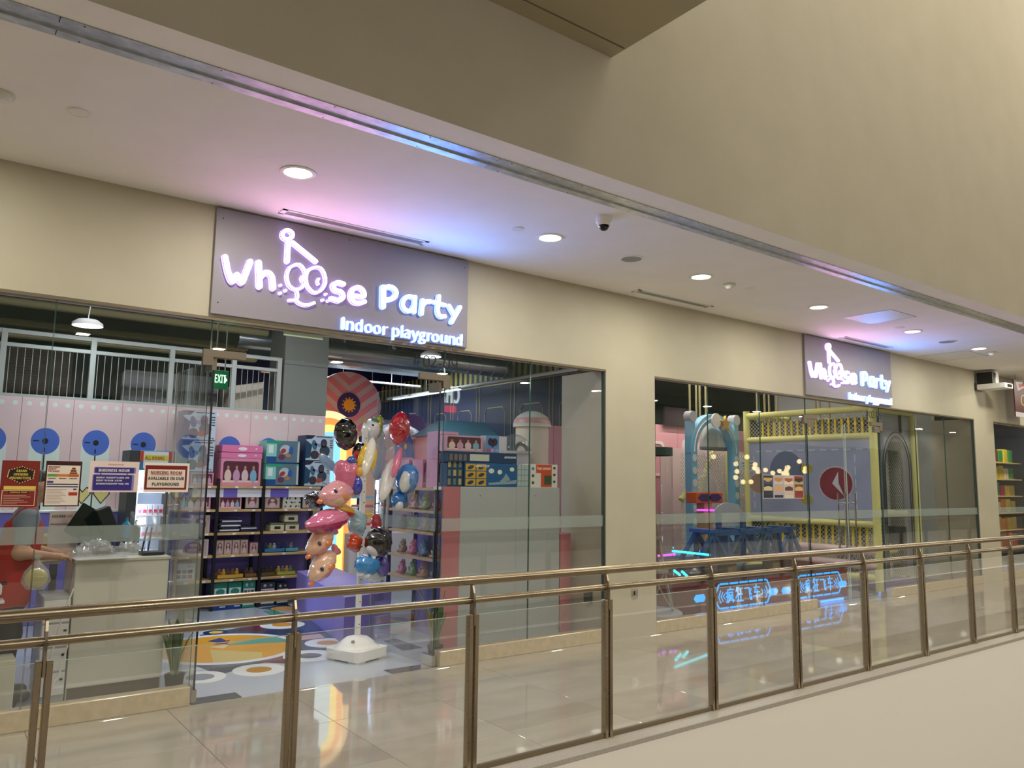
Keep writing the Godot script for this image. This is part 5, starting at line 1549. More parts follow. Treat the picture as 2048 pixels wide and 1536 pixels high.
	tray("yellow green basket of grey toys on the right bay's lowest board", 3.74, 3.98, 0.371, "#a8a848", zz, ["#c9a04a", "#7a7a70"])
	tray("dark tray on the left of the right bay's lowest board", 3.53, 3.7, 0.371, "#6a5230", zz, ["#4a3a2c"])
	toybox("picture_box", "dark and white picture box on the floor of the right bay", Vector4(3.53, 0.005, 3.72, 0.3), zz, 0.2, "#3c4650", 5, G)
	toybox("picture_box", "second dark picture box on the floor of the right bay", Vector4(3.74, 0.005, 3.9, 0.28), zz, 0.2, "#2c3a40", 5, G)


func tray(label: String, x0: float, x1: float, y: float, hex: String, z: float, toys: Array) -> void:
	var t := thing("toy_tray", label, "tray", Vector3((x0 + x1) / 2, y, z - 0.1), "trays on the rear shelves")
	var b := MB.new().paint(hex)
	b.box(Vector3(x0, y, z - 0.22), Vector3(x1, y + 0.008, z)).box(Vector3(x0, y, z - 0.008), Vector3(x1, y + 0.05, z)).box(Vector3(x0, y, z - 0.22), Vector3(x1, y + 0.05, z - 0.212)).box(Vector3(x0, y, z - 0.212), Vector3(x0 + 0.008, y + 0.05, z - 0.008)).box(Vector3(x1 - 0.008, y, z - 0.212), Vector3(x1, y + 0.05, z - 0.008))
	obj("tray", b, M.print, t)
	var n := int((x1 - x0) / 0.055)
	for i in n:
		var q := solo("squeeze_toy", "small rounded toy, number %d from the left in the %s" % [i + 1, label.substr(0, label.find(" on ")) if label.contains(" on ") else label.substr(0, 24)], "toy", MB.new().paint(toys[i % toys.size()]).ball(Vector3(x0 + 0.035 + 0.054 * i, y + 0.055, z - 0.07), Vector3(0.027, 0.045, 0.03), 12).ball(Vector3(x0 + 0.035 + 0.054 * i, y + 0.1, z - 0.065), Vector3(0.018, 0.018, 0.018), 10), M.plush, Vector3(x0 + 0.035 + 0.054 * i, y + 0.01, z - 0.07), "small toys in the trays")
		q.set_meta("label", "small rounded toy lying in a tray on the rear shelves")


# a foil balloon: two sheets bulging inside an outline given by radii at even angles; o is its centre, s its half size
func foil(b: MB, hex: String, o: Vector3, s: Vector2, thick: float, spin: float, yaw: float, shape := [1.0], wrinkle := 0.03, hex2 := "", split := 0.0) -> void:
	var basis := Basis(Vector3.UP, yaw) * Basis(Vector3.BACK, spin)
	var seg := 44
	var rings := 9
	var n := shape.size()
	for side in [1.0, -1.0]:
		var rows := []
		for i in rings + 1:
			var u := float(i) / rings
			var ring := PackedVector3Array()
			for k in seg:
				var a := TAU * k / seg
				var q: float = a / TAU * n
				var i0: int = int(floorf(q)) % n
				var f: float = q - floorf(q)
				f = f * f * (3.0 - 2.0 * f)
				var rad: float = lerpf(shape[i0], shape[(i0 + 1) % n], f)
				var z := thick * pow(maxf(0.0, 1.0 - pow(u, 2.6)), 0.62)
				z *= 1.0 + wrinkle * 5.0 * sin(11.0 * a + 1.3) * pow(u, 4.0)
				var rr := rad * u * (1.0 + wrinkle * 0.6 * sin(22.0 * a) * pow(u, 6.0))
				ring.append(o + basis * Vector3(cos(a) * s.x * rr, sin(a) * s.y * rr, z * side))
			rows.append(ring)
		b.paint(hex)
		if hex2 != "" and side > 0.0:
			var from := b.v.size()
			b.grid(rows, true, false, side < 0.0)
			var second := Color.html(hex2).srgb_to_linear()
			var inv := basis.inverse()
			for i in range(from, b.v.size(), 3):
				var m := inv * ((b.v[i] + b.v[i + 1] + b.v[i + 2]) / 3.0 - o)
				if m.y < split * s.y:
					for j in 3:
						b.c[i + j] = second
		else:
			b.grid(rows, true, false, side < 0.0)


func balloon(label: String, o: Vector3) -> Node3D:
	return thing("foil_balloon", label, "balloon", o, "foil balloons on the stand")


func balloons() -> void:
	# purple play block
	var c0: Vector2 = Vector2(3.435, -1.298)
	var c1: Vector2 = c0 + Vector2(0.44, -2.35)
	var c2: Vector2 = c0 + Vector2(0.57, -0.1)
	var c3: Vector2 = c1 + (c2 - c0)
	var h := 0.455
	solo("purple_block", "large lilac foam block standing on the printed floor", "block", MB.new().hexa([Vector3(c0.x, 0.0, c0.y), Vector3(c2.x, 0.0, c2.y), Vector3(c3.x, 0.0, c3.y), Vector3(c1.x, 0.0, c1.y), Vector3(c0.x, h, c0.y), Vector3(c2.x, h, c2.y), Vector3(c3.x, h, c3.y), Vector3(c1.x, h, c1.y)]), M.lilac_box, Vector3(c0.x + 0.6, 0.0, c0.y - 1.2))
	# stand: fillable plastic foot and a perforated pole
	var o := Vector3(3.3, 0.0, -0.72)
	var s := thing("balloon_stand", "white balloon stand with a moulded square foot and a perforated pole", "stand", o)
	var turn := Basis(Vector3.UP, 0.35)
	var foot := MB.new()
	foot.prism(rounded(-0.21, -0.21, 0.21, 0.21, 0.06), 0.015, 0.1, Transform3D(turn * Basis(Vector3(1, 0, 0), Vector3(0, 0, -1), Vector3(0, 1, 0)), o))
	for q in [[-1, -1], [1, -1], [1, 1], [-1, 1]]:
		foot.box(Vector3(q[0] * 0.14 - 0.055, 0.0, q[1] * 0.14 - 0.055), Vector3(q[0] * 0.14 + 0.055, 0.02, q[1] * 0.14 + 0.055), Transform3D(turn, o))
	foot.lathe([Vector2(0.2, 0.1), Vector2(0.195, 0.112), Vector2(0.165, 0.125), Vector2(0.15, 0.15), Vector2(0.1, 0.185), Vector2(0.04, 0.2), Vector2(0.028, 0.205)], 32, Transform3D(Basis(), o), false)
	obj("foot", foot, M.white, s)
	obj("filler_cap", MB.new().ball(o + Vector3(-0.09, 0.17, 0.1), Vector3(0.018, 0.012, 0.018), 12), M.grey, s)
	var pole := obj("pole", MB.new().cbox(o + Vector3(-0.022, 0.19, -0.022), o + Vector3(0.022, 2.1, 0.022), 0.004), M.white, s)
	for i in 18:
		obj("hole", MB.new().lathe([Vector2(0.0001, 0.0), Vector2(0.006, 0.0), Vector2(0.006, -0.001)], 8, Transform3D(Basis(Vector3.RIGHT, PI / 2), o + Vector3(0.004, 0.3 + 0.1 * i, 0.0226))), M.grey_dark, pole)
	var egg := [1.0, 1.0, 1.0, 1.02, 1.0, 1.0, 1.0, 1.0]
	var heart := [1.0, 1.08, 0.72, 1.08, 1.0, 1.0, 1.15, 1.0]
	var fish := [1.05, 0.95, 1.0, 0.92, 1.1, 0.92, 1.0, 0.95]
	var z := -0.55
	var Yw := 0.45
	var p: Vector3
	# top: black ball with a smaller black and red one
	p = Vector3(3.051, 2.024, -0.6)
	var t := balloon("glossy plain black round balloon at the upper left of the stand", p)
	var b := MB.new()
	foil(b, "#15130f", p, Vector2(0.13, 0.15), 0.09, 0.2, Yw, egg)
	obj("body", b, M.foil, t)
	p = Vector3(3.202, 1.862, -0.62)
	t = balloon("small black and red oval balloon below the black round one", p)
	b = MB.new()
	foil(b, "#181414", p, Vector2(0.075, 0.1), 0.06, -0.3, Yw, egg, 0.03, "#c8281e", -0.1)
	obj("body", b, M.foil, t)
	# unicorn head
	p = Vector3(3.401, 2.097, -0.8)
	t = balloon("white unicorn head balloon with a green and yellow mane", p)
	b = MB.new()
	foil(b, "#dfe2ea", p, Vector2(0.1, 0.1), 0.08, 0.5, Yw, [1.0, 1.05, 1.0, 0.95, 1.1, 1.2, 1.1, 1.0])
	obj("head", b, M.foil, t)
	b = MB.new()
	foil(b, "#6f9a2e", p + Vector3(0.085, 0.025, -0.02), Vector2(0.04, 0.12), 0.05, -0.25, Yw, egg, 0.05)
	foil(b, "#c9b02c", p + Vector3(0.06, 0.045, 0.02), Vector2(0.022, 0.085), 0.035, -0.35, Yw, egg, 0.05)
	foil(b, "#4f9a6a", p + Vector3(0.02, 0.085, 0.04), Vector2(0.05, 0.028), 0.03, -0.3, Yw, egg, 0.05)
	obj("mane", b, M.foil, t)
	b = MB.new()
	foil(b, "#d8b23a", p + Vector3(-0.085, 0.075, 0.03), Vector2(0.045, 0.014), 0.014, -0.5, Yw, egg)
	obj("horn", b, M.foil, t)
	obj("eye", MB.new().paint("#1c1c24").ball(p + Vector3(-0.02, 0.03, 0.075), Vector3(0.014, 0.016, 0.01), 10), M.foil, t)
	# red egg
	p = Vector3(3.573, 2.095, -0.55)
	t = balloon("large glossy plain red oval balloon at the upper right", p)
	b = MB.new()
	foil(b, "#b81f34", p, Vector2(0.115, 0.155), 0.09, -0.2, Yw, [0.95, 1.0, 1.1, 1.0, 0.95, 0.98, 1.02, 0.98], 0.04, "#c8384a", -0.62)
	obj("body", b, M.foil, t)
	p = Vector3(3.231, 1.815, -0.5)
	t = balloon("long white and yellow banana shaped balloon in the middle", p)
	b = MB.new()
	foil(b, "#e8e2d4", p, Vector2(0.055, 0.2), 0.05, -0.35, Yw, egg, 0.04)
	obj("body", b, M.foil, t)
	b = MB.new()
	foil(b, "#dcb41c", p + Vector3(-0.05, 0.02, -0.01), Vector2(0.04, 0.12), 0.03, -0.5, Yw, egg)
	foil(b, "#dcb41c", p + Vector3(0.055, -0.01, -0.01), Vector2(0.04, 0.12), 0.03, -0.2, Yw, egg)
	obj("peel", b, M.foil, t)
	p = Vector3(3.531, 1.878, -0.9)
	t = balloon("pale silver sheet balloon hanging behind the yellow one", p)
	b = MB.new()
	foil(b, "#b9c6d4", p, Vector2(0.12, 0.26), 0.05, 0.05, Yw, [1.0, 1.1, 1.0, 1.1, 1.0, 1.1, 1.0, 1.1], 0.05)
	obj("body", b, M.foil, t)
	p = Vector3(3.562, 1.84, -0.6)
	t = balloon("clear see-through round balloon under the red oval one", p)
	obj("skin", MB.new().ball(p, Vector3(0.1, 0.1, 0.1), 24), M.clear, t)
	p = Vector3(3.531, 1.777, -0.5)
	t = balloon("slim pink stick balloon leaning over the clear one", p)
	b = MB.new()
	foil(b, "#d6708f", p, Vector2(0.035, 0.16), 0.035, -0.42, Yw, egg)
	obj("body", b, M.foil, t)
	obj("tip", MB.new().paint("#d9a03a").ball(p + Vector3(0.075, 0.15, 0.02), Vector3(0.015, 0.03, 0.015), 10), M.foil, t)
	p = Vector3(3.48, 1.613, -0.58)
	t = balloon("long white balloon with pink and green spots at the right", p)
	b = MB.new()
	foil(b, "#e4e0de", p, Vector2(0.07, 0.22), 0.06, -0.4, Yw, egg, 0.04)
	obj("body", b, M.foil, t)
	obj("spot", MB.new().paint("#cf6a94").ball(p + Vector3(-0.05, -0.1, 0.03), Vector3(0.03, 0.06, 0.03), 12, Basis(Vector3.BACK, -0.4)).paint("#5a9a50").ball(p + Vector3(0.055, 0.1, 0.035), Vector3(0.03, 0.05, 0.03), 12, Basis(Vector3.BACK, -0.4)), M.foil, t)
	p = Vector3(3.699, 1.625, -0.6)
	t = balloon("round blue and white balloon, the rightmost on the stand", p)
	b = MB.new()
	foil(b, "#1f7fd0", p, Vector2(0.125, 0.155), 0.1, -0.5, Yw, egg)
	foil(b, "#dfe0e2", p + Vector3(-0.045, -0.02, 0.06), Vector2(0.075, 0.11), 0.05, -0.3, Yw - 0.2, egg)
	obj("body", b, M.foil, t)
	p = Vector3(3.625, 1.426, -0.62)
	t = balloon("small blue and white balloon below the round blue one", p)
	b = MB.new()
	foil(b, "#1f78c8", p, Vector2(0.085, 0.08), 0.06, 0.3, Yw, egg)
	foil(b, "#dfe0e2", p + Vector3(-0.01, -0.045, 0.03), Vector2(0.045, 0.055), 0.04, 0.2, Yw, egg)
	obj("body", b, M.foil, t)
	p = Vector3(3.035, 1.662, -0.52)
	t = balloon("pink heart shaped balloon with a blue lower part, left of the pole", p)
	b = MB.new()
	foil(b, "#cf6a8c", p, Vector2(0.14, 0.16), 0.09, 0.15, Yw, heart, 0.04)
	obj("body", b, M.foil, t)
	b = MB.new()
	foil(b, "#2f3fa8", p + Vector3(0.085, -0.1, 0.04), Vector2(0.055, 0.09), 0.05, 0.1, Yw, egg)
	obj("patch", b, M.foil, t)
	obj("tuft", MB.new().paint("#d8a02c").ball(p + Vector3(0.09, 0.02, 0.07), Vector3(0.035, 0.045, 0.03), 12), M.foil, t)
	obj("tuft", MB.new().paint("#2c4fa0").ball(p + Vector3(0.03, 0.12, 0.03), Vector3(0.05, 0.04, 0.03), 12), M.foil, t)
	p = Vector3(2.95, 1.764, -0.75)
	t = balloon("light blue balloon tip behind the pink heart", p)
	b = MB.new()
	foil(b, "#8fc4e6", p, Vector2(0.13, 0.05), 0.04, -0.5, Yw, egg, 0.05)
	obj("body", b, M.foil, t)
	fish_balloon("pale pink fish balloon with orange fins, topmost fish on the left", Vector3(2.901, 1.486, -0.42), 0.205, 0.118, 0.12, "#dd9aa0", "#e4c2a4", "#d9803c")
	p = Vector3(2.77, 1.431, -0.55)
	t = balloon("wrinkled black oval balloon at the left edge of the bunch", p)
	b = MB.new()
	foil(b, "#121110", p, Vector2(0.12, 0.075), 0.07, -0.25, Yw, [1.1, 0.9, 1.1, 0.9, 1.15, 0.9, 1.1, 0.95], 0.09)
	obj("body", b, M.foil, t)
	p = Vector3(3.072, 1.33, -0.6)
	t = balloon("yellow and red oval balloon under the topmost fish", p)
	b = MB.new()
	foil(b, "#dba81e", p, Vector2(0.14, 0.06), 0.05, -0.2, Yw, egg, 0.05, "#b8231c", -0.1)
	obj("body", b, M.foil, t)
	p = Vector3(2.824, 1.255, -0.4)
	t = balloon("wide magenta and pink oval balloon above the two peach fish", p)
	b = MB.new()
	foil(b, "#d9739a", p, Vector2(0.27, 0.1), 0.09, 0.1, Yw, [1.0, 0.95, 1.05, 0.95, 1.05, 1.0, 1.05, 0.95], 0.05, "#a81458", -0.1)
	obj("body", b, M.foil, t)
	fish_balloon("peach and pink fish balloon, middle fish on the left", Vector3(2.768, 1.078, -0.42), 0.16, 0.105, 0.5, "#d8a78c", "#cf7f8a", "#d9742c")
	fish_balloon("peach and pink fish balloon, lowest fish on the left", Vector3(2.8, 0.875, -0.42), 0.17, 0.11, 0.62, "#dcb398", "#d0808c", "#d9742c")
	p = Vector3(3.248, 1.219, -0.7)
	t = balloon("pale blue wrinkled balloon behind the pole", p)
	b = MB.new()
	foil(b, "#9fbcc8", p, Vector2(0.12, 0.12), 0.07, 0.5, Yw, [1.0, 0.85, 1.1, 0.85, 1.0, 0.9, 1.1, 0.85], 0.08)
	obj("body", b, M.foil, t)
	p = Vector3(3.49, 1.195, -0.8)
	t = balloon("small red wrinkled balloon right of the pole", p)
	b = MB.new()
	foil(b, "#b82434", p, Vector2(0.06, 0.1), 0.05, 0.1, Yw, egg, 0.08)
	obj("body", b, M.foil, t)
	p = Vector3(3.154, 1.047, -0.55)
	t = balloon("crumpled orange red balloon left of the large black one", p)
	b = MB.new()
	foil(b, "#c8481e", p, Vector2(0.09, 0.085), 0.06, 0.4, Yw, [1.0, 0.8, 1.1, 0.8, 1.0, 0.85, 1.1, 0.8], 0.1)
	obj("body", b, M.foil, t)
	p = Vector3(3.342, 1.051, -0.45)
	t = balloon("large glossy plain black balloon low on the stand", p)
	b = MB.new()
	foil(b, "#100e12", p, Vector2(0.155, 0.14), 0.1, -0.1, Yw, egg, 0.04)
	obj("body", b, M.foil, t)
	p = Vector3(3.249, 0.981, -0.38)
	t = balloon("small pale grey oval balloon in front of the large black one", p)
	b = MB.new()
	foil(b, "#c9c2cc", p, Vector2(0.095, 0.04), 0.035, -0.4, Yw, egg, 0.03)
	obj("body", b, M.foil, t)
	p = Vector3(3.448, 0.828, -0.55)
	t = balloon("violet balloon tip behind the blue oval one", p)
	b = MB.new()
	foil(b, "#4a3596", p, Vector2(0.06, 0.1), 0.05, 0.3, Yw, egg, 0.05)
	obj("body", b, M.foil, t)
	p = Vector3(3.225, 0.861, -0.42)
	t = balloon("blue oval balloon with white scalloped edges, lowest on the pole", p)
	b = MB.new()
	foil(b, "#2386cc", p, Vector2(0.165, 0.095), 0.075, -0.15, Yw, egg, 0.04)
	obj("body", b, M.foil, t)
	b = MB.new().paint("#e4e6ea")
	for q in [[-0.04, 0.078], [0.03, 0.066], [-0.07, -0.066], [-0.015, -0.085]]:
		b.ball(p + Vector3(q[0], q[1], 0.03), Vector3(0.034, 0.026, 0.03), 12)
	obj("scallop", b, M.foil, t)
	p = Vector3(3.406, 0.743, -0.62)
	t = balloon("white wrinkled balloon behind the blue oval one", p)
	b = MB.new()
	foil(b, "#d0d4da", p, Vector2(0.13, 0.07), 0.05, -0.2, Yw, egg, 0.08)
	obj("body", b, M.foil, t)


func fish_balloon(label: String, p: Vector3, a: float, c: float, spin: float, hex: String, belly: String, fin: String) -> void:
	var t := balloon(label, p)
	var b := MB.new()
	foil(b, hex, p, Vector2(a, c), c * 0.75, spin, 0.45, [1.05, 0.95, 1.0, 0.95, 1.08, 0.95, 1.0, 0.95], 0.03, belly, -0.25)
	obj("body", b, M.foil, t)
	var r := Basis(Vector3.UP, 0.45) * Basis(Vector3.BACK, spin)
	b = MB.new()
	foil(b, belly, p + r * Vector3(a * 1.18, 0.0, 0), Vector2(a * 0.3, c * 0.62), 0.03, spin + 0.3, 0.45, [0.7, 1.1, 0.7, 0.9, 0.7, 1.1], 0.06)
	obj("tail", b, M.foil, t)
	b = MB.new()
	foil(b, fin, p + r * Vector3(-a * 1.02, -c * 0.3, 0), Vector2(0.04, 0.028), 0.02, spin, 0.45, [1.0, 0.8, 1.1, 0.8], 0.06)
	foil(b, fin, p + r * Vector3(a * 0.1, -c * 0.2, c * 0.7), Vector2(0.05, 0.03), 0.015, spin - 0.4, 0.45, [1.0], 0.06)
	obj("fin", b, M.foil, t)
	obj("eye", MB.new().paint("#26283c").ball(p + r * Vector3(-a * 0.45, c * 0.3, c * 0.62), Vector3(0.02, 0.026, 0.012), 10, r), M.foil, t)


func shop_one_right() -> void:
	var z := -0.45
	var d := thing("display_partition", "grey panelled display unit with a rose end behind the right window", "display unit", Vector3(4.75, 0, -0.65))
	obj("grey_panel", MB.new().cbox(Vector3(4.215, 0, z - 0.02), Vector3(5.49, 1.555, z), 0.002), M.lacquer_grey, d)
	obj("rose_panel", MB.new().cbox(Vector3(4.02, 0, z - 0.02), Vector3(4.213, 1.558, z + 0.002), 0.002), M.rose, d)
	obj("top", MB.new().cbox(Vector3(4.02, 1.525, -0.64), Vector3(5.49, 1.556, z - 0.021), 0.002), M.white, d)
	obj("end_panel", MB.new().cbox(Vector3(5.47, 0, -0.64), Vector3(5.49, 1.525, z - 0.021), 0.002), M.lacquer_grey, d)
	for x in [4.45, 5.15]:
		obj("screw_cap", MB.new().ball(Vector3(x, 1.47, z), Vector3(0.006, 0.006, 0.003), 8), M.grey_dark, d)
	obj("seam", MB.new().box(Vector3(4.9, 0.0, z), Vector3(4.902, 1.555, z + 0.0006)), M.grey, d)
	solo("rose_low_panel", "low rose panel standing against the right pillar behind the glass", "panel", MB.new().cbox(Vector3(5.51, 0, -0.62), Vector3(5.66, 1.07, -0.45), 0.01), M.rose, Vector3(5.58, 0, -0.55))
	# socket inside on the pillar's flank
	solo("wall_socket", "dark grey socket low on the pillar's inner face behind the glass", "socket", MB.new().cbox(Vector3(5.7, 0.36, -0.3), Vector3(5.743, 0.48, -0.2), 0.004), M.grey_dark, Vector3(5.72, 0.42, -0.25))
	# toy boxes on top
	var G := "toy boxes on the display unit"
	var y := 1.557
	var r: Vector4 = Vector4(4.277, 1.562, 4.93, 1.799)
	var w := toybox("ship_kit_box", "blue construction kit box with a grey ship picture, lower and larger", Vector4(r.x, y, r.z, r.w), -0.48, 0.15, "#174a7a", 99, G)
	var b := MB.new()
	b.paint("#1a5a92").box(Vector3(r.x + 0.004, y + 0.004, -0.48), Vector3(r.z - 0.004, r.w - 0.004, -0.4795))
	var iw := r.z - r.x
	for i in 2:
		for j in 3:
			var u := r.x + iw * (0.02 + 0.2 * i)
			var v := y + 0.012 + 0.075 * j
			b.paint("#d8a820").box(Vector3(u, v, -0.48), Vector3(u + iw * 0.18, v + 0.066, -0.479))
			dab(b, "#27405a", Vector2(u + iw * 0.09, v + 0.032), iw * 0.06, 0.018, -0.479, 0.3)
	b.paint("#8fa9b4").prism(PackedVector2Array([Vector2(r.x + iw * 0.46, y + 0.02), Vector2(r.z - 0.012, y + 0.035), Vector2(r.z - 0.004, y + 0.075), Vector2(r.x + iw * 0.7, y + 0.055), Vector2(r.x + iw * 0.44, y + 0.04)]), -0.48, -0.4788)
	b.prism(PackedVector2Array([Vector2(r.x + iw * 0.66, y + 0.055), Vector2(r.x + iw * 0.88, y + 0.06), Vector2(r.x + iw * 0.84, y + 0.1), Vector2(r.x + iw * 0.78, y + 0.14), Vector2(r.x + iw * 0.74, y + 0.1)]), -0.48, -0.4788)
	b.paint("#e6ead8").prism(disc(Vector2(r.x + iw * 0.5, r.w - 0.08), 0.035, 0.025, 12), -0.48, -0.4788).prism(disc(Vector2(r.x + iw * 0.66, r.w - 0.09), 0.03, 0.024, 12), -0.48, -0.4788).prism(disc(Vector2(r.x + iw * 0.9, r.w - 0.06), 0.03, 0.022, 12), -0.48, -0.4788)
	obj("print", b, M.print, w)
	lettering("WARSHIP", Vector3(r.x + iw * 0.2, r.w - 0.045, -0.4789), iw * 0.26, 0.024, M.ink_white, w)
	r = Vector4(4.084, 1.559, 4.271, 1.788)
	w = toybox("ship_kit_box", "narrow end of a second blue construction kit box beside the ship box", Vector4(r.x, y, r.z, r.w), -0.5, 0.13, "#164066", 99, G)
	b = MB.new()
	for i in 3:
		for j in 3:
			b.paint(["#9a8a5a", "#6a7a8a", "#c4b060"][(i + j) % 3]).box(Vector3(r.x + 0.012 + 0.062 * i, y + 0.02 + 0.085 * j, -0.5), Vector3(r.x + 0.045 + 0.062 * i, y + 0.08 + 0.085 * j, -0.499))
	obj("print", b, M.print, w)
	r = Vector4(4.085, 1.801, 4.927, 1.902)
	w = toybox("ship_kit_box", "flat blue construction kit box lying upside down on the ship boxes", Vector4(r.x, 1.8005, r.z, r.w), -0.48, 0.15, "#143a66", 99, G)
	w.position.y += 0.0
	iw = r.z - r.x
	lettering("WARSHIP", Vector3(r.z - 0.012, r.w - 0.03, -0.479), iw * 0.18, 0.022, M.ink_white, w, Basis(Vector3.BACK, PI))
	b = MB.new()
	b.paint("#c9d0c0").box(Vector3(r.x + iw * 0.3, 1.815, -0.48), Vector3(r.x + iw * 0.58, r.w - 0.02, -0.479))
	for i in 4:
		b.paint("#7a6a5a").box(Vector3(r.x + 0.012 + iw * 0.065 * i, 1.815, -0.48), Vector3(r.x + 0.012 + iw * (0.065 * i + 0.045), r.w - 0.025, -0.479))
	obj("print", b, M.print, w)
	r = Vector4(4.931, 1.565, 5.11, 1.789)
	w = toybox("card_box", "pale teal box printed with a grid of small pictures", Vector4(r.x + 0.002, y, r.z, r.w), -0.48, 0.14, "#8fa6a4", 99, G)
	b = MB.new()
	for i in 3:
		for j in 4:
			b.paint("#b4c6c4").box(Vector3(r.x + 0.014 + 0.046 * i, y + 0.015 + 0.058 * j, -0.48), Vector3(r.x + 0.05 + 0.046 * i, y + 0.06 + 0.058 * j, -0.479))
	obj("print", b, M.print, w)
	r = Vector4(5.11, 1.567, 5.482, 1.801)
	w = toybox("board_game_box", "white and orange board game box reading Four connect", Vector4(r.x + 0.002, y, r.z, r.w), -0.48, 0.14, "#e2e2d6", 99, G)
	iw = r.z - r.x
	var ih := r.w - y
	b = MB.new().paint("#d2522a").box(Vector3(r.x + iw * 0.2, y + ih * 0.62, -0.48), Vector3(r.x + iw * 0.78, r.w - 0.003, -0.479)).box(Vector3(r.x + iw * 0.38, y + 0.004, -0.48), Vector3(r.x + iw * 0.78, y + ih * 0.62, -0.479))
	b.paint("#4a5a3c").box(Vector3(r.x + iw * 0.5, y + ih * 0.12, -0.479), Vector3(r.x + iw * 0.78, y + ih * 0.52, -0.478))
	for j in 3:
		dab(b, "#3f7fb0" if j == 2 else "#44584a", Vector2(r.x + iw * 0.09, y + ih * (0.2 + 0.3 * j)), iw * 0.05, ih * 0.07, -0.48)
		dab(b, "#4a5a50", Vector2(r.x + iw * 0.88, y + ih * (0.25 + 0.3 * j)), iw * 0.05, ih * 0.06, -0.48)
	obj("print", b, M.print, w)
	lettering("Four connect", Vector3(r.x + iw * 0.24, r.w - ih * 0.24, -0.4785), iw * 0.5, ih * 0.13, M.ink_white, w)
	r = Vector4(4.054, 1.9, 4.506, 2.064)
	toybox("doll_house_box", "lilac framed doll house box on top of the flat blue box", Vector4(r.x, 1.9035, r.z, r.w), -0.5, 0.12, "#c9a0b8", 2, G)
	r = Vector4(4.556, 1.914, 4.823, 2.078)
	w = toybox("heart_box", "white box with a dark heart picture beside the lilac framed box", Vector4(r.x, 1.9035, r.z, r.w), -0.52, 0.1, "#c9c8d0", 99, G)
	iw = r.z - r.x
	b = MB.new().paint("#5a8fd0").box(Vector3(r.x + 0.002, 1.906, -0.52), Vector3(r.x + iw * 0.62, r.w - 0.002, -0.5195))
	dab(b, "#35203a", Vector2(r.x + iw * 0.22, 2.015), iw * 0.13, 0.04, -0.5195)
	dab(b, "#35203a", Vector2(r.x + iw * 0.42, 2.015), iw * 0.13, 0.04, -0.5195)
	b.paint("#35203a").prism(PackedVector2Array([Vector2(r.x + iw * 0.1, 2.008), Vector2(r.x + iw * 0.54, 2.008), Vector2(r.x + iw * 0.32, 1.955)]), -0.5195, -0.5187)
	for i in 3:
		dab(b, ["#c84a5a", "#e0a0b0", "#8fb0e0"][i], Vector2(r.x + iw * (0.12 + 0.2 * i), 1.928), iw * 0.08, 0.018, -0.5195)
	obj("print", b, M.print, w)
	# soft toy shelf facing the entrance
	var s := thing("soft_toy_shelf", "wooden shelf of soft toys right of the entrance, facing the door", "shelving", Vector3(4.25, 0, -1.0))
	var ys := [0.633, 0.846, 1.1, 1.313, 1.538]
	for q in ys:
		obj("shelf", MB.new().cbox(Vector3(4.05, q - 0.025, -1.6), Vector3(4.4, q, -0.66), 0.002), M.wood, s)
	for q in [-0.66, -1.6]:
		obj("upright", MB.new().cbox(Vector3(4.05, 0, q - 0.012), Vector3(4.09, 1.52, q + 0.012), 0.002), M.black, s)
		obj("upright", MB.new().cbox(Vector3(4.37, 0, q - 0.012), Vector3(4.4, 1.52, q + 0.012), 0.002), M.black, s)
	obj("back_panel", MB.new().box(Vector3(4.4, 0.0, -1.6), Vector3(4.41, 1.52, -0.66)), M.purple_wall, s)
	var cols := ["#8fa8c4", "#c9a89a", "#8fb58e", "#e09aa8", "#d8d0bc", "#6fa0c4", "#e58a9c", "#b09a6a", "#b8b0d0", "#e0c8cc", "#a8c8b0", "#7f86c0", "#d79aa8", "#b0c8a0", "#d9a0b0"]
	var names := ["lowest", "second", "third", "fourth", "top"]
	var k := 0
	for i in 4:
		for j in 4:
			var zz := -0.78 - 0.22 * j
			var o := Vector3(4.16, ys[i] + 0.003, zz)
			plush("%s soft toy, %s from the glass on the soft toy shelf's %s board" % [["blue grey", "tan", "green", "pink", "cream", "sky blue", "rose", "olive", "lilac", "pale pink", "mint", "violet", "dusty pink", "sage", "soft pink"][k % 15], ["first", "second", "third", "fourth"][j], names[i]], o, cols[k % 15], 0.56 + 0.05 * ((k * 7) % 4))
			k += 1
	for j in 3:
		toybox("doll_house_box", "pink window box, %s from the glass on the soft toy shelf's top board" % ["first", "second", "third"][j], Vector4(4.1, ys[4] + 0.001, 4.34, ys[4] + 0.29), -0.7 - 0.29 * j, 0.22, "#d49ab4", 2, "pink boxes on the soft toy shelf")
	toybox("doll_house_box", "pink window box on top of the first box on the soft toy shelf", Vector4(4.1, ys[4] + 0.292, 4.34, ys[4] + 0.57), -0.7, 0.22, "#cfa0c0", 2, "pink boxes on the soft toy shelf")


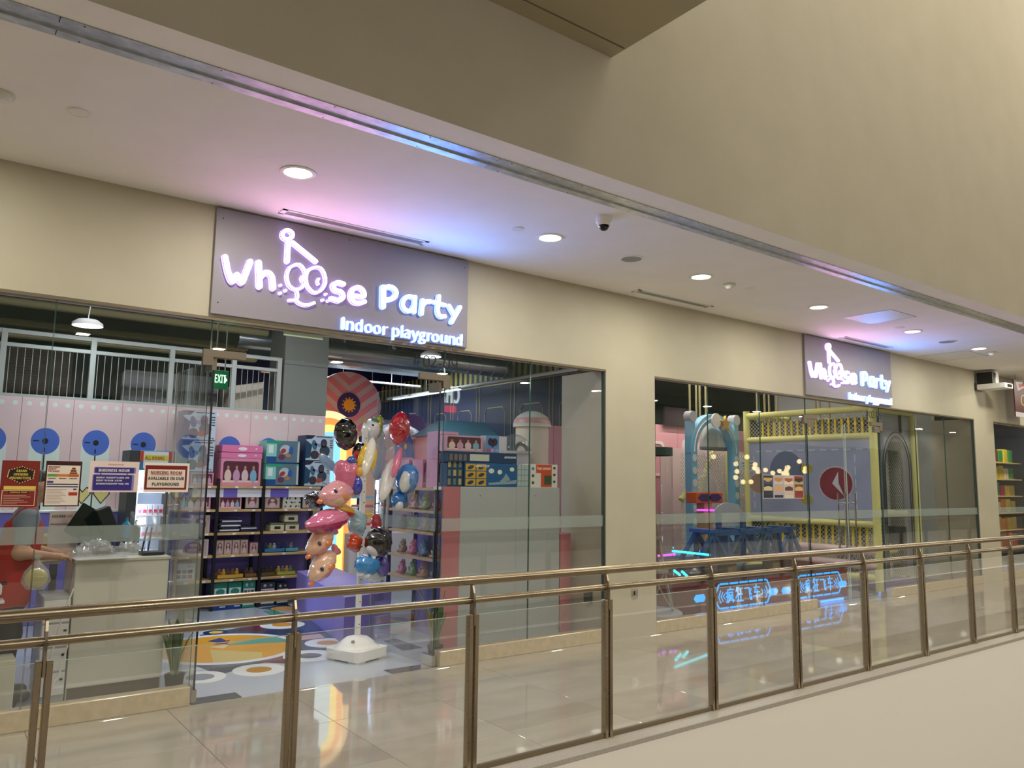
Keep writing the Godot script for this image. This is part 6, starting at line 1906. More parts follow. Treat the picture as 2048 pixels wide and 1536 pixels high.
func plush(label: String, o: Vector3, hex: String, s: float) -> void:
	var t := thing("soft_toy", label, "soft toy", o, "soft toys on the shelf by the entrance")
	var b := MB.new().paint(hex)
	b.ball(o + Vector3(0, 0.07 * s, 0), Vector3(0.06, 0.072, 0.065) * s, 16)
	b.ball(o + Vector3(-0.045, 0.03 * s, 0.045 * s), Vector3(0.045, 0.022, 0.024) * s, 10).ball(o + Vector3(-0.045, 0.03 * s, -0.045 * s), Vector3(0.045, 0.022, 0.024) * s, 10)
	b.ball(o + Vector3(-0.03, 0.095 * s, 0.06 * s), Vector3(0.02, 0.045, 0.02) * s, 10, Basis(Vector3.RIGHT, 0.5)).ball(o + Vector3(-0.03, 0.095 * s, -0.06 * s), Vector3(0.02, 0.045, 0.02) * s, 10, Basis(Vector3.RIGHT, -0.5))
	obj("body", b, M.plush, t)
	b = MB.new().paint(hex)
	b.ball(o + Vector3(-0.01, 0.165 * s, 0), Vector3(0.055, 0.05, 0.058) * s, 16)
	b.ball(o + Vector3(0, 0.215 * s, 0.035 * s), Vector3(0.012, 0.028, 0.02) * s, 10).ball(o + Vector3(0, 0.215 * s, -0.035 * s), Vector3(0.012, 0.028, 0.02) * s, 10)
	var hd := obj("head", b, M.plush, t)
	obj("eye", MB.new().paint("#201c1a").ball(o + Vector3(-0.06 * s, 0.172 * s, 0.022 * s), Vector3(0.006, 0.007, 0.006) * s, 8).ball(o + Vector3(-0.06 * s, 0.172 * s, -0.022 * s), Vector3(0.006, 0.007, 0.006) * s, 8), M.foil, hd)
	obj("snout", MB.new().paint("#e6ddd0").ball(o + Vector3(-0.056 * s, 0.152 * s, 0), Vector3(0.016, 0.013, 0.018) * s, 10), M.plush, hd)


func shop_one_far() -> void:
	# striped fan wheel with a blue hub and a yellow sun
	var z := -6.4
	var c: Vector3 = Vector3(5.77, 2.884, -6.4)
	var rr: float = 6.393 - 5.77
	var t := thing("striped_fan", "round pink and grey striped panel with a navy hub and yellow sun", "panel", c)
	obj("disc", MB.new().prism(disc(Vector2(c.x, c.y), rr, rr * 0.93, 48), z - 0.05, z), mat("fan_grey", "#b9aeb0", 0.5), t)
	var b := MB.new().paint("#c87f8c")
	var round_ := disc(Vector2(c.x, c.y), rr * 0.98, rr * 0.91, 48)
	for sgn in [-1.0, 1.0]:
		for i in 7:
			var d := -0.62 + 0.24 * i
			var half := rect2(c.x, c.y - 2.0, c.x + 2.0, c.y + 2.0) if sgn > 0 else rect2(c.x - 2.0, c.y - 2.0, c.x, c.y + 2.0)
			var band := PackedVector2Array([Vector2(c.x, c.y + d), Vector2(c.x + sgn * 2.0, c.y + d + 1.5), Vector2(c.x + sgn * 2.0, c.y + d + 1.62), Vector2(c.x, c.y + d + 0.12)])
			for q in Geometry2D.intersect_polygons(band, half):
				for q2 in Geometry2D.intersect_polygons(q, round_):
					b.prism(q2, z, z + 0.004)
	obj("stripe", b, M.print, t)
	obj("hub", MB.new().paint("#3a2f6a").prism(disc(Vector2(c.x, c.y), rr * 0.34, rr * 0.34, 32), z, z + 0.02), M.print, t)
	b = MB.new().paint("#d8a22c").prism(disc(Vector2(c.x, c.y), rr * 0.16, rr * 0.16, 24), z + 0.02, z + 0.03)
	for i in 12:
		b.prism(disc(Vector2(c.x, c.y) + Vector2.from_angle(TAU * i / 12) * rr * 0.19, rr * 0.025, rr * 0.025, 8), z + 0.02, z + 0.03)
	obj("sun", b, M.print, t)
	# glowing rainbow arch
	var a: Vector3 = Vector3(4.991, 1.864, -5.4)
	t = thing("light_arch", "glowing orange and yellow rainbow arch behind the grey column", "lamp", Vector3(a.x, 0, -5.4))
	var yb := 1.9
	var ro := 0.52
	for i in 4:
		var m: StandardMaterial3D = glow("arch%d" % i, ["#ffd9a0", "#ff9a4a", "#ffe27a", "#8fdcff"][i], [1.1, 0.9, 1.1, 0.9][i])
		var outer := ro - 0.11 * i
		var pts := disc(Vector2(a.x, yb + 0.25), outer, outer, 24, 0.0, PI)
		pts.remove_at(0)
		pts.append(Vector2(a.x - outer, 0.002))
		pts.append(Vector2(a.x + outer, 0.002))
		obj("lamp_band", MB.new().prism(pts, -5.5, -5.4 + 0.01 * i), m, t)
	area(Vector3(a.x, 1.8, -5.35), Vector2(0.8, 1.2), 0.25, Color(1.0, 0.85, 0.6), Vector3(0, PI, 0), "lamp_light", t)
	# dome roofed play house
	z = -5.2
	var dc: Vector3 = Vector3(6.408, 1.956, -5.2)
	var dr: float = 7.032 - 6.403
	t = thing("dome_house", "play house with a blue and pink segmented dome roof", "play house", Vector3(dc.x, 0, z - dr))
	var o := Vector3(dc.x, dc.y + 0.02, z - dr)
	for k in 12:
		var rows := []
		for i in 9:
			var e := PI / 2 * i / 8.0
			var ring := PackedVector3Array()
			for j in 5:
				var f := TAU * (k + j / 4.0) / 12.0
				ring.append(o + Vector3(cos(e) * cos(f), sin(e) * 0.95, cos(e) * sin(f)) * dr)
			rows.append(ring)
		obj("roof_segment", MB.new().paint("#5f78b4" if k % 2 else "#d3b3b4").grid(rows), M.print, t)
	obj("rim", MB.new().lathe([Vector2(dr, 0.0), Vector2(dr * 1.03, 0.0), Vector2(dr * 1.03, -0.16), Vector2(dr, -0.16)], 40, Transform3D(Basis(), o)), M.pink_wall, t)
	obj("wall", MB.new().lathe([Vector2(dr * 0.92, -0.16), Vector2(dr * 0.92, -o.y + 0.001)], 40, Transform3D(Basis(), o)), M.panel_grey, t)
	# white gate and counter in the passage
	t = thing("white_gate", "white gate posts and rail in the passage behind the balloons", "gate", Vector3(4.75, 0, -3.6))
	obj("post", MB.new().cbox(Vector3(4.55, 0, -3.62), Vector3(4.63, 1.25, -3.54), 0.006), M.white, t)
	obj("post", MB.new().cbox(Vector3(4.98, 0, -3.62), Vector3(5.06, 1.25, -3.54), 0.006), M.white, t)
	obj("panel", MB.new().cbox(Vector3(4.63, 0.15, -3.59), Vector3(4.98, 1.0, -3.57), 0.003), M.white_gloss, t)
	t = thing("low_white_wall", "low white play wall behind the purple block", "play wall", Vector3(5.6, 0, -4.4))
	obj("wall", MB.new().cbox(Vector3(4.9, 0, -4.5), Vector3(6.4, 0.85, -4.3), 0.01), M.white, t)
	for i in 4:
		obj("rung", MB.new().cbox(Vector3(4.95, 0.95 + 0.13 * i, -4.42), Vector3(5.5, 0.99 + 0.13 * i, -4.38), 0.004), [M.orange, M.yellow, M.rose, M.sky_blue][i], t)
	# blue hip roofed play house
	z = -4.2
	var r: Vector4 = Vector4(6.329, 2.317, 7.434, 2.57)
	t = thing("blue_roof_house", "play house with a sky blue hipped roof behind the toy boxes", "play house", Vector3((r.x + r.z) / 2, 0, z - 0.5))
	obj("roof", MB.new().hexa([Vector3(r.x, r.y, z), Vector3(r.z, r.y, z), Vector3(r.z, r.y, z - 1.0), Vector3(r.x, r.y, z - 1.0), Vector3(r.x + 0.3, r.w, z - 0.35), Vector3(r.z - 0.08, r.w, z - 0.35), Vector3(r.z - 0.08, r.w, z - 0.7), Vector3(r.x + 0.3, r.w, z - 0.7)]), mat("roof_blue", "#6fa3bd", 0.5), t)
	obj("body", MB.new().cbox(Vector3(r.x + 0.06, 0, z - 0.95), Vector3(r.z - 0.06, r.y, z - 0.05), 0.01), M.pink_wall, t)
	# cream tower with a domed cap and a round window
	z = -2.9
	var tc: Vector3 = Vector3(7.047, 2.218, -2.9)
	var tr: float = (7.254 - 6.772) / 2.0
	t = thing("cream_tower", "cream cylindrical tower with a striped dome cap and porthole", "play tower", Vector3(tc.x, 0, z))
	var ty: float = 2.423
	var tp: float = 2.642
	obj("shaft", MB.new().lathe([Vector2(tr, 0.0), Vector2(tr, ty)], 36, Transform3D(Basis(), Vector3(tc.x, 0, z)), false), M.cream, t)
	for q in [[0.0, 0.12, "#d4d2ca"], [0.12, 0.5, "#d3a29c"], [0.5, 1.0, "#d6dcd4"]]:
		obj("cap_band", MB.new().paint(q[2]).ball(Vector3(tc.x, ty, z), Vector3(tr * 1.16, tp - ty, tr * 1.16), 32, Basis(), q[0], q[1]), M.print, t)
	obj("cap_rim", MB.new().lathe([Vector2(tr, 0.0), Vector2(tr * 1.16, 0.0), Vector2(tr * 1.16, -0.02), Vector2(tr, -0.02)], 32, Transform3D(Basis(), Vector3(tc.x, ty, z))), M.cream, t)
	var wq: Vector3 = Vector3(6.83, 2.008, -2.9)
	var face := (Vector3(0, 0, 5.97) - Vector3(tc.x, 0, z)).normalized()
	var yaw := atan2(face.x, face.z) - 0.75
	var wt := Transform3D(Basis(Vector3.UP, yaw), Vector3(tc.x, wq.y, z))
	var ring := MB.new()
	var arc := []
	for i in 24:
		var u := TAU * i / 24
		arc.append(wt * Vector3(cos(u) * tr * 0.5, sin(u) * tr * 0.62, sqrt(maxf(0.0, tr * tr - pow(cos(u) * tr * 0.5, 2))) + 0.005))
	ring.tube(arc, 0.028, 8, true)
	obj("porthole_ring", ring, mat("bronze", "#5a4a3c", 0.4), t)
	# pink block wall right of the tower
	r = Vector4(7.474, 1.531, 7.893, 2.479)
	t = thing("pink_block_wall", "pink play wall right of the cream tower", "play wall", Vector3(r.x + 0.5, 0, -3.3))
	obj("panel", MB.new().cbox(Vector3(r.x, 0, -3.4), Vector3(r.x + 0.24, r.w, -3.2), 0.004), M.pink_wall, t)
	obj("panel", MB.new().cbox(Vector3(r.x + 0.244, 0, -3.4), Vector3(r.x + 0.9, r.w, -3.2), 0.004), M.pink_wall, t)
	var qb := thing("clear_dome", "small clear dome with ribs between the heart box and the tower", "dome", Vector3(6.422, 2.181, -2.6))
	var qo: Vector3 = Vector3(6.494, 2.026, -2.6)
	obj("skin", MB.new().ball(qo, Vector3(0.24, 0.24, 0.24), 24, Basis(), 0.0, 1.0), M.acrylic, qb)
	obj("ring", MB.new().lathe([Vector2(0.25, 0.0), Vector2(0.25, -0.03), Vector2(0.22, -0.03), Vector2(0.22, -qo.y)], 24, Transform3D(Basis(), qo)), M.white, qb)
	# navy side wall with gold mouldings and a striped frieze
	var X0 := 8.2
	var yt: float = 3.361
	var w := struct("wall_navy", MB.new().box(Vector3(X0, 0, -10.0), Vector3(X0 + 0.15, 4.3, -2.7)), M.navy_wall, "navy blue side wall with gold panel mouldings")
	var zs := [-3.26, -3.844, -4.902, -5.977, -6.881, -7.739]
	var gl := MB.new()
	for i in zs.size():
		for s in [-0.05, 0.05]:
			gl.box(Vector3(X0 - 0.008, 0.4, zs[i] + s - 0.008), Vector3(X0, yt - 0.02, zs[i] + s + 0.008))
		if i < zs.size() - 1:
			var z0: float = zs[i] - 0.22
			var z1: float = zs[i + 1] + 0.22
			var y1 := yt - 0.42
			for s in [z0, z1]:
				gl.box(Vector3(X0 - 0.008, 0.6, s - 0.008), Vector3(X0, y1 - 0.08, s + 0.008))
			gl.box(Vector3(X0 - 0.008, y1 - 0.008, z1 + 0.08), Vector3(X0, y1 + 0.008, z0 - 0.08))
			gl.tube([Vector3(X0 - 0.004, y1 - 0.08, z0), Vector3(X0 - 0.004, y1, z0 - 0.08)], 0.008, 6).tube([Vector3(X0 - 0.004, y1 - 0.08, z1), Vector3(X0 - 0.004, y1, z1 + 0.08)], 0.008, 6)
	gl.box(Vector3(X0 - 0.01, yt - 0.015, -10.0), Vector3(X0, yt + 0.01, -2.7))
	obj("moulding", gl, M.gold_line, w)
	obj("frieze", MB.new().box(Vector3(X0 - 0.012, yt + 0.02, -10.0), Vector3(X0, yt + 0.36, -2.7)), M.navy_dark, w)
	for i in 42:
		obj("stripe", MB.new().box(Vector3(X0 - 0.016, yt + 0.02, -2.8 - 0.17 * i - 0.08), Vector3(X0 - 0.012, yt + 0.36, -2.8 - 0.17 * i)), mat("stripe_yellow", "#a89c4c", 0.5) if i == 0 else M.stripe_yellow, w)
	solo("conduit", "white service pipe along the striped frieze", "pipe", MB.new().tube([Vector3(7.9, 3.35, -2.9), Vector3(7.9, 3.35, -9.0)], 0.03, 10).tube([Vector3(7.9, 3.35, -3.4), Vector3(7.9, 4.3, -3.4)], 0.008, 6).tube([Vector3(7.9, 3.35, -7.4), Vector3(7.9, 4.3, -7.4)], 0.008, 6), M.white, Vector3(7.9, 3.35, -5.0))
	# silver ducts and conduits under the ceiling
	for q in [[Vector3(5.98, 3.563, -5.0), -2.6, 2.2, 0.13, "large silver air duct running across the shop ceiling"], [Vector3(6.997, 3.439, -4.2), -1.0, 0.45, 0.14, "short silver duct ending above the toy boxes"]]:
		var p: Vector3 = q[0]
		t = thing("air_duct", q[4], "duct", p)
		var line := []
		for i in 25:
			line.append(p + Vector3(lerpf(q[1], q[2], i / 24.0), 0, 0))
		obj("pipe", MB.new().tube(line, q[3], 20), M.duct, t)
		for i in 7:
			obj("hanger", MB.new().tube([line[i * 4], Vector3(line[i * 4].x, 4.3, line[i * 4].z)], 0.005, 5), M.grey, t)
			obj("collar", MB.new().tube([line[i * 4] - Vector3(0.012, 0, 0), line[i * 4] + Vector3(0.012, 0, 0)], q[3] * 1.05, 20), M.duct, t)
	t = thing("air_duct", "flat rectangular silver duct below the ceiling", "duct", Vector3(6.4, 3.2, -5.6))
	obj("pipe", MB.new().cbox(Vector3(4.7, 3.5, -6.4), Vector3(7.2, 3.62, -5.7), 0.01), M.duct, t)
	for q in [[Vector3(4.6, 3.75, -3.0), Vector3(6.6, 3.75, -6.2), "thin grey conduit crossing the ceiling at an angle"], [Vector3(4.4, 3.4, -6.95), Vector3(7.5, 3.4, -6.95), "thin grey conduit along the rear of the ceiling"], [Vector3(4.6, 3.95, -4.0), Vector3(7.6, 3.95, -4.0), "thin conduit over the round duct"]]:
		solo("conduit", q[2], "pipe", MB.new().tube([q[0], q[1]], 0.022, 8).tube([q[0].lerp(q[1], 0.2), Vector3(q[0].lerp(q[1], 0.2).x, 4.29, q[0].lerp(q[1], 0.2).z)], 0.006, 5).tube([q[0].lerp(q[1], 0.8), Vector3(q[0].lerp(q[1], 0.8).x, 4.29, q[0].lerp(q[1], 0.8).z)], 0.006, 5), M.white, (q[0] + q[1]) / 2)


func net(b: MB, o: Vector3, U: Vector3, V: Vector3, cell: float, r: float) -> void:
	var lu := U.length()
	var lv := V.length()
	var u := U / lu
	var v := V / lv
	var nn := u.cross(v).normalized()
	var n := int((lu + lv) / cell)
	for dir in 2:
		for i in n + 1:
			var c := cell * i
			# line x + y = c, mirrored for the second set
			var x0 := maxf(0.0, c - lv)
			var x1 := minf(lu, c)
			if x1 - x0 < 0.01:
				continue
			var p := Vector2(x0, c - x0)
			var q := Vector2(x1, c - x1)
			if dir:
				p.x = lu - p.x
				q.x = lu - q.x
			var P := o + u * p.x + v * p.y
			var Q := o + u * q.x + v * q.y
			var d := (Q - P).normalized()
			var s := d.cross(nn) * r
			var e := nn * r
			b.quad(P - s, Q - s, Q + e, P + e)
			b.quad(P + e, Q + e, Q + s, P + s)
			b.quad(P + s, Q + s, Q - s, P - s)


func bar(b: MB, p: Vector3, q: Vector3, w: float) -> void:
	var d := (q - p).normalized()
	var s := d.cross(Vector3.UP if absf(d.y) < 0.9 else Vector3.RIGHT).normalized() * w / 2
	var e := d.cross(s).normalized() * w / 2
	b.hexa([p - s - e, p + s - e, p + s + e, p - s + e, q - s - e, q + s - e, q + s + e, q - s + e])


func shop_two() -> void:
	var t: Node3D
	var b: MB
	# pink rear wall with white framed windows
	var z := -4.7
	var r: Vector4 = Vector4(11.319, 0.298, 12.968, 2.793)
	t = struct("wall_pink", MB.new().box(Vector3(8.36, 0, z - 0.1), Vector3(14.6, r.w, z)), M.pink_wall, "pink rear wall of the second shop")
	for q in [[1300.0, 1327.0, 882.0, 950.0], [1364.0, 1392.0, 882.0, 950.0]]:
		pass
	for q in [Vector4(11.381, 1.761, 11.874, 2.456), Vector4(12.414, 1.439, 12.947, 2.521)]:
		var outer := rounded(q.x, q.y, q.z, q.w, 0.12)
		var inner := rounded(q.x + 0.06, q.y + 0.06, q.z - 0.06, q.w - 0.06, 0.09)
		b = MB.new()
		for i in outer.size():
			var j := (i + 1) % outer.size()
			b.hexa([Vector3(outer[i].x, outer[i].y, z), Vector3(outer[j].x, outer[j].y, z), Vector3(inner[j].x, inner[j].y, z), Vector3(inner[i].x, inner[i].y, z), Vector3(outer[i].x, outer[i].y, z + 0.02), Vector3(outer[j].x, outer[j].y, z + 0.02), Vector3(inner[j].x, inner[j].y, z + 0.02), Vector3(inner[i].x, inner[i].y, z + 0.02)])
		obj("window_frame", b, M.white, t)
	obj("panel_joint", MB.new().box(Vector3(12.297 - 0.004, 0, z), Vector3(12.297 + 0.004, r.w, z + 0.002)), M.rose, t)
	r = Vector4(11.804, 2.77, 12.565, 3.159)
	solo("dark_screen", "dark maroon display panel above the pink wall", "panel", MB.new().cbox(Vector3(r.x, r.y, -4.66), Vector3(r.z, r.w, -4.6), 0.006), mat("maroon", "#2a1620", 0.2), Vector3((r.x + r.z) / 2, r.y, -4.63))
	# round glass case with a lattice tower model
	var o := Vector3(7.22, 0, -0.78)
	t = thing("glass_case", "tall round glass display case with a dark green cap", "display case", o)
	var R := 0.3
	obj("plinth", MB.new().lathe([Vector2(0.0001, 0.08), Vector2(R + 0.08, 0.08), Vector2(R + 0.1, 0.06), Vector2(R + 0.1, 0.0)], 40, Transform3D(Basis(), o)), M.panel_grey, t)
	obj("skin", MB.new().lathe([Vector2(R, 0.081), Vector2(R, 1.96)], 40, Transform3D(Basis(), o), false), M.glass, t)
	obj("cap", MB.new().lathe([Vector2(R + 0.004, 1.96), Vector2(R + 0.004, 2.06), Vector2(0.0001, 2.06)], 40, Transform3D(Basis(), o)), mat("cap_green", "#1d352c", 0.3), t)
	t = thing("lattice_tower", "brown lattice tower model inside the round glass case", "model", o + Vector3(0, 0.081, 0))
	mat("lattice", "#a89c8a", 0.6)
	b = MB.new()
	var lev := [[0.081, 0.2], [0.55, 0.13], [0.95, 0.085], [1.35, 0.055], [1.75, 0.02]]
	for i in 4:
		for q in [[-1, -1], [1, -1], [1, 1], [-1, 1]]:
			var p0 := o + Vector3(q[0] * lev[i][1], lev[i][0], q[1] * lev[i][1])
			var p1 := o + Vector3(q[0] * lev[i + 1][1], lev[i + 1][0], q[1] * lev[i + 1][1])
			bar(b, p0, p1, 0.026)
			var q2 := Vector2(q[0], q[1]).orthogonal()
			bar(b, p0, o + Vector3(q2.x * lev[i + 1][1], lev[i + 1][0], q2.y * lev[i + 1][1]), 0.013)
			bar(b, p1, o + Vector3(q2.x * lev[i][1], lev[i][0], q2.y * lev[i][1]), 0.013)
			bar(b, p1, o + Vector3(q2.x * lev[i + 1][1], lev[i + 1][0], q2.y * lev[i + 1][1]), 0.012)
	obj("lattice", b, M.lattice, t)
	for i in [1, 2]:
		obj("platform", MB.new().cbox(o + Vector3(-lev[i][1] * 1.3, lev[i][0] - 0.02, -lev[i][1] * 1.3), o + Vector3(lev[i][1] * 1.3, lev[i][0] + 0.02, lev[i][1] * 1.3), 0.004), M.lattice, t)
	# sky blue arch
	z = -3.0
	var x0: float = 10.694
	var x1: float = 12.022
	var yk: float = 2.182
	var ytop: float = 2.877
	var xm := (x0 + x1) / 2
	var ww := 0.15
	t = thing("blue_arch", "sky blue arch with white dots and round finials over the net tunnel", "arch", Vector3(xm, 0, z))
	b = MB.new()
	b.box(Vector3(x0, 0.42, z - 0.15), Vector3(x0 + ww, yk, z)).box(Vector3(x1 - ww, 0.0, z - 0.15), Vector3(x1, yk, z))
	var ox := xm - x0
	var oy := ytop - yk
	for i in 24:
		var a0 := PI * i / 24.0
		var a1 := PI * (i + 1) / 24.0
		var pa := [Vector2(xm + cos(a0) * ox, yk + sin(a0) * oy), Vector2(xm + cos(a1) * ox, yk + sin(a1) * oy), Vector2(xm + cos(a1) * (ox - ww), yk + sin(a1) * (oy - ww)), Vector2(xm + cos(a0) * (ox - ww), yk + sin(a0) * (oy - ww))]
		b.hexa([Vector3(pa[0].x, pa[0].y, z - 0.15), Vector3(pa[1].x, pa[1].y, z - 0.15), Vector3(pa[2].x, pa[2].y, z - 0.15), Vector3(pa[3].x, pa[3].y, z - 0.15), Vector3(pa[0].x, pa[0].y, z), Vector3(pa[1].x, pa[1].y, z), Vector3(pa[2].x, pa[2].y, z), Vector3(pa[3].x, pa[3].y, z)])
	obj("frame", b, M.sky_blue, t)
	b = MB.new()
	var line := []
	for i in 25:
		var a0 := PI * i / 24.0
		line.append(Vector3(xm + cos(a0) * (ox - ww * 0.5), yk + sin(a0) * (oy - ww * 0.5), z + 0.004))
	b.tube(line, 0.012, 6)
	obj("pale_line", b, M.white, t)
	for k in 7:
		for s in [x0 + ww / 2, x1 - ww / 2]:
			obj("dot", MB.new().prism(disc(Vector2(s, 0.75 + 0.22 * k), 0.055, 0.065, 18), z, z + 0.006), M.white, t)
	for s in [x0 + 0.05, x1 - 0.05]:
		obj("finial", MB.new().prism(disc(Vector2(s, ytop - 0.08), 0.095, 0.1, 24), z - 0.14, z + 0.01), M.panel_grey, t)
		obj("finial_stem", MB.new().box(Vector3(s - 0.06, yk - 0.02, z - 0.14), Vector3(s + 0.06, ytop - 0.12, z - 0.01)), M.sky_blue, t)
	obj("crest", MB.new().prism(disc(Vector2(xm, ytop - 0.12), 0.13, 0.13, 28), z, z + 0.03), M.white, t)
	obj("step", MB.new().cbox(Vector3(x0 - 0.3, 0.0, z - 0.4), Vector3(x1 - 0.1, 0.42, z + 0.12), 0.02), M.sky_blue, t)
	# silver balloon dome under the arch, with a star
	var bq: Vector3 = Vector3(11.765, 2.296, -3.32)
	t = thing("half_balloon", "pale silver half balloon hanging under the blue arch", "decoration", bq)
	for k in 10:
		var rows := []
		for i in 9:
			var e := PI / 2 * i / 8.0
			var ring := PackedVector3Array()
			for j in 4:
				var f := TAU * (k + j / 3.0) / 10.0
				ring.append(bq + Vector3(cos(e) * cos(f) * 0.42, sin(e) * 0.62, cos(e) * sin(f) * 0.15))
			rows.append(ring)
		obj("gore", MB.new().paint("#c3cccc" if k % 2 else "#dfe4dc").grid(rows), M.print, t)
	obj("hoop", MB.new().lathe([Vector2(0.43, 0.0), Vector2(0.43, -0.05), Vector2(0.4, -0.05)], 32, Transform3D(Basis.from_scale(Vector3(1, 1, 0.36)), bq)), M.grey, t)
	var sq: Vector3 = Vector3(11.589, 2.708, -2.98)
	var star := PackedVector2Array()
	for i in 10:
		star.append(Vector2(sq.x, sq.y) + Vector2.from_angle(PI / 2 + TAU * i / 10) * (0.15 if i % 2 == 0 else 0.065))
	solo("gold_star", "golden star on the blue arch's right shoulder", "decoration", MB.new().prism(star, -2.99, -2.94), mat("gold", "#d8a83c", 0.3, 0.6), sq)
	# net tunnel behind the arch
	t = thing("net_tunnel", "pink and white net tunnel with yellow padded poles behind the arch", "play net", Vector3(xm, 0.4, -3.8))
	b = MB.new()
	net(b, Vector3(11.1, 0.0, -3.6), Vector3(2.0, 0, 0), Vector3(0, 2.2, 0), 0.075, 0.009)
	obj("net", b, M.net, t).set_meta("kind", "stuff")
	obj("backing", MB.new().box(Vector3(11.2, 0.0, -4.2), Vector3(14.0, 2.3, -4.18)), M.pink_panel, t)
	obj("padded_pole", MB.new().tube([Vector3(11.572, 1.318, -3.65), Vector3(12.186, 2.416, -3.65)], 0.05, 14), M.pole_yellow, t)
	obj("padded_pole", MB.new().tube([Vector3(12.32, 0.756, -3.5), Vector3(12.372, 2.371, -3.5)], 0.055, 14), M.pole_yellow, t)
	obj("padded_pole", MB.new().tube([Vector3(11.42, 1.614, -3.6), Vector3(11.095, 1.321, -3.6)], 0.055, 14), M.pole_yellow, t)
	# orange arcade machine with a clear dome
	z = -2.2
	r = Vector4(9.84, 1.315, 10.502, 1.483)
	t = thing("arcade_machine", "orange topped dome arcade machine before the net tunnel", "arcade machine", Vector3((r.x + r.z) / 2, 0, z - 0.25))
	obj("header", MB.new().cbox(Vector3(r.x, r.y, z - 0.22), Vector3(r.z, r.w, z), 0.012), M.orange, t)
	obj("plaque", MB.new().paint("#4a2a6a").prism(disc(Vector2(r.x + 0.2, (r.y + r.w) / 2), 0.17, 0.07, 6), z, z + 0.004).prism(disc(Vector2(r.z - 0.2, (r.y + r.w) / 2), 0.17, 0.07, 6), z, z + 0.004), M.print, t)
	obj("dome", MB.new().ball(Vector3((r.x + r.z) / 2, r.w, z - 0.11), Vector3(0.3, 0.28, 0.1), 24, Basis(), 0.0, 1.0), M.acrylic, t)
	obj("column", MB.new().cbox(Vector3((r.x + r.z) / 2 - 0.1, 0.3, z - 0.2), Vector3((r.x + r.z) / 2 + 0.1, r.y, z - 0.03), 0.01), M.wood, t)
	obj("base", MB.new().cbox(Vector3(r.x - 0.05, 0.0, z - 0.52), Vector3(r.z + 0.05, 0.3, z + 0.02), 0.02), M.navy_dark, t)
	glow("neon_magenta", "#e040ff", 3.0)
	glow("neon_cyan", "#30e0f0", 3.0)
	glow("neon_blue", "#3a6aff", 3.0)
	glow("neon_red", "#ff4a3a", 2.5)
	glow("neon_white", "#bfe6ff", 3.0)
	obj("neon_tube", MB.new().tube([Vector3(9.8, 1.209, -2.15), Vector3(10.419, 1.195, -2.15)], 0.014, 8), M.neon_magenta, t)
	# race table: red front with lit panels, dark rim, track with neon edges
	var rx0 := 7.8
	var rx1 := 11.15
	z = -0.46
	t = thing("race_table", "long red fronted slot race table with glowing blue lettering", "game table", Vector3(9.5, 0, -1.2))
	var body := obj("front_panel", MB.new().cbox(Vector3(rx0, 0.0, z - 0.05), Vector3(rx1, 0.41, z), 0.006), M.red_panel, t)
	obj("rim", MB.new().cbox(Vector3(rx0 - 0.03, 0.41, z - 0.1), Vector3(rx1 + 0.03, 0.45, z + 0.03), 0.006), M.navy_dark, t)
	obj("side_panel", MB.new().cbox(Vector3(rx0, 0, -1.9), Vector3(rx0 + 0.05, 0.45, z - 0.051), 0.006), M.red_panel, t)
	obj("side_panel", MB.new().cbox(Vector3(rx1 - 0.05, 0, -1.9), Vector3(rx1, 0.45, z - 0.051), 0.006), M.red_panel, t)
	obj("bed", MB.new().cbox(Vector3(rx0 + 0.05, 0.3, -1.9), Vector3(rx1 - 0.05, 0.34, z - 0.051), 0.004), M.navy_wall, t)
	obj("deck", MB.new().cbox(Vector3(rx0 + 0.2, 0.52, -1.8), Vector3(rx1 - 0.1, 0.545, -1.1), 0.004), M.navy_dark, t)
	for q in [[8.3, -1.45], [9.6, -1.45], [10.7, -1.45]]:
		obj("support", MB.new().cbox(Vector3(q[0] - 0.1, 0.34, q[1] - 0.1), Vector3(q[0] + 0.1, 0.52, q[1] + 0.1), 0.006), M.wood, t)
	obj("neon_tube", MB.new().tube([Vector3(7.958, 0.738, -1.05), Vector3(8.719, 0.652, -1.05)], 0.014, 8), M.neon_cyan, t)
	obj("neon_tube", MB.new().tube([Vector3(8.042, 0.64, -1.4), Vector3(8.405, 0.644, -1.4)], 0.014, 8), M.neon_magenta, t)
	obj("neon_tube", MB.new().tube([Vector3(9.133, 0.631, -1.6), Vector3(9.591, 0.671, -1.6)], 0.014, 8), M.neon_blue, t)
	obj("neon_tube", MB.new().tube([Vector3(10.119, 0.623, -1.75), Vector3(10.419, 0.596, -1.75)], 0.012, 8), M.neon_red, t)
	obj("neon_tube", MB.new().tube([Vector3(10.727, 0.568, -1.75), Vector3(11.581, 0.483, -1.75)], 0.012, 8), M.neon_white, t)
	obj("neon_tube", MB.new().tube([Vector3(7.585, 0.542, -0.7), Vector3(7.696, 0.48, -0.7)], 0.016, 8), M.neon_cyan, t)
	obj("neon_tube", MB.new().tube([Vector3(7.734, 0.521, -0.7), Vector3(7.828, 0.46, -0.7)], 0.016, 8), M.neon_cyan, t)
	area(Vector3(8.298, 0.754, -1.0), Vector2(0.5, 0.02), 0.3, Color(0.3, 0.9, 1.0), Vector3(PI / 2, 0, 0), "lamp_light", t)
	area(Vector3(8.2, 0.688, -1.38), Vector2(0.4, 0.02), 0.3, Color(0.8, 0.3, 1.0), Vector3(PI / 2, 0, 0), "lamp_light", t)
	# lit lettering, twice
	glow("led_blue", "#26a4ff", 1.35)
	for ofs in [8.05, 9.8]:
		race_sign(body, ofs, z)
	var arrows := []
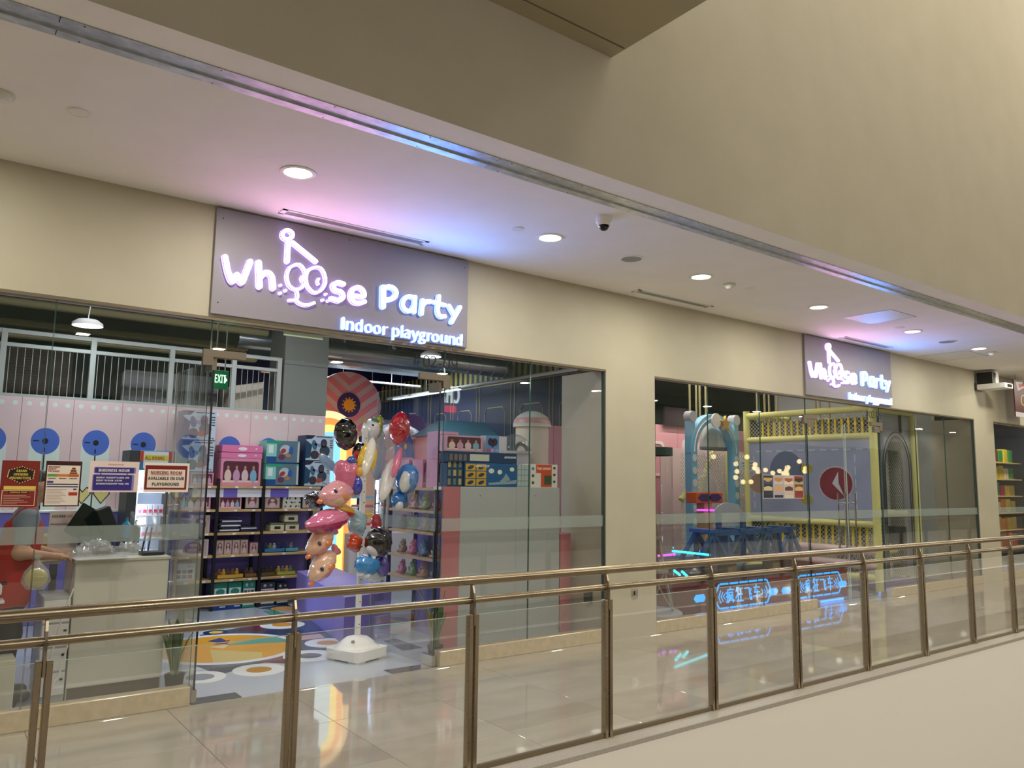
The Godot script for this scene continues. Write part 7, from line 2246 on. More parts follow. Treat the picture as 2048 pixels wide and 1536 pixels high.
	for q in [[Vector3(7.763, 0.218, -0.46), 1.0], [Vector3(9.299, 0.192, -0.46), -1.0], [Vector3(9.574, 0.186, -0.46), 1.0], [Vector3(11.023, 0.177, -0.46), -1.0]]:
		var p: Vector3 = q[0]
		var s: float = q[1]
		obj("led_arrow", MB.new().prism(PackedVector2Array([Vector2(p.x - 0.1 * s, p.y), Vector2(p.x - 0.06 * s, p.y + 0.045), Vector2(p.x + 0.09 * s, p.y + 0.045), Vector2(p.x + 0.12 * s, p.y), Vector2(p.x + 0.09 * s, p.y - 0.045), Vector2(p.x - 0.06 * s, p.y - 0.045)]), z, z + 0.006), M.led_blue, body)
	area(Vector3(8.65, 0.03, z + 0.02), Vector2(1.2, 0.02), 0.12, Color(0.15, 0.55, 1.0), Vector3(0, PI, 0), "lamp_light", t)
	area(Vector3(10.4, 0.03, z + 0.02), Vector2(1.2, 0.02), 0.12, Color(0.15, 0.55, 1.0), Vector3(0, PI, 0), "lamp_light", t)
	# blue steel bridge
	z = -1.2
	t = thing("truss_bridge", "dark blue toy truss bridge over the race table", "bridge model", Vector3(9.9, 0.55, z))
	var yb := 0.555
	var yt := 0.93
	for zz in [z, z - 0.3]:
		var tr := MB.new()
		bar(tr, Vector3(8.98, yt, zz), Vector3(10.85, yt, zz), 0.075)
		bar(tr, Vector3(8.64, yb, zz), Vector3(11.12, yb, zz), 0.05)
		var nodes := [8.64, 8.98, 9.3, 9.62, 9.92, 10.25, 10.55, 10.85, 11.12]
		for i in nodes.size() - 1:
			var lo := i % 2 == 0
			bar(tr, Vector3(nodes[i], yb if lo else yt, zz), Vector3(nodes[i + 1], yt if lo else yb, zz), 0.05)
			if i > 0:
				bar(tr, Vector3(nodes[i], yb, zz), Vector3(nodes[i], yt, zz), 0.055)
		obj("truss", tr, M.truss_blue, t)
	for q in [8.98, 9.62, 10.25, 10.85]:
		obj("cap_block", MB.new().cbox(Vector3(q - 0.09, yt, z - 0.36), Vector3(q + 0.09, yt + 0.05, z + 0.06), 0.004), M.truss_blue, t)
	for q in [9.3, 9.87]:
		obj("tower_leg", MB.new().cbox(Vector3(q - 0.035, yb, z - 0.18), Vector3(q + 0.035, 1.2, z - 0.12), 0.003), M.truss_blue, t)
	obj("tower_panel", MB.new().cbox(Vector3(9.28, 1.0, z - 0.2), Vector3(9.9, 1.19, z - 0.18), 0.004), M.panel_grey, t)
	obj("tower_top", MB.new().prism(disc(Vector2(9.58, 1.19), 0.32, 0.16, 24, 0.0, PI), z - 0.2, z - 0.18), M.panel_grey, t)
	solo("toy_car", "dark toy car on the race table's left end", "toy car", MB.new().paint("#15141c").ball(Vector3(8.062, 0.472, -0.75), Vector3(0.13, 0.035, 0.06), 16).ball(Vector3(8.042, 0.492, -0.75), Vector3(0.07, 0.045, 0.05), 14), M.foil, Vector3(8.061, 0.453, -0.75))
	# climbing frame facing the race table: plane x = 12
	climbing_frame()
	# thin yellow hangers under the ceiling
	var hx := [[1380, 850], [1393, 850], [1400, 850], [1412, 850], [1515, 835], [1530, 835], [1539, 835], [1555, 835], [1632, 830], [1640, 830], [1659, 830]]
	var hp := [Vector3(10.899, 2.753, -3.2), Vector3(11.077, 2.763, -3.2), Vector3(11.175, 2.787, -3.2), Vector3(11.343, 2.797, -3.2), Vector3(12.0, 2.829, -2.565), Vector3(12.0, 2.82, -2.407), Vector3(12.0, 2.832, -2.313), Vector3(12.0, 2.832, -2.149), Vector3(12.0, 2.822, -1.403), Vector3(12.0, 2.818, -1.329), Vector3(12.0, 2.824, -1.156)]
	for i in hp.size():
		var p: Vector3 = hp[i]
		solo("hanger_pole", "thin yellow ceiling pole, %s from the left above the play frame" % ["first", "second", "third", "fourth", "fifth", "sixth", "seventh", "eighth", "ninth", "tenth", "eleventh"][i], "pole", MB.new().tube([Vector3(p.x, p.y - 0.1, p.z), Vector3(p.x, 4.3, p.z)], 0.018, 8), M.beam_yellow, p, "ceiling poles over the play frame")
	# grey wall with a netted arch right of the frame, white walls further right
	arch_wall()


func race_sign(body: Node3D, x: float, z: float) -> void:
	var b := MB.new()
	var T := Transform3D(Basis(), Vector3(x, 0.06, 0.0))
	var put := func(pts: Array, w: float) -> void:
		for poly in stroke(pts, w, false):
			b.prism(poly, z, z + 0.006, T)
	# segmented hexagonal border
	var hexp := [Vector2(0.0, 0.14), Vector2(0.1, 0.3), Vector2(1.1, 0.3), Vector2(1.2, 0.14), Vector2(1.1, 0.0), Vector2(0.1, 0.0)]
	for i in 6:
		var a: Vector2 = hexp[i]
		var e: Vector2 = hexp[(i + 1) % 6]
		var n := 5 if a.distance_to(e) > 0.5 else 2
		for k in n:
			put.call([a.lerp(e, (k + 0.12) / n), a.lerp(e, (k + 0.88) / n)], 0.024)
	for s in [0.0, 1.0]:
		for k in 3:
			var cx: float = 0.09 + 0.045 * k if s == 0.0 else 1.11 - 0.045 * k
			var d := 0.04 if s == 0.0 else -0.04
			put.call([Vector2(cx + d, 0.22 - 0.02 * k), Vector2(cx, 0.145), Vector2(cx + d, 0.07 + 0.02 * k)], 0.012)
	var glyphs := [
		[[[0.5, 1.0], [0.55, 0.92]], [[0.18, 0.87], [0.98, 0.87]], [[0.18, 0.87], [0.18, 0.45], [0.05, 0.05]], [[0.0, 0.72], [0.1, 0.62]], [[-0.02, 0.42], [0.15, 0.5]], [[0.38, 0.7], [0.36, 0.35], [0.25, 0.05]], [[0.38, 0.7], [0.82, 0.7], [0.84, 0.3], [0.92, 0.06], [1.0, 0.17]], [[0.7, 0.56], [0.42, 0.15]], [[0.44, 0.54], [0.74, 0.18]]],
		[[[0.35, 0.98], [0.05, 0.72]], [[0.15, 0.95], [0.35, 0.6], [0.36, 0.15], [0.25, 0.02]], [[0.32, 0.52], [0.03, 0.28]], [[0.47, 0.88], [0.97, 0.88]], [[0.52, 0.5], [0.93, 0.5]], [[0.44, 0.06], [1.0, 0.06]], [[0.72, 0.88], [0.72, 0.06]]],
		[[[0.05, 0.85], [0.68, 0.85], [0.72, 0.4], [0.84, 0.1], [0.98, 0.06], [1.0, 0.26]], [[0.97, 0.78], [0.78, 0.6]], [[0.78, 0.56], [0.98, 0.4]]],
		[[[0.12, 0.84], [0.9, 0.84]], [[0.46, 1.0], [0.2, 0.52], [0.86, 0.52]], [[0.02, 0.26], [0.98, 0.26]], [[0.56, 0.66], [0.56, 0.0]]],
	]
	for i in 4:
		for s in glyphs[i]:
			var pts := []
			for q in s:
				pts.append(Vector2(0.245 + 0.185 * i + q[0] * 0.15, 0.055 + q[1] * 0.19))
			put.call(pts, 0.017)
	obj("led_lettering", b, M.led_blue, body)


func climbing_frame() -> void:
	var X0 := 12.0
	var z0 := -0.42
	var z1 := -2.8
	var t := thing("climbing_frame", "padded yellow pole climbing frame with nets and a grey blue clock panel", "climbing frame", Vector3(12.3, 0, -1.7))
	for q in [[X0, z0, 3.05], [X0, z1, 2.95], [X0 + 1.3, z0, 3.05], [X0 + 1.3, z1, 2.95]]:
		obj("padded_post", MB.new().tube([Vector3(q[0], 0.0, q[1]), Vector3(q[0], q[2], q[1])], 0.06, 16), M.pole_yellow, t)
	for y in [2.86, 2.42, 1.02, 0.2]:
		obj("padded_rail", MB.new().tube([Vector3(X0, y, z0), Vector3(X0, y, z1)], 0.055, 14), M.pole_yellow, t)
		obj("padded_rail", MB.new().tube([Vector3(X0, y, z1), Vector3(X0 + 1.3, y, z1)], 0.055, 14), M.pole_yellow, t)
	obj("padded_rail", MB.new().tube([Vector3(X0, 2.86, z0), Vector3(X0 + 1.3, 2.86, z0)], 0.055, 14), M.pole_yellow, t)
	for y in [0.6, 0.38]:
		obj("pink_rail", MB.new().tube([Vector3(X0, y, z0), Vector3(X0, y, z1 + 0.3)], 0.065, 12), M.pink_panel, t)
	# clock panel
	var p := obj("panel", MB.new().cbox(Vector3(X0 - 0.02, 1.08, z1 + 0.03), Vector3(X0 + 0.02, 2.37, z0 - 0.05), 0.004), M.panel_blue, t)
	var T := Transform3D(Basis(Vector3(0, 0, 1), Vector3(0, 1, 0), Vector3(-1, 0, 0)), Vector3(X0 - 0.02, 0, 0))
	var ck: Vector3 = Vector3(11.98, 1.657, -1.074)
	var cr: float = absf(-1.074 - -1.361)
	obj("clock_ring", MB.new().paint("#c9c4cc").prism(disc(Vector2(ck.z, ck.y), cr * 1.08, 0.285, 40), 0.0, 0.004, T), M.print, p)
	obj("clock_face", MB.new().paint("#8c3b46").prism(disc(Vector2(ck.z, ck.y), cr, 0.262, 40), 0.0, 0.008, T), M.print, p)
	obj("clock_hand", MB.new().paint("#cfd2d6").prism(PackedVector2Array([Vector2(ck.z + 0.05, ck.y + 0.19), Vector2(ck.z - 0.06, ck.y + 0.0), Vector2(ck.z + 0.14, ck.y - 0.2), Vector2(ck.z + 0.05, ck.y + 0.01)]), 0.0, 0.012, T), M.print, p)
	for q in [Vector3(11.98, 1.641, -2.533), Vector3(11.98, 1.904, -1.602), Vector3(11.98, 1.382, -1.611)]:
		var big: float = 0.17 if q.z < -2.2 else 0.085
		obj("disc", MB.new().paint("#b9b6b4").prism(disc(Vector2(q.z, q.y), big * 1.45, big * 1.1, 28), 0.0, 0.003, T).paint("#a88e7a" if big > 0.1 else "#a8a04a").prism(disc(Vector2(q.z, q.y), big * 1.3, big, 28), 0.0, 0.006, T), M.print, p)
	var bp: Vector3 = Vector3(11.98, 2.096, -1.99)
	obj("bell_shape", MB.new().paint("#6f7a94").prism(disc(Vector2(bp.z, bp.y - 0.25), 0.33, 0.36, 28, 0.0, PI), 0.0, 0.003, T).prism(rect2(bp.z - 0.33, 1.4, bp.z + 0.33, bp.y - 0.25), 0.0, 0.003, T), M.print, p)
	var nq: Vector3 = Vector3(11.98, 1.954, -2.79)
	var note := obj("notice", MB.new().paint("#c4ccd2").prism(rect2(nq.z - 0.16, nq.y - 0.1, nq.z + 0.16, nq.y + 0.1), 0.0, 0.003, T), M.print, p)
	note.set_meta("label", "pale notice sheet with three lines of print")
	var rule := MB.new().paint("#5a6068")
	for i in 3:
		rule.prism(rect2(nq.z - 0.12 + 0.02 * i, nq.y + 0.045 - 0.05 * i, nq.z + 0.12 - 0.02 * i, nq.y + 0.06 - 0.05 * i), 0.003, 0.005, T)
	obj("notice_print", rule, M.print, p)
	var dash := MB.new().paint("#c9d4dc")
	for i in 11:
		dash.prism(rect2(z1 + 0.2 + 0.21 * i, 2.2, z1 + 0.32 + 0.21 * i, 2.222), 0.0, 0.005, T)
	for i in 5:
		dash.prism(rect2(z0 - 0.32, 1.2 + 0.2 * i, z0 - 0.3, 1.33 + 0.2 * i), 0.0, 0.005, T)
		dash.prism(rect2(z1 + 0.14, 1.2 + 0.2 * i, z1 + 0.16, 1.33 + 0.2 * i), 0.0, 0.005, T)
	obj("dash", dash, M.print, p)
	# upper and lower balusters with nets behind
	for band in [[2.5, 2.8, 18], [0.68, 0.97, 18]]:
		obj("dark_backing", MB.new().box(Vector3(X0 + 0.9, band[0], z1), Vector3(X0 + 0.92, band[1], z0)), M.navy_dark, t)
		for i in band[2]:
			var zz := lerpf(z0 - 0.09, z1 + 0.3, float(i) / (band[2] - 1))
			obj("baluster", MB.new().cbox(Vector3(X0 + 0.05, band[0] - 0.03, zz - 0.017), Vector3(X0 + 0.075, band[1] + (0.0 if band[0] < 1.0 else -0.06), zz + 0.017), 0.003), M.yellow, t)
		var nb := MB.new()
		net(nb, Vector3(X0 + 0.1, band[0] - 0.04, z0), Vector3(0, 0, z1 - z0), Vector3(0, band[1] - band[0] + 0.1, 0), 0.07, 0.004)
		obj("net", nb, M.net, t).set_meta("kind", "stuff")
	var n2 := MB.new()
	net(n2, Vector3(X0 + 0.04, 0.22, z0), Vector3(0, 0, z1 - z0), Vector3(0, 0.4, 0), 0.07, 0.004)
	obj("net", n2, M.net, t).set_meta("kind", "stuff")
	obj("mat", MB.new().cbox(Vector3(X0 + 0.1, 0.0, z1), Vector3(X0 + 1.3, 0.12, z0), 0.02), mat("mat_violet", "#5a4a9a", 0.6), t)


func arch_wall() -> void:
	var z := -0.46
	var x0: float = 12.388
	var x1 := 13.3
	var cx: float = 12.792
	var hw := 0.4
	var ys := 1.9
	var t := thing("arched_doorway_wall", "grey panel wall with a netted arched doorway", "play wall", Vector3(12.8, 0, z))
	var b := MB.new()
	var top := 2.95
	b.box(Vector3(x0, 0, z - 0.06), Vector3(cx - hw, ys, z)).box(Vector3(cx + hw, 0, z - 0.06), Vector3(x1, ys, z))
	for i in 20:
		var a0 := PI * i / 20.0
		var a1 := PI * (i + 1) / 20.0
		var p := Vector2(cx + cos(a0) * hw, ys + sin(a0) * hw * 1.35)
		var q := Vector2(cx + cos(a1) * hw, ys + sin(a1) * hw * 1.35)
		b.hexa([Vector3(p.x, p.y, z - 0.06), Vector3(q.x, q.y, z - 0.06), Vector3(q.x, top, z - 0.06), Vector3(p.x, top, z - 0.06), Vector3(p.x, p.y, z), Vector3(q.x, q.y, z), Vector3(q.x, top, z), Vector3(p.x, top, z)])
	b.box(Vector3(x0, ys, z - 0.06), Vector3(cx - hw, top, z)).box(Vector3(cx + hw, ys, z - 0.06), Vector3(x1, top, z))
	obj("wall", b, M.panel_grey, t)
	var line := []
	for k in [1.0, 1.14]:
		line = [Vector3(cx + hw * k, 0.0, z + 0.004)]
		for i in 21:
			var a0 := PI * i / 20.0
			line.append(Vector3(cx + cos(a0) * hw * k, ys + sin(a0) * hw * 1.35 * k, z + 0.004))
		line.append(Vector3(cx - hw * k, 0.0, z + 0.004))
		obj("arch_line", MB.new().tube(line, 0.012, 6), M.grey_dark, t)
	var nb := MB.new()
	net(nb, Vector3(cx - hw, 0.1, z - 0.35), Vector3(hw * 2, 0, 0), Vector3(0, 2.2, 0), 0.06, 0.004)
	obj("net", nb, M.net, t).set_meta("kind", "stuff")
	obj("padded_rail", MB.new().tube([Vector3(cx - hw, 1.18, z - 0.3), Vector3(cx + hw, 1.18, z - 0.3)], 0.05, 12), M.pole_yellow, t)
	obj("padded_rail", MB.new().tube([Vector3(cx - hw, 0.55, z - 0.3), Vector3(cx + hw, 0.55, z - 0.3)], 0.05, 12), M.pole_yellow, t)
	obj("backing", MB.new().box(Vector3(cx - hw - 0.1, 0, -1.3), Vector3(cx + hw + 0.7, 2.7, -1.25)), M.grey, t)
	solo("white_play_wall", "pale grey green wall section behind the far right glass", "play wall", MB.new().box(Vector3(13.35, 0, -1.1), Vector3(14.0, 3.0, -1.0)), M.lacquer_grey, Vector3(13.7, 0, -1.05))
	struct("wall_side", MB.new().box(Vector3(14.642, 0, -4.0), Vector3(14.75, 4.3, -0.722)), M.lacquer_grey, "side wall at the right end of the second shop")
	b = MB.new()
	net(b, Vector3(13.3, 0.1, -0.9), Vector3(0.55, 0, 0), Vector3(0, 2.3, 0), 0.07, 0.005)
	var nt := solo("hanging_net", "dark hanging net beside the arched doorway", "net", b, M.net_dark, Vector3(13.5, 0.1, -0.9))
	nt.set_meta("kind", "stuff")
	solo("padded_bar", "short olive padded bar across the hanging net", "bar", MB.new().tube([Vector3(13.2, 1.16, -0.85), Vector3(14.2, 1.16, -0.85)], 0.05, 12), M.pole_yellow, Vector3(13.7, 1.16, -0.85))


func shop_three() -> void:
	struct("wall_shop_three", MB.new().box(Vector3(15.44, 0, -3.2), Vector3(20.0, 4.3, -3.1)), M.cream, "rear wall of the shop beyond the far pillar")
	# blade sign
	var x := 15.9
	var z := 0.55
	var r: Vector4 = Vector4(15.642, 2.906, 16.688, 3.583)
	var t := thing("hanging_sign", "dark red hanging sign with yellow script beyond the far pillar", "sign", Vector3(r.x + 0.4, r.y, 0.3))
	obj("board", MB.new().paint("#5a0f16").cbox(Vector3(r.x, r.y, 0.28), Vector3(r.z, r.w, 0.3), 0.003), M.print, t)
	var h := r.w - r.y
	obj("print", MB.new().paint("#e2dde0").box(Vector3(r.x, r.y, 0.3), Vector3(r.z, r.y + h * 0.13, 0.302)).paint("#e4d6d2").prism(PackedVector2Array([Vector2(r.x + 0.08, r.w - 0.04), Vector2(r.x + 0.4, r.w - 0.01), Vector2(r.x + 0.45, r.w - 0.12), Vector2(r.x + 0.15, r.w - 0.2)]), 0.3, 0.302).paint("#c8202c").prism(PackedVector2Array([Vector2(r.x + 0.2, r.w - 0.08), Vector2(r.x + 0.42, r.w - 0.04), Vector2(r.x + 0.44, r.w - 0.09), Vector2(r.x + 0.22, r.w - 0.14)]), 0.302, 0.304), M.print, t)
	lettering("C", Vector3(r.x + 0.26, r.y + h * 0.32, 0.3005), 0.24, h * 0.3, M.ink_yellow, t, Basis(), serif)
	obj("hanger", MB.new().tube([Vector3(r.x + 0.1, r.w, 0.29), Vector3(r.x + 0.1, 3.686, 0.29)], 0.004, 6), M.grey, t)
	# shelves of bright goods
	var s := thing("goods_shelves", "lit shelves of bright packets in the shop beyond the far pillar", "shelving", Vector3(17.2, 0, -1.2))
	for i in 6:
		obj("shelf", MB.new().cbox(Vector3(15.6, 0.35 + 0.36 * i, -1.5), Vector3(19.6, 0.375 + 0.36 * i, -1.1), 0.004), M.wood, s)
	obj("back_panel", MB.new().box(Vector3(15.6, 0, -1.53), Vector3(19.6, 2.4, -1.5)), M.navy_wall, s)
	var rng := RandomNumberGenerator.new()
	rng.seed = 21
	var cols := ["#d8c23c", "#c8342c", "#3f8f4a", "#d87f2c", "#e0d8c0", "#b82a6a", "#c9a84a", "#7a2a24"]
	var cn := ["yellow", "red", "green", "orange", "cream", "magenta", "gold", "brown"]
	for i in 6:
		for j in 14:
			var k := rng.randi_range(0, 7)
			if i < 4 and rng.randf() < 0.5:
				k = [0, 6, 4, 3][j % 4]
			var px := 15.75 + 0.26 * j
			var hh := 0.2 + 0.1 * rng.randf()
			var p := solo("goods_packet", "%s packet, number %d from the left on shelf %d of the far shop" % [cn[k], j + 1, i + 1], "packet", MB.new().paint(cols[k]).cbox(Vector3(px, 0.376 + 0.36 * i, -1.32), Vector3(px + 0.2, 0.376 + 0.36 * i + hh, -1.16), 0.012), M.foil, Vector3(px, 0.376 + 0.36 * i, -1.24), "packets in the far shop")
			p.set_meta("label", "%s %s packet on the %s shelf of the far shop" % [["small", "tall"][int(hh > 0.25)], cn[k], ["lowest", "second", "third", "fourth", "fifth", "top"][i]])
	linear_lamp("long lamp over the bright goods of the far shop", Vector3(15.8, 3.3, -0.8), Vector3(19.4, 3.3, -0.8), 8.0, WARM, M.lamp_warm)


# a smooth body from tapered bones (from, to, radius, radius) on a grid
func flesh(bones: Array, cell: float, k: float, hex: String) -> MB:
	var lo := Vector3.ONE * 1e9
	var hi := -lo
	for e in bones:
		var m: float = maxf(e[2], e[3]) + k + cell * 2.0
		for q in [e[0], e[1]]:
			lo = lo.min(q - Vector3.ONE * m)
			hi = hi.max(q + Vector3.ONE * m)
	var nx := int((hi.x - lo.x) / cell) + 2
	var ny := int((hi.y - lo.y) / cell) + 2
	var nz := int((hi.z - lo.z) / cell) + 2
	var f := PackedFloat32Array()
	f.resize(nx * ny * nz)
	f.fill(1.0)
	for e in bones:
		var a: Vector3 = e[0]
		var b: Vector3 = e[1]
		var ra: float = e[2]
		var rb: float = e[3]
		var m := maxf(ra, rb) + k + cell * 2.0
		var p0 := ((a.min(b) - Vector3.ONE * m - lo) / cell).floor()
		var p1 := ((a.max(b) + Vector3.ONE * m - lo) / cell).ceil()
		var ab := b - a
		var l2 := maxf(ab.length_squared(), 1e-9)
		for z in range(maxi(0, int(p0.z)), mini(nz, int(p1.z) + 1)):
			for y in range(maxi(0, int(p0.y)), mini(ny, int(p1.y) + 1)):
				for x in range(maxi(0, int(p0.x)), mini(nx, int(p1.x) + 1)):
					var p := lo + Vector3(x, y, z) * cell
					var t := clampf((p - a).dot(ab) / l2, 0.0, 1.0)
					var d := p.distance_to(a + ab * t) - lerpf(ra, rb, t)
					var i := (z * ny + y) * nx + x
					var h := clampf(0.5 + 0.5 * (f[i] - d) / k, 0.0, 1.0)
					f[i] = lerpf(f[i], d, h) - k * h * (1.0 - h)
	var id := PackedInt32Array()
	id.resize(nx * ny * nz)
	id.fill(-1)
	var vs := PackedVector3Array()
	var ns := PackedVector3Array()
	var ofs := [0, 1, nx, nx + 1, nx * ny, nx * ny + 1, nx * ny + nx, nx * ny + nx + 1]
	var edges := [[0, 1], [2, 3], [4, 5], [6, 7], [0, 2], [1, 3], [4, 6], [5, 7], [0, 4], [1, 5], [2, 6], [3, 7]]
	for z in nz - 1:
		for y in ny - 1:
			for x in nx - 1:
				var i := (z * ny + y) * nx + x
				var s := 0
				for c in 8:
					s += int(f[i + ofs[c]] < 0.0)
				if s == 0 or s == 8:
					continue
				var sum := Vector3.ZERO
				var cnt := 0
				for e in edges:
					var v0 := f[i + ofs[e[0]]]
					var v1 := f[i + ofs[e[1]]]
					if (v0 < 0.0) != (v1 < 0.0):
						var t := v0 / (v0 - v1)
						var c0 := Vector3(e[0] & 1, (e[0] >> 1) & 1, e[0] >> 2)
						var c1 := Vector3(e[1] & 1, (e[1] >> 1) & 1, e[1] >> 2)
						sum += c0.lerp(c1, t)
						cnt += 1
				id[i] = vs.size()
				vs.append(lo + (Vector3(x, y, z) + sum / cnt) * cell)
				var gx := f[i + 1] - f[i] + f[i + nx + 1] - f[i + nx] + f[i + ofs[5]] - f[i + ofs[4]] + f[i + ofs[7]] - f[i + ofs[6]]
				var gy := f[i + ofs[2]] - f[i] + f[i + ofs[3]] - f[i + 1] + f[i + ofs[6]] - f[i + ofs[4]] + f[i + ofs[7]] - f[i + ofs[5]]
				var gz := f[i + ofs[4]] - f[i] + f[i + ofs[5]] - f[i + 1] + f[i + ofs[6]] - f[i + ofs[2]] + f[i + ofs[7]] - f[i + ofs[3]]
				ns.append(Vector3(gx, gy, gz).normalized())
	var out := MB.new().paint(hex)
	var st := [1, nx, nx * ny]
	for z in range(1, nz - 1):
		for y in range(1, ny - 1):
			for x in range(1, nx - 1):
				var i := (z * ny + y) * nx + x
				for ax in 3:
					var s0 := f[i] < 0.0
					if s0 == (f[i + st[ax]] < 0.0):
						continue
					var u: int = st[(ax + 1) % 3]
					var w: int = st[(ax + 2) % 3]
					var q := [id[i - u - w], id[i - w], id[i], id[i - u]]
					if q.min() < 0:
						continue
					if not s0:
						q.reverse()
					out._sm(vs[q[0]], ns[q[0]], vs[q[1]], ns[q[1]], vs[q[2]], ns[q[2]])
					out._sm(vs[q[0]], ns[q[0]], vs[q[2]], ns[q[2]], vs[q[3]], ns[q[3]])
	return out


func person() -> void:
	var o := Vector3(0.57, 0, -0.86)
	var t := thing("person", "staff member in a red vest leaning over the desk behind the left posters", "person", o)
	var V := func(x: float, y: float, z: float) -> Vector3: return o + Vector3(x, y, z)
	# faces the desk to the right; right arm reaches for the desk
	var hip: Vector3 = V.call(0.0, 0.88, 0.0)
	var chest: Vector3 = V.call(0.06, 1.2, 0.0)
	var neck: Vector3 = V.call(0.08, 1.37, 0.0)
	var sR: Vector3 = V.call(0.07, 1.31, 0.17)
	var sL: Vector3 = V.call(0.07, 1.31, -0.17)
	var eR: Vector3 = V.call(0.03, 1.06, 0.23)
	var wR: Vector3 = V.call(0.22, 1.03, 0.2)
	var eL: Vector3 = V.call(0.12, 1.06, -0.24)
	var wL: Vector3 = V.call(0.3, 1.02, -0.14)
	var legs := []
	var skin := [[neck - Vector3(0, 0.06, 0), neck + Vector3(0.015, 0.08, 0), 0.055, 0.05], [sR, eR, 0.05, 0.042], [eR, wR, 0.042, 0.029], [sL, eL, 0.05, 0.042], [eL, wL, 0.042, 0.029], [hip, chest, 0.1, 0.1], [chest, neck - Vector3(0, 0.06, 0), 0.09, 0.06]]
	for s in [-1.0, 1.0]:
		skin.append([hip + Vector3(0, -0.02, 0.09 * s), V.call(0.02, 0.48, 0.09 * s), 0.08, 0.055])
		skin.append([V.call(0.02, 0.48, 0.09 * s), V.call(-0.02, 0.08, 0.09 * s), 0.055, 0.036])
		skin.append([V.call(-0.02, 0.045, 0.09 * s), V.call(0.13, 0.035, 0.1 * s), 0.036, 0.03])
	var body := flesh(skin, 0.016, 0.05, "#c49a7d")
	# head on its own finer grid
	var hc: Vector3 = neck + Vector3(0.05, 0.15, 0)
	var head := flesh([[hc + Vector3(-0.02, 0.02, 0), hc + Vector3(0.015, 0.025, 0), 0.085, 0.078], [hc + Vector3(0.03, -0.05, 0), hc + Vector3(0.055, -0.085, 0), 0.05, 0.032], [hc + Vector3(0.085, 0.0, 0), hc + Vector3(0.105, -0.025, 0), 0.011, 0.014], [hc + Vector3(0.08, -0.062, -0.018), hc + Vector3(0.08, -0.062, 0.018), 0.009, 0.009], [hc + Vector3(-0.005, -0.02, 0.085), hc + Vector3(-0.01, 0.015, 0.09), 0.012, 0.016], [hc + Vector3(-0.005, -0.02, -0.085), hc + Vector3(-0.01, 0.015, -0.09), 0.012, 0.016], [neck + Vector3(0.01, 0.0, 0), hc + Vector3(-0.01, -0.06, 0), 0.048, 0.05]], 0.007, 0.018, "#c49a7d")
	body.v.append_array(head.v)
	body.n.append_array(head.n)
	body.c.append_array(head.c)
	# hands: palm, four fingers curled over the desk edge, thumb at the side
	for side in [[wR, 1.0], [wL, -1.0]]:
		var w0: Vector3 = side[0]
		var s: float = side[1]
		var pal := w0 + Vector3(0.075, -0.012, -0.01 * s)
		var hb := [[w0, pal, 0.026, 0.027], [pal + Vector3(0, 0, 0.022), pal + Vector3(0, 0, -0.022), 0.02, 0.02]]
		for i in 4:
			var zo := -0.031 + 0.0205 * i
			var ln: float = [0.8, 0.96, 1.0, 0.85][i]
			var k0 := pal + Vector3(0.012, 0.002, zo)
			var k1 := k0 + Vector3(0.036 * ln, -0.006, 0.0)
			var k2 := k1 + Vector3(0.022 * ln, -0.02, 0.0)
			hb.append([k0, k1, 0.0098, 0.0088])
			hb.append([k1, k2, 0.0088, 0.0082])
			hb.append([k2, k2 + Vector3(0.005, -0.02 * ln, 0), 0.0082, 0.0072])
		var th := w0 + Vector3(0.035, -0.008, -0.028 * s)
		hb.append([th, th + Vector3(0.03, -0.014, -0.022 * s), 0.012, 0.0105])
		hb.append([th + Vector3(0.03, -0.014, -0.022 * s), th + Vector3(0.055, -0.026, -0.02 * s), 0.0105, 0.0085])
		var hm := flesh(hb, 0.0038, 0.006, "#c49a7d")
		body.v.append_array(hm.v)
		body.n.append_array(hm.n)
		body.c.append_array(hm.c)
	obj("body", body, M.skin, t)
	obj("eye", MB.new().paint("#1a1512").ball(hc + Vector3(0.083, 0.005, 0.03), Vector3(0.007, 0.006, 0.009), 10).ball(hc + Vector3(0.083, 0.005, -0.03), Vector3(0.007, 0.006, 0.009), 10), M.foil, t)
	obj("hair", flesh([[hc + Vector3(-0.035, 0.04, 0), hc + Vector3(0.01, 0.055, 0), 0.085, 0.076], [hc + Vector3(-0.06, 0.0, 0.0), hc + Vector3(-0.065, -0.08, 0.0), 0.06, 0.04], [hc + Vector3(-0.03, 0.0, 0.06), hc + Vector3(-0.04, -0.04, 0.06), 0.035, 0.03], [hc + Vector3(-0.03, 0.0, -0.06), hc + Vector3(-0.04, -0.04, -0.06), 0.035, 0.03]], 0.009, 0.02, "#17120f"), M.hair, t)
	obj("shirt", flesh([[hip, chest, 0.125, 0.125], [chest + Vector3(0, 0.06, 0.11), chest + Vector3(0, 0.06, -0.11), 0.085, 0.085], [sR, sR.lerp(eR, 0.7), 0.066, 0.056], [sL, sL.lerp(eL, 0.7), 0.066, 0.056], [neck - Vector3(0, 0.05, 0), neck - Vector3(0, 0.01, 0), 0.07, 0.06]], 0.014, 0.05, "#7f8a98"), M.shirt_grey, t)
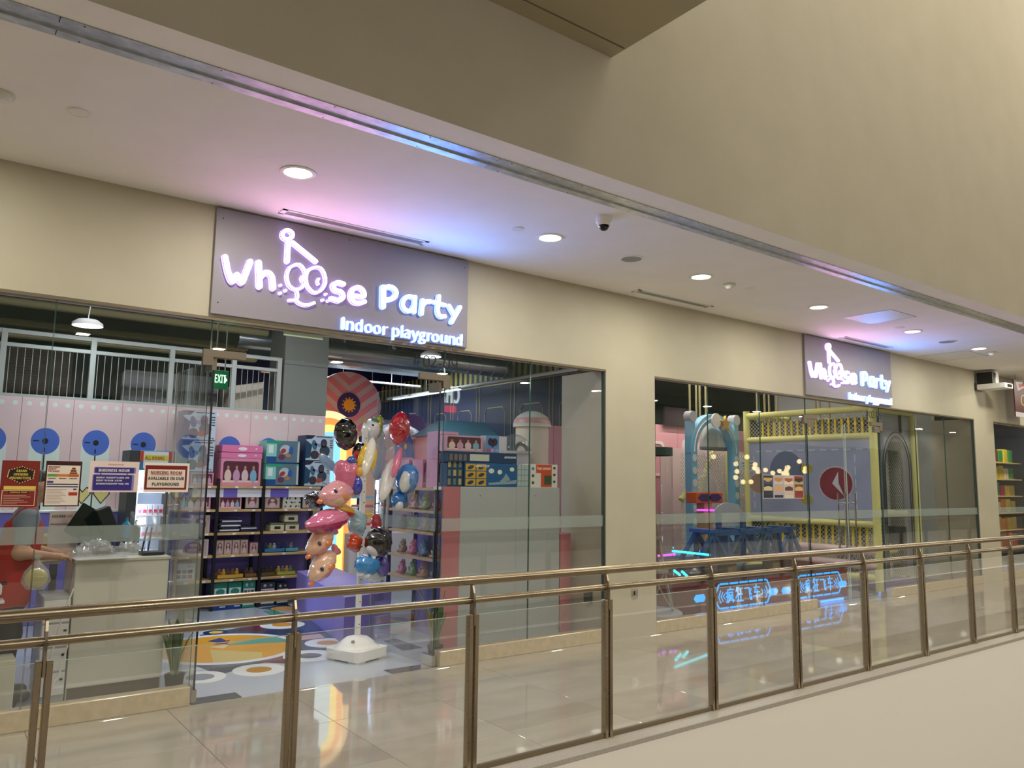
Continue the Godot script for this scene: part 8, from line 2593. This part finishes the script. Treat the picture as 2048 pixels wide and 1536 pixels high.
	obj("vest", flesh([[V.call(0.0, 0.74, 0.06), chest + Vector3(0, 0, 0.05), 0.135, 0.128], [V.call(0.0, 0.74, -0.06), chest + Vector3(0, 0, -0.05), 0.135, 0.128], [neck + Vector3(0.0, -0.06, 0.05), sR + Vector3(0.0, 0.035, -0.02), 0.06, 0.05], [chest + Vector3(0.0, 0.0, 0.08), chest + Vector3(0.0, 0.1, 0.075), 0.09, 0.062], [neck + Vector3(0.0, -0.06, -0.05), sL + Vector3(0.0, 0.035, 0.02), 0.06, 0.05], [chest + Vector3(0.0, 0.0, -0.08), chest + Vector3(0.0, 0.1, -0.075), 0.09, 0.062]], 0.014, 0.04, "#b3261c"), M.vest_red, t)
	var tr := []
	for s in [-1.0, 1.0]:
		tr.append([hip + Vector3(0, -0.04, 0.085 * s), V.call(0.02, 0.48, 0.09 * s), 0.105, 0.078])
		tr.append([V.call(0.02, 0.48, 0.09 * s), V.call(-0.02, 0.11, 0.09 * s), 0.078, 0.062])
	obj("trousers", flesh(tr, 0.016, 0.03, "#23242a"), M.trousers, t)
	for s in [-1.0, 1.0]:
		obj("shoe", flesh([[V.call(-0.03, 0.052, 0.09 * s), V.call(0.14, 0.042, 0.1 * s), 0.05, 0.042]], 0.012, 0.01, "#15151a"), M.rubber, t)


func opposite_gallery() -> void:
	var x0 := -4.0
	var x1 := 36.0
	struct("floor_opposite", MB.new().box(Vector3(x0, -0.3, 5.5), Vector3(x1, 0.0, 8.0)), M.kerb, "gallery floor on the viewer's side")
	struct("wall_opposite_edge", MB.new().box(Vector3(x0, -0.9, 5.4), Vector3(x1, 0.0, 5.5)), M.slab_edge, "slab edge on the viewer's side")
	struct("wall_opposite_bulkhead", MB.new().box(Vector3(x0, 3.9, 5.4), Vector3(x1, 11.6, 5.6)), M.bulkhead, "bulkhead on the viewer's side")
	var b := MB.new()
	b.box(Vector3(x0, 2.9, 8.0), Vector3(x1, 3.9, 8.2)).box(Vector3(x0, 0, 8.0), Vector3(-2.0, 2.9, 8.2)).box(Vector3(3.0, 0, 8.0), Vector3(4.0, 2.9, 8.2)).box(Vector3(12.5, 0, 8.0), Vector3(13.5, 2.9, 8.2)).box(Vector3(28.0, 0, 8.0), Vector3(x1, 2.9, 8.2))
	mat("opposite_wall", "#57524a", 0.6)
	mat("opposite_ceiling", "#8e897f", 0.8)
	struct("wall_opposite", b, M.opposite_wall, "shop wall on the viewer's side")
	struct("ceiling_opposite", MB.new().box(Vector3(x0, 3.686, 5.4), Vector3(x1, 3.9, 8.2)), M.opposite_ceiling, "gallery ceiling on the viewer's side")
	struct("wall_opposite_rear", MB.new().box(Vector3(x0, -0.3, 13.0), Vector3(x1, 3.9, 13.2)).box(Vector3(x0, 3.7, 8.2), Vector3(x1, 3.9, 13.0)).box(Vector3(x0, -0.3, 8.0), Vector3(x1, 0.0, 13.0)), M.dark_room, "dim interior of the shops on the viewer's side")
	struct("wall_opposite_lower", MB.new().box(Vector3(x0, -5.0, 8.3), Vector3(x1, -0.3, 8.5)), M.wall, "lower wall on the viewer's side")
	var xs := [-2.5, -0.4, 1.7, 3.65, 5.7, 7.9, 9.95, 12.0, 14.45, 16.55, 18.7, 21.0, 23.0, 25.3, 28.2, 30.8]
	for i in xs.size():
		downlight(xs[i], 6.75 if xs[i] < 13.0 else 7.3, "recessed round downlight over the viewer, seen only mirrored in the shop glass", "downlights on the viewer's side", 5.5)
	# lit shop name over the way, mirrored in the glass
	var p0: Vector3 = Vector3(8.582, 3.14, -8.0)
	var p1: Vector3 = Vector3(9.111, 3.61, -8.0)
	var t := thing("facing_shop_sign", "white lit letters with a red bar on the facing shop wall", "sign", Vector3(p1.x, p0.y, 7.98))
	glow("facing_white", "#dff2ee", 6.0)
	glow("facing_red", "#e0202c", 4.5)
	lettering("CHA", Vector3(p1.x, p0.y + 0.12, 7.985), p1.x - p0.x, p1.y - p0.y - 0.1, M.facing_white, t, Basis(Vector3.UP, PI), bold, 0.02, "lamp_lettering")
	obj("lamp_bar", MB.new().box(Vector3(p1.x - 0.5, p0.y - 0.08, 7.97), Vector3(p1.x - 0.08, p0.y + 0.06, 7.99)), M.facing_red, t)
	# warm pendant bulbs of the restaurant over the way
	glow("bulb_warm", "#ffe6a8", 6.0)
	var bulbs := [Vector3(22.316, 2.549, -10.5), Vector3(23.006, 2.311, -10.5), Vector3(23.2, 2.194, -10.5), Vector3(23.574, 2.168, -10.5), Vector3(22.658, 2.063, -10.5), Vector3(22.911, 2.068, -10.5), Vector3(25.658, 2.485, -10.5), Vector3(22.533, 1.704, -10.5), Vector3(23.209, 1.712, -10.5), Vector3(24.312, 2.147, -10.5), Vector3(24.583, 2.135, -10.5), Vector3(24.009, 2.036, -10.5), Vector3(25.143, 2.254, -10.5), Vector3(25.456, 2.261, -10.5), Vector3(25.167, 2.129, -10.5), Vector3(25.772, 2.231, -10.5), Vector3(25.991, 2.126, -10.5), Vector3(24.914, 2.034, -10.5), Vector3(25.38, 2.024, -10.5), Vector3(21.399, 2.538, -10.5), Vector3(21.71, 2.296, -10.5), Vector3(21.91, 1.848, -10.5)]
	for i in bulbs.size():
		var p: Vector3 = bulbs[i]
		p.z = 10.3 + 0.17 * (i % 5)
		var q := thing("pendant_bulb", "warm pendant bulb seen only mirrored in the far shop glass", "lamp", p, "pendant bulbs of the facing restaurant")
		obj("lamp_globe", MB.new().ball(p, Vector3(0.085, 0.085, 0.085), 12), M.bulb_warm, q)
		obj("cord", MB.new().tube([p + Vector3(0, 0.085, 0), Vector3(p.x, 3.7, p.z)], 0.006, 5), M.black, q)
		if i % 5 == 0:
			lamp_point(p, 0.6, WARM, 0.08, q)
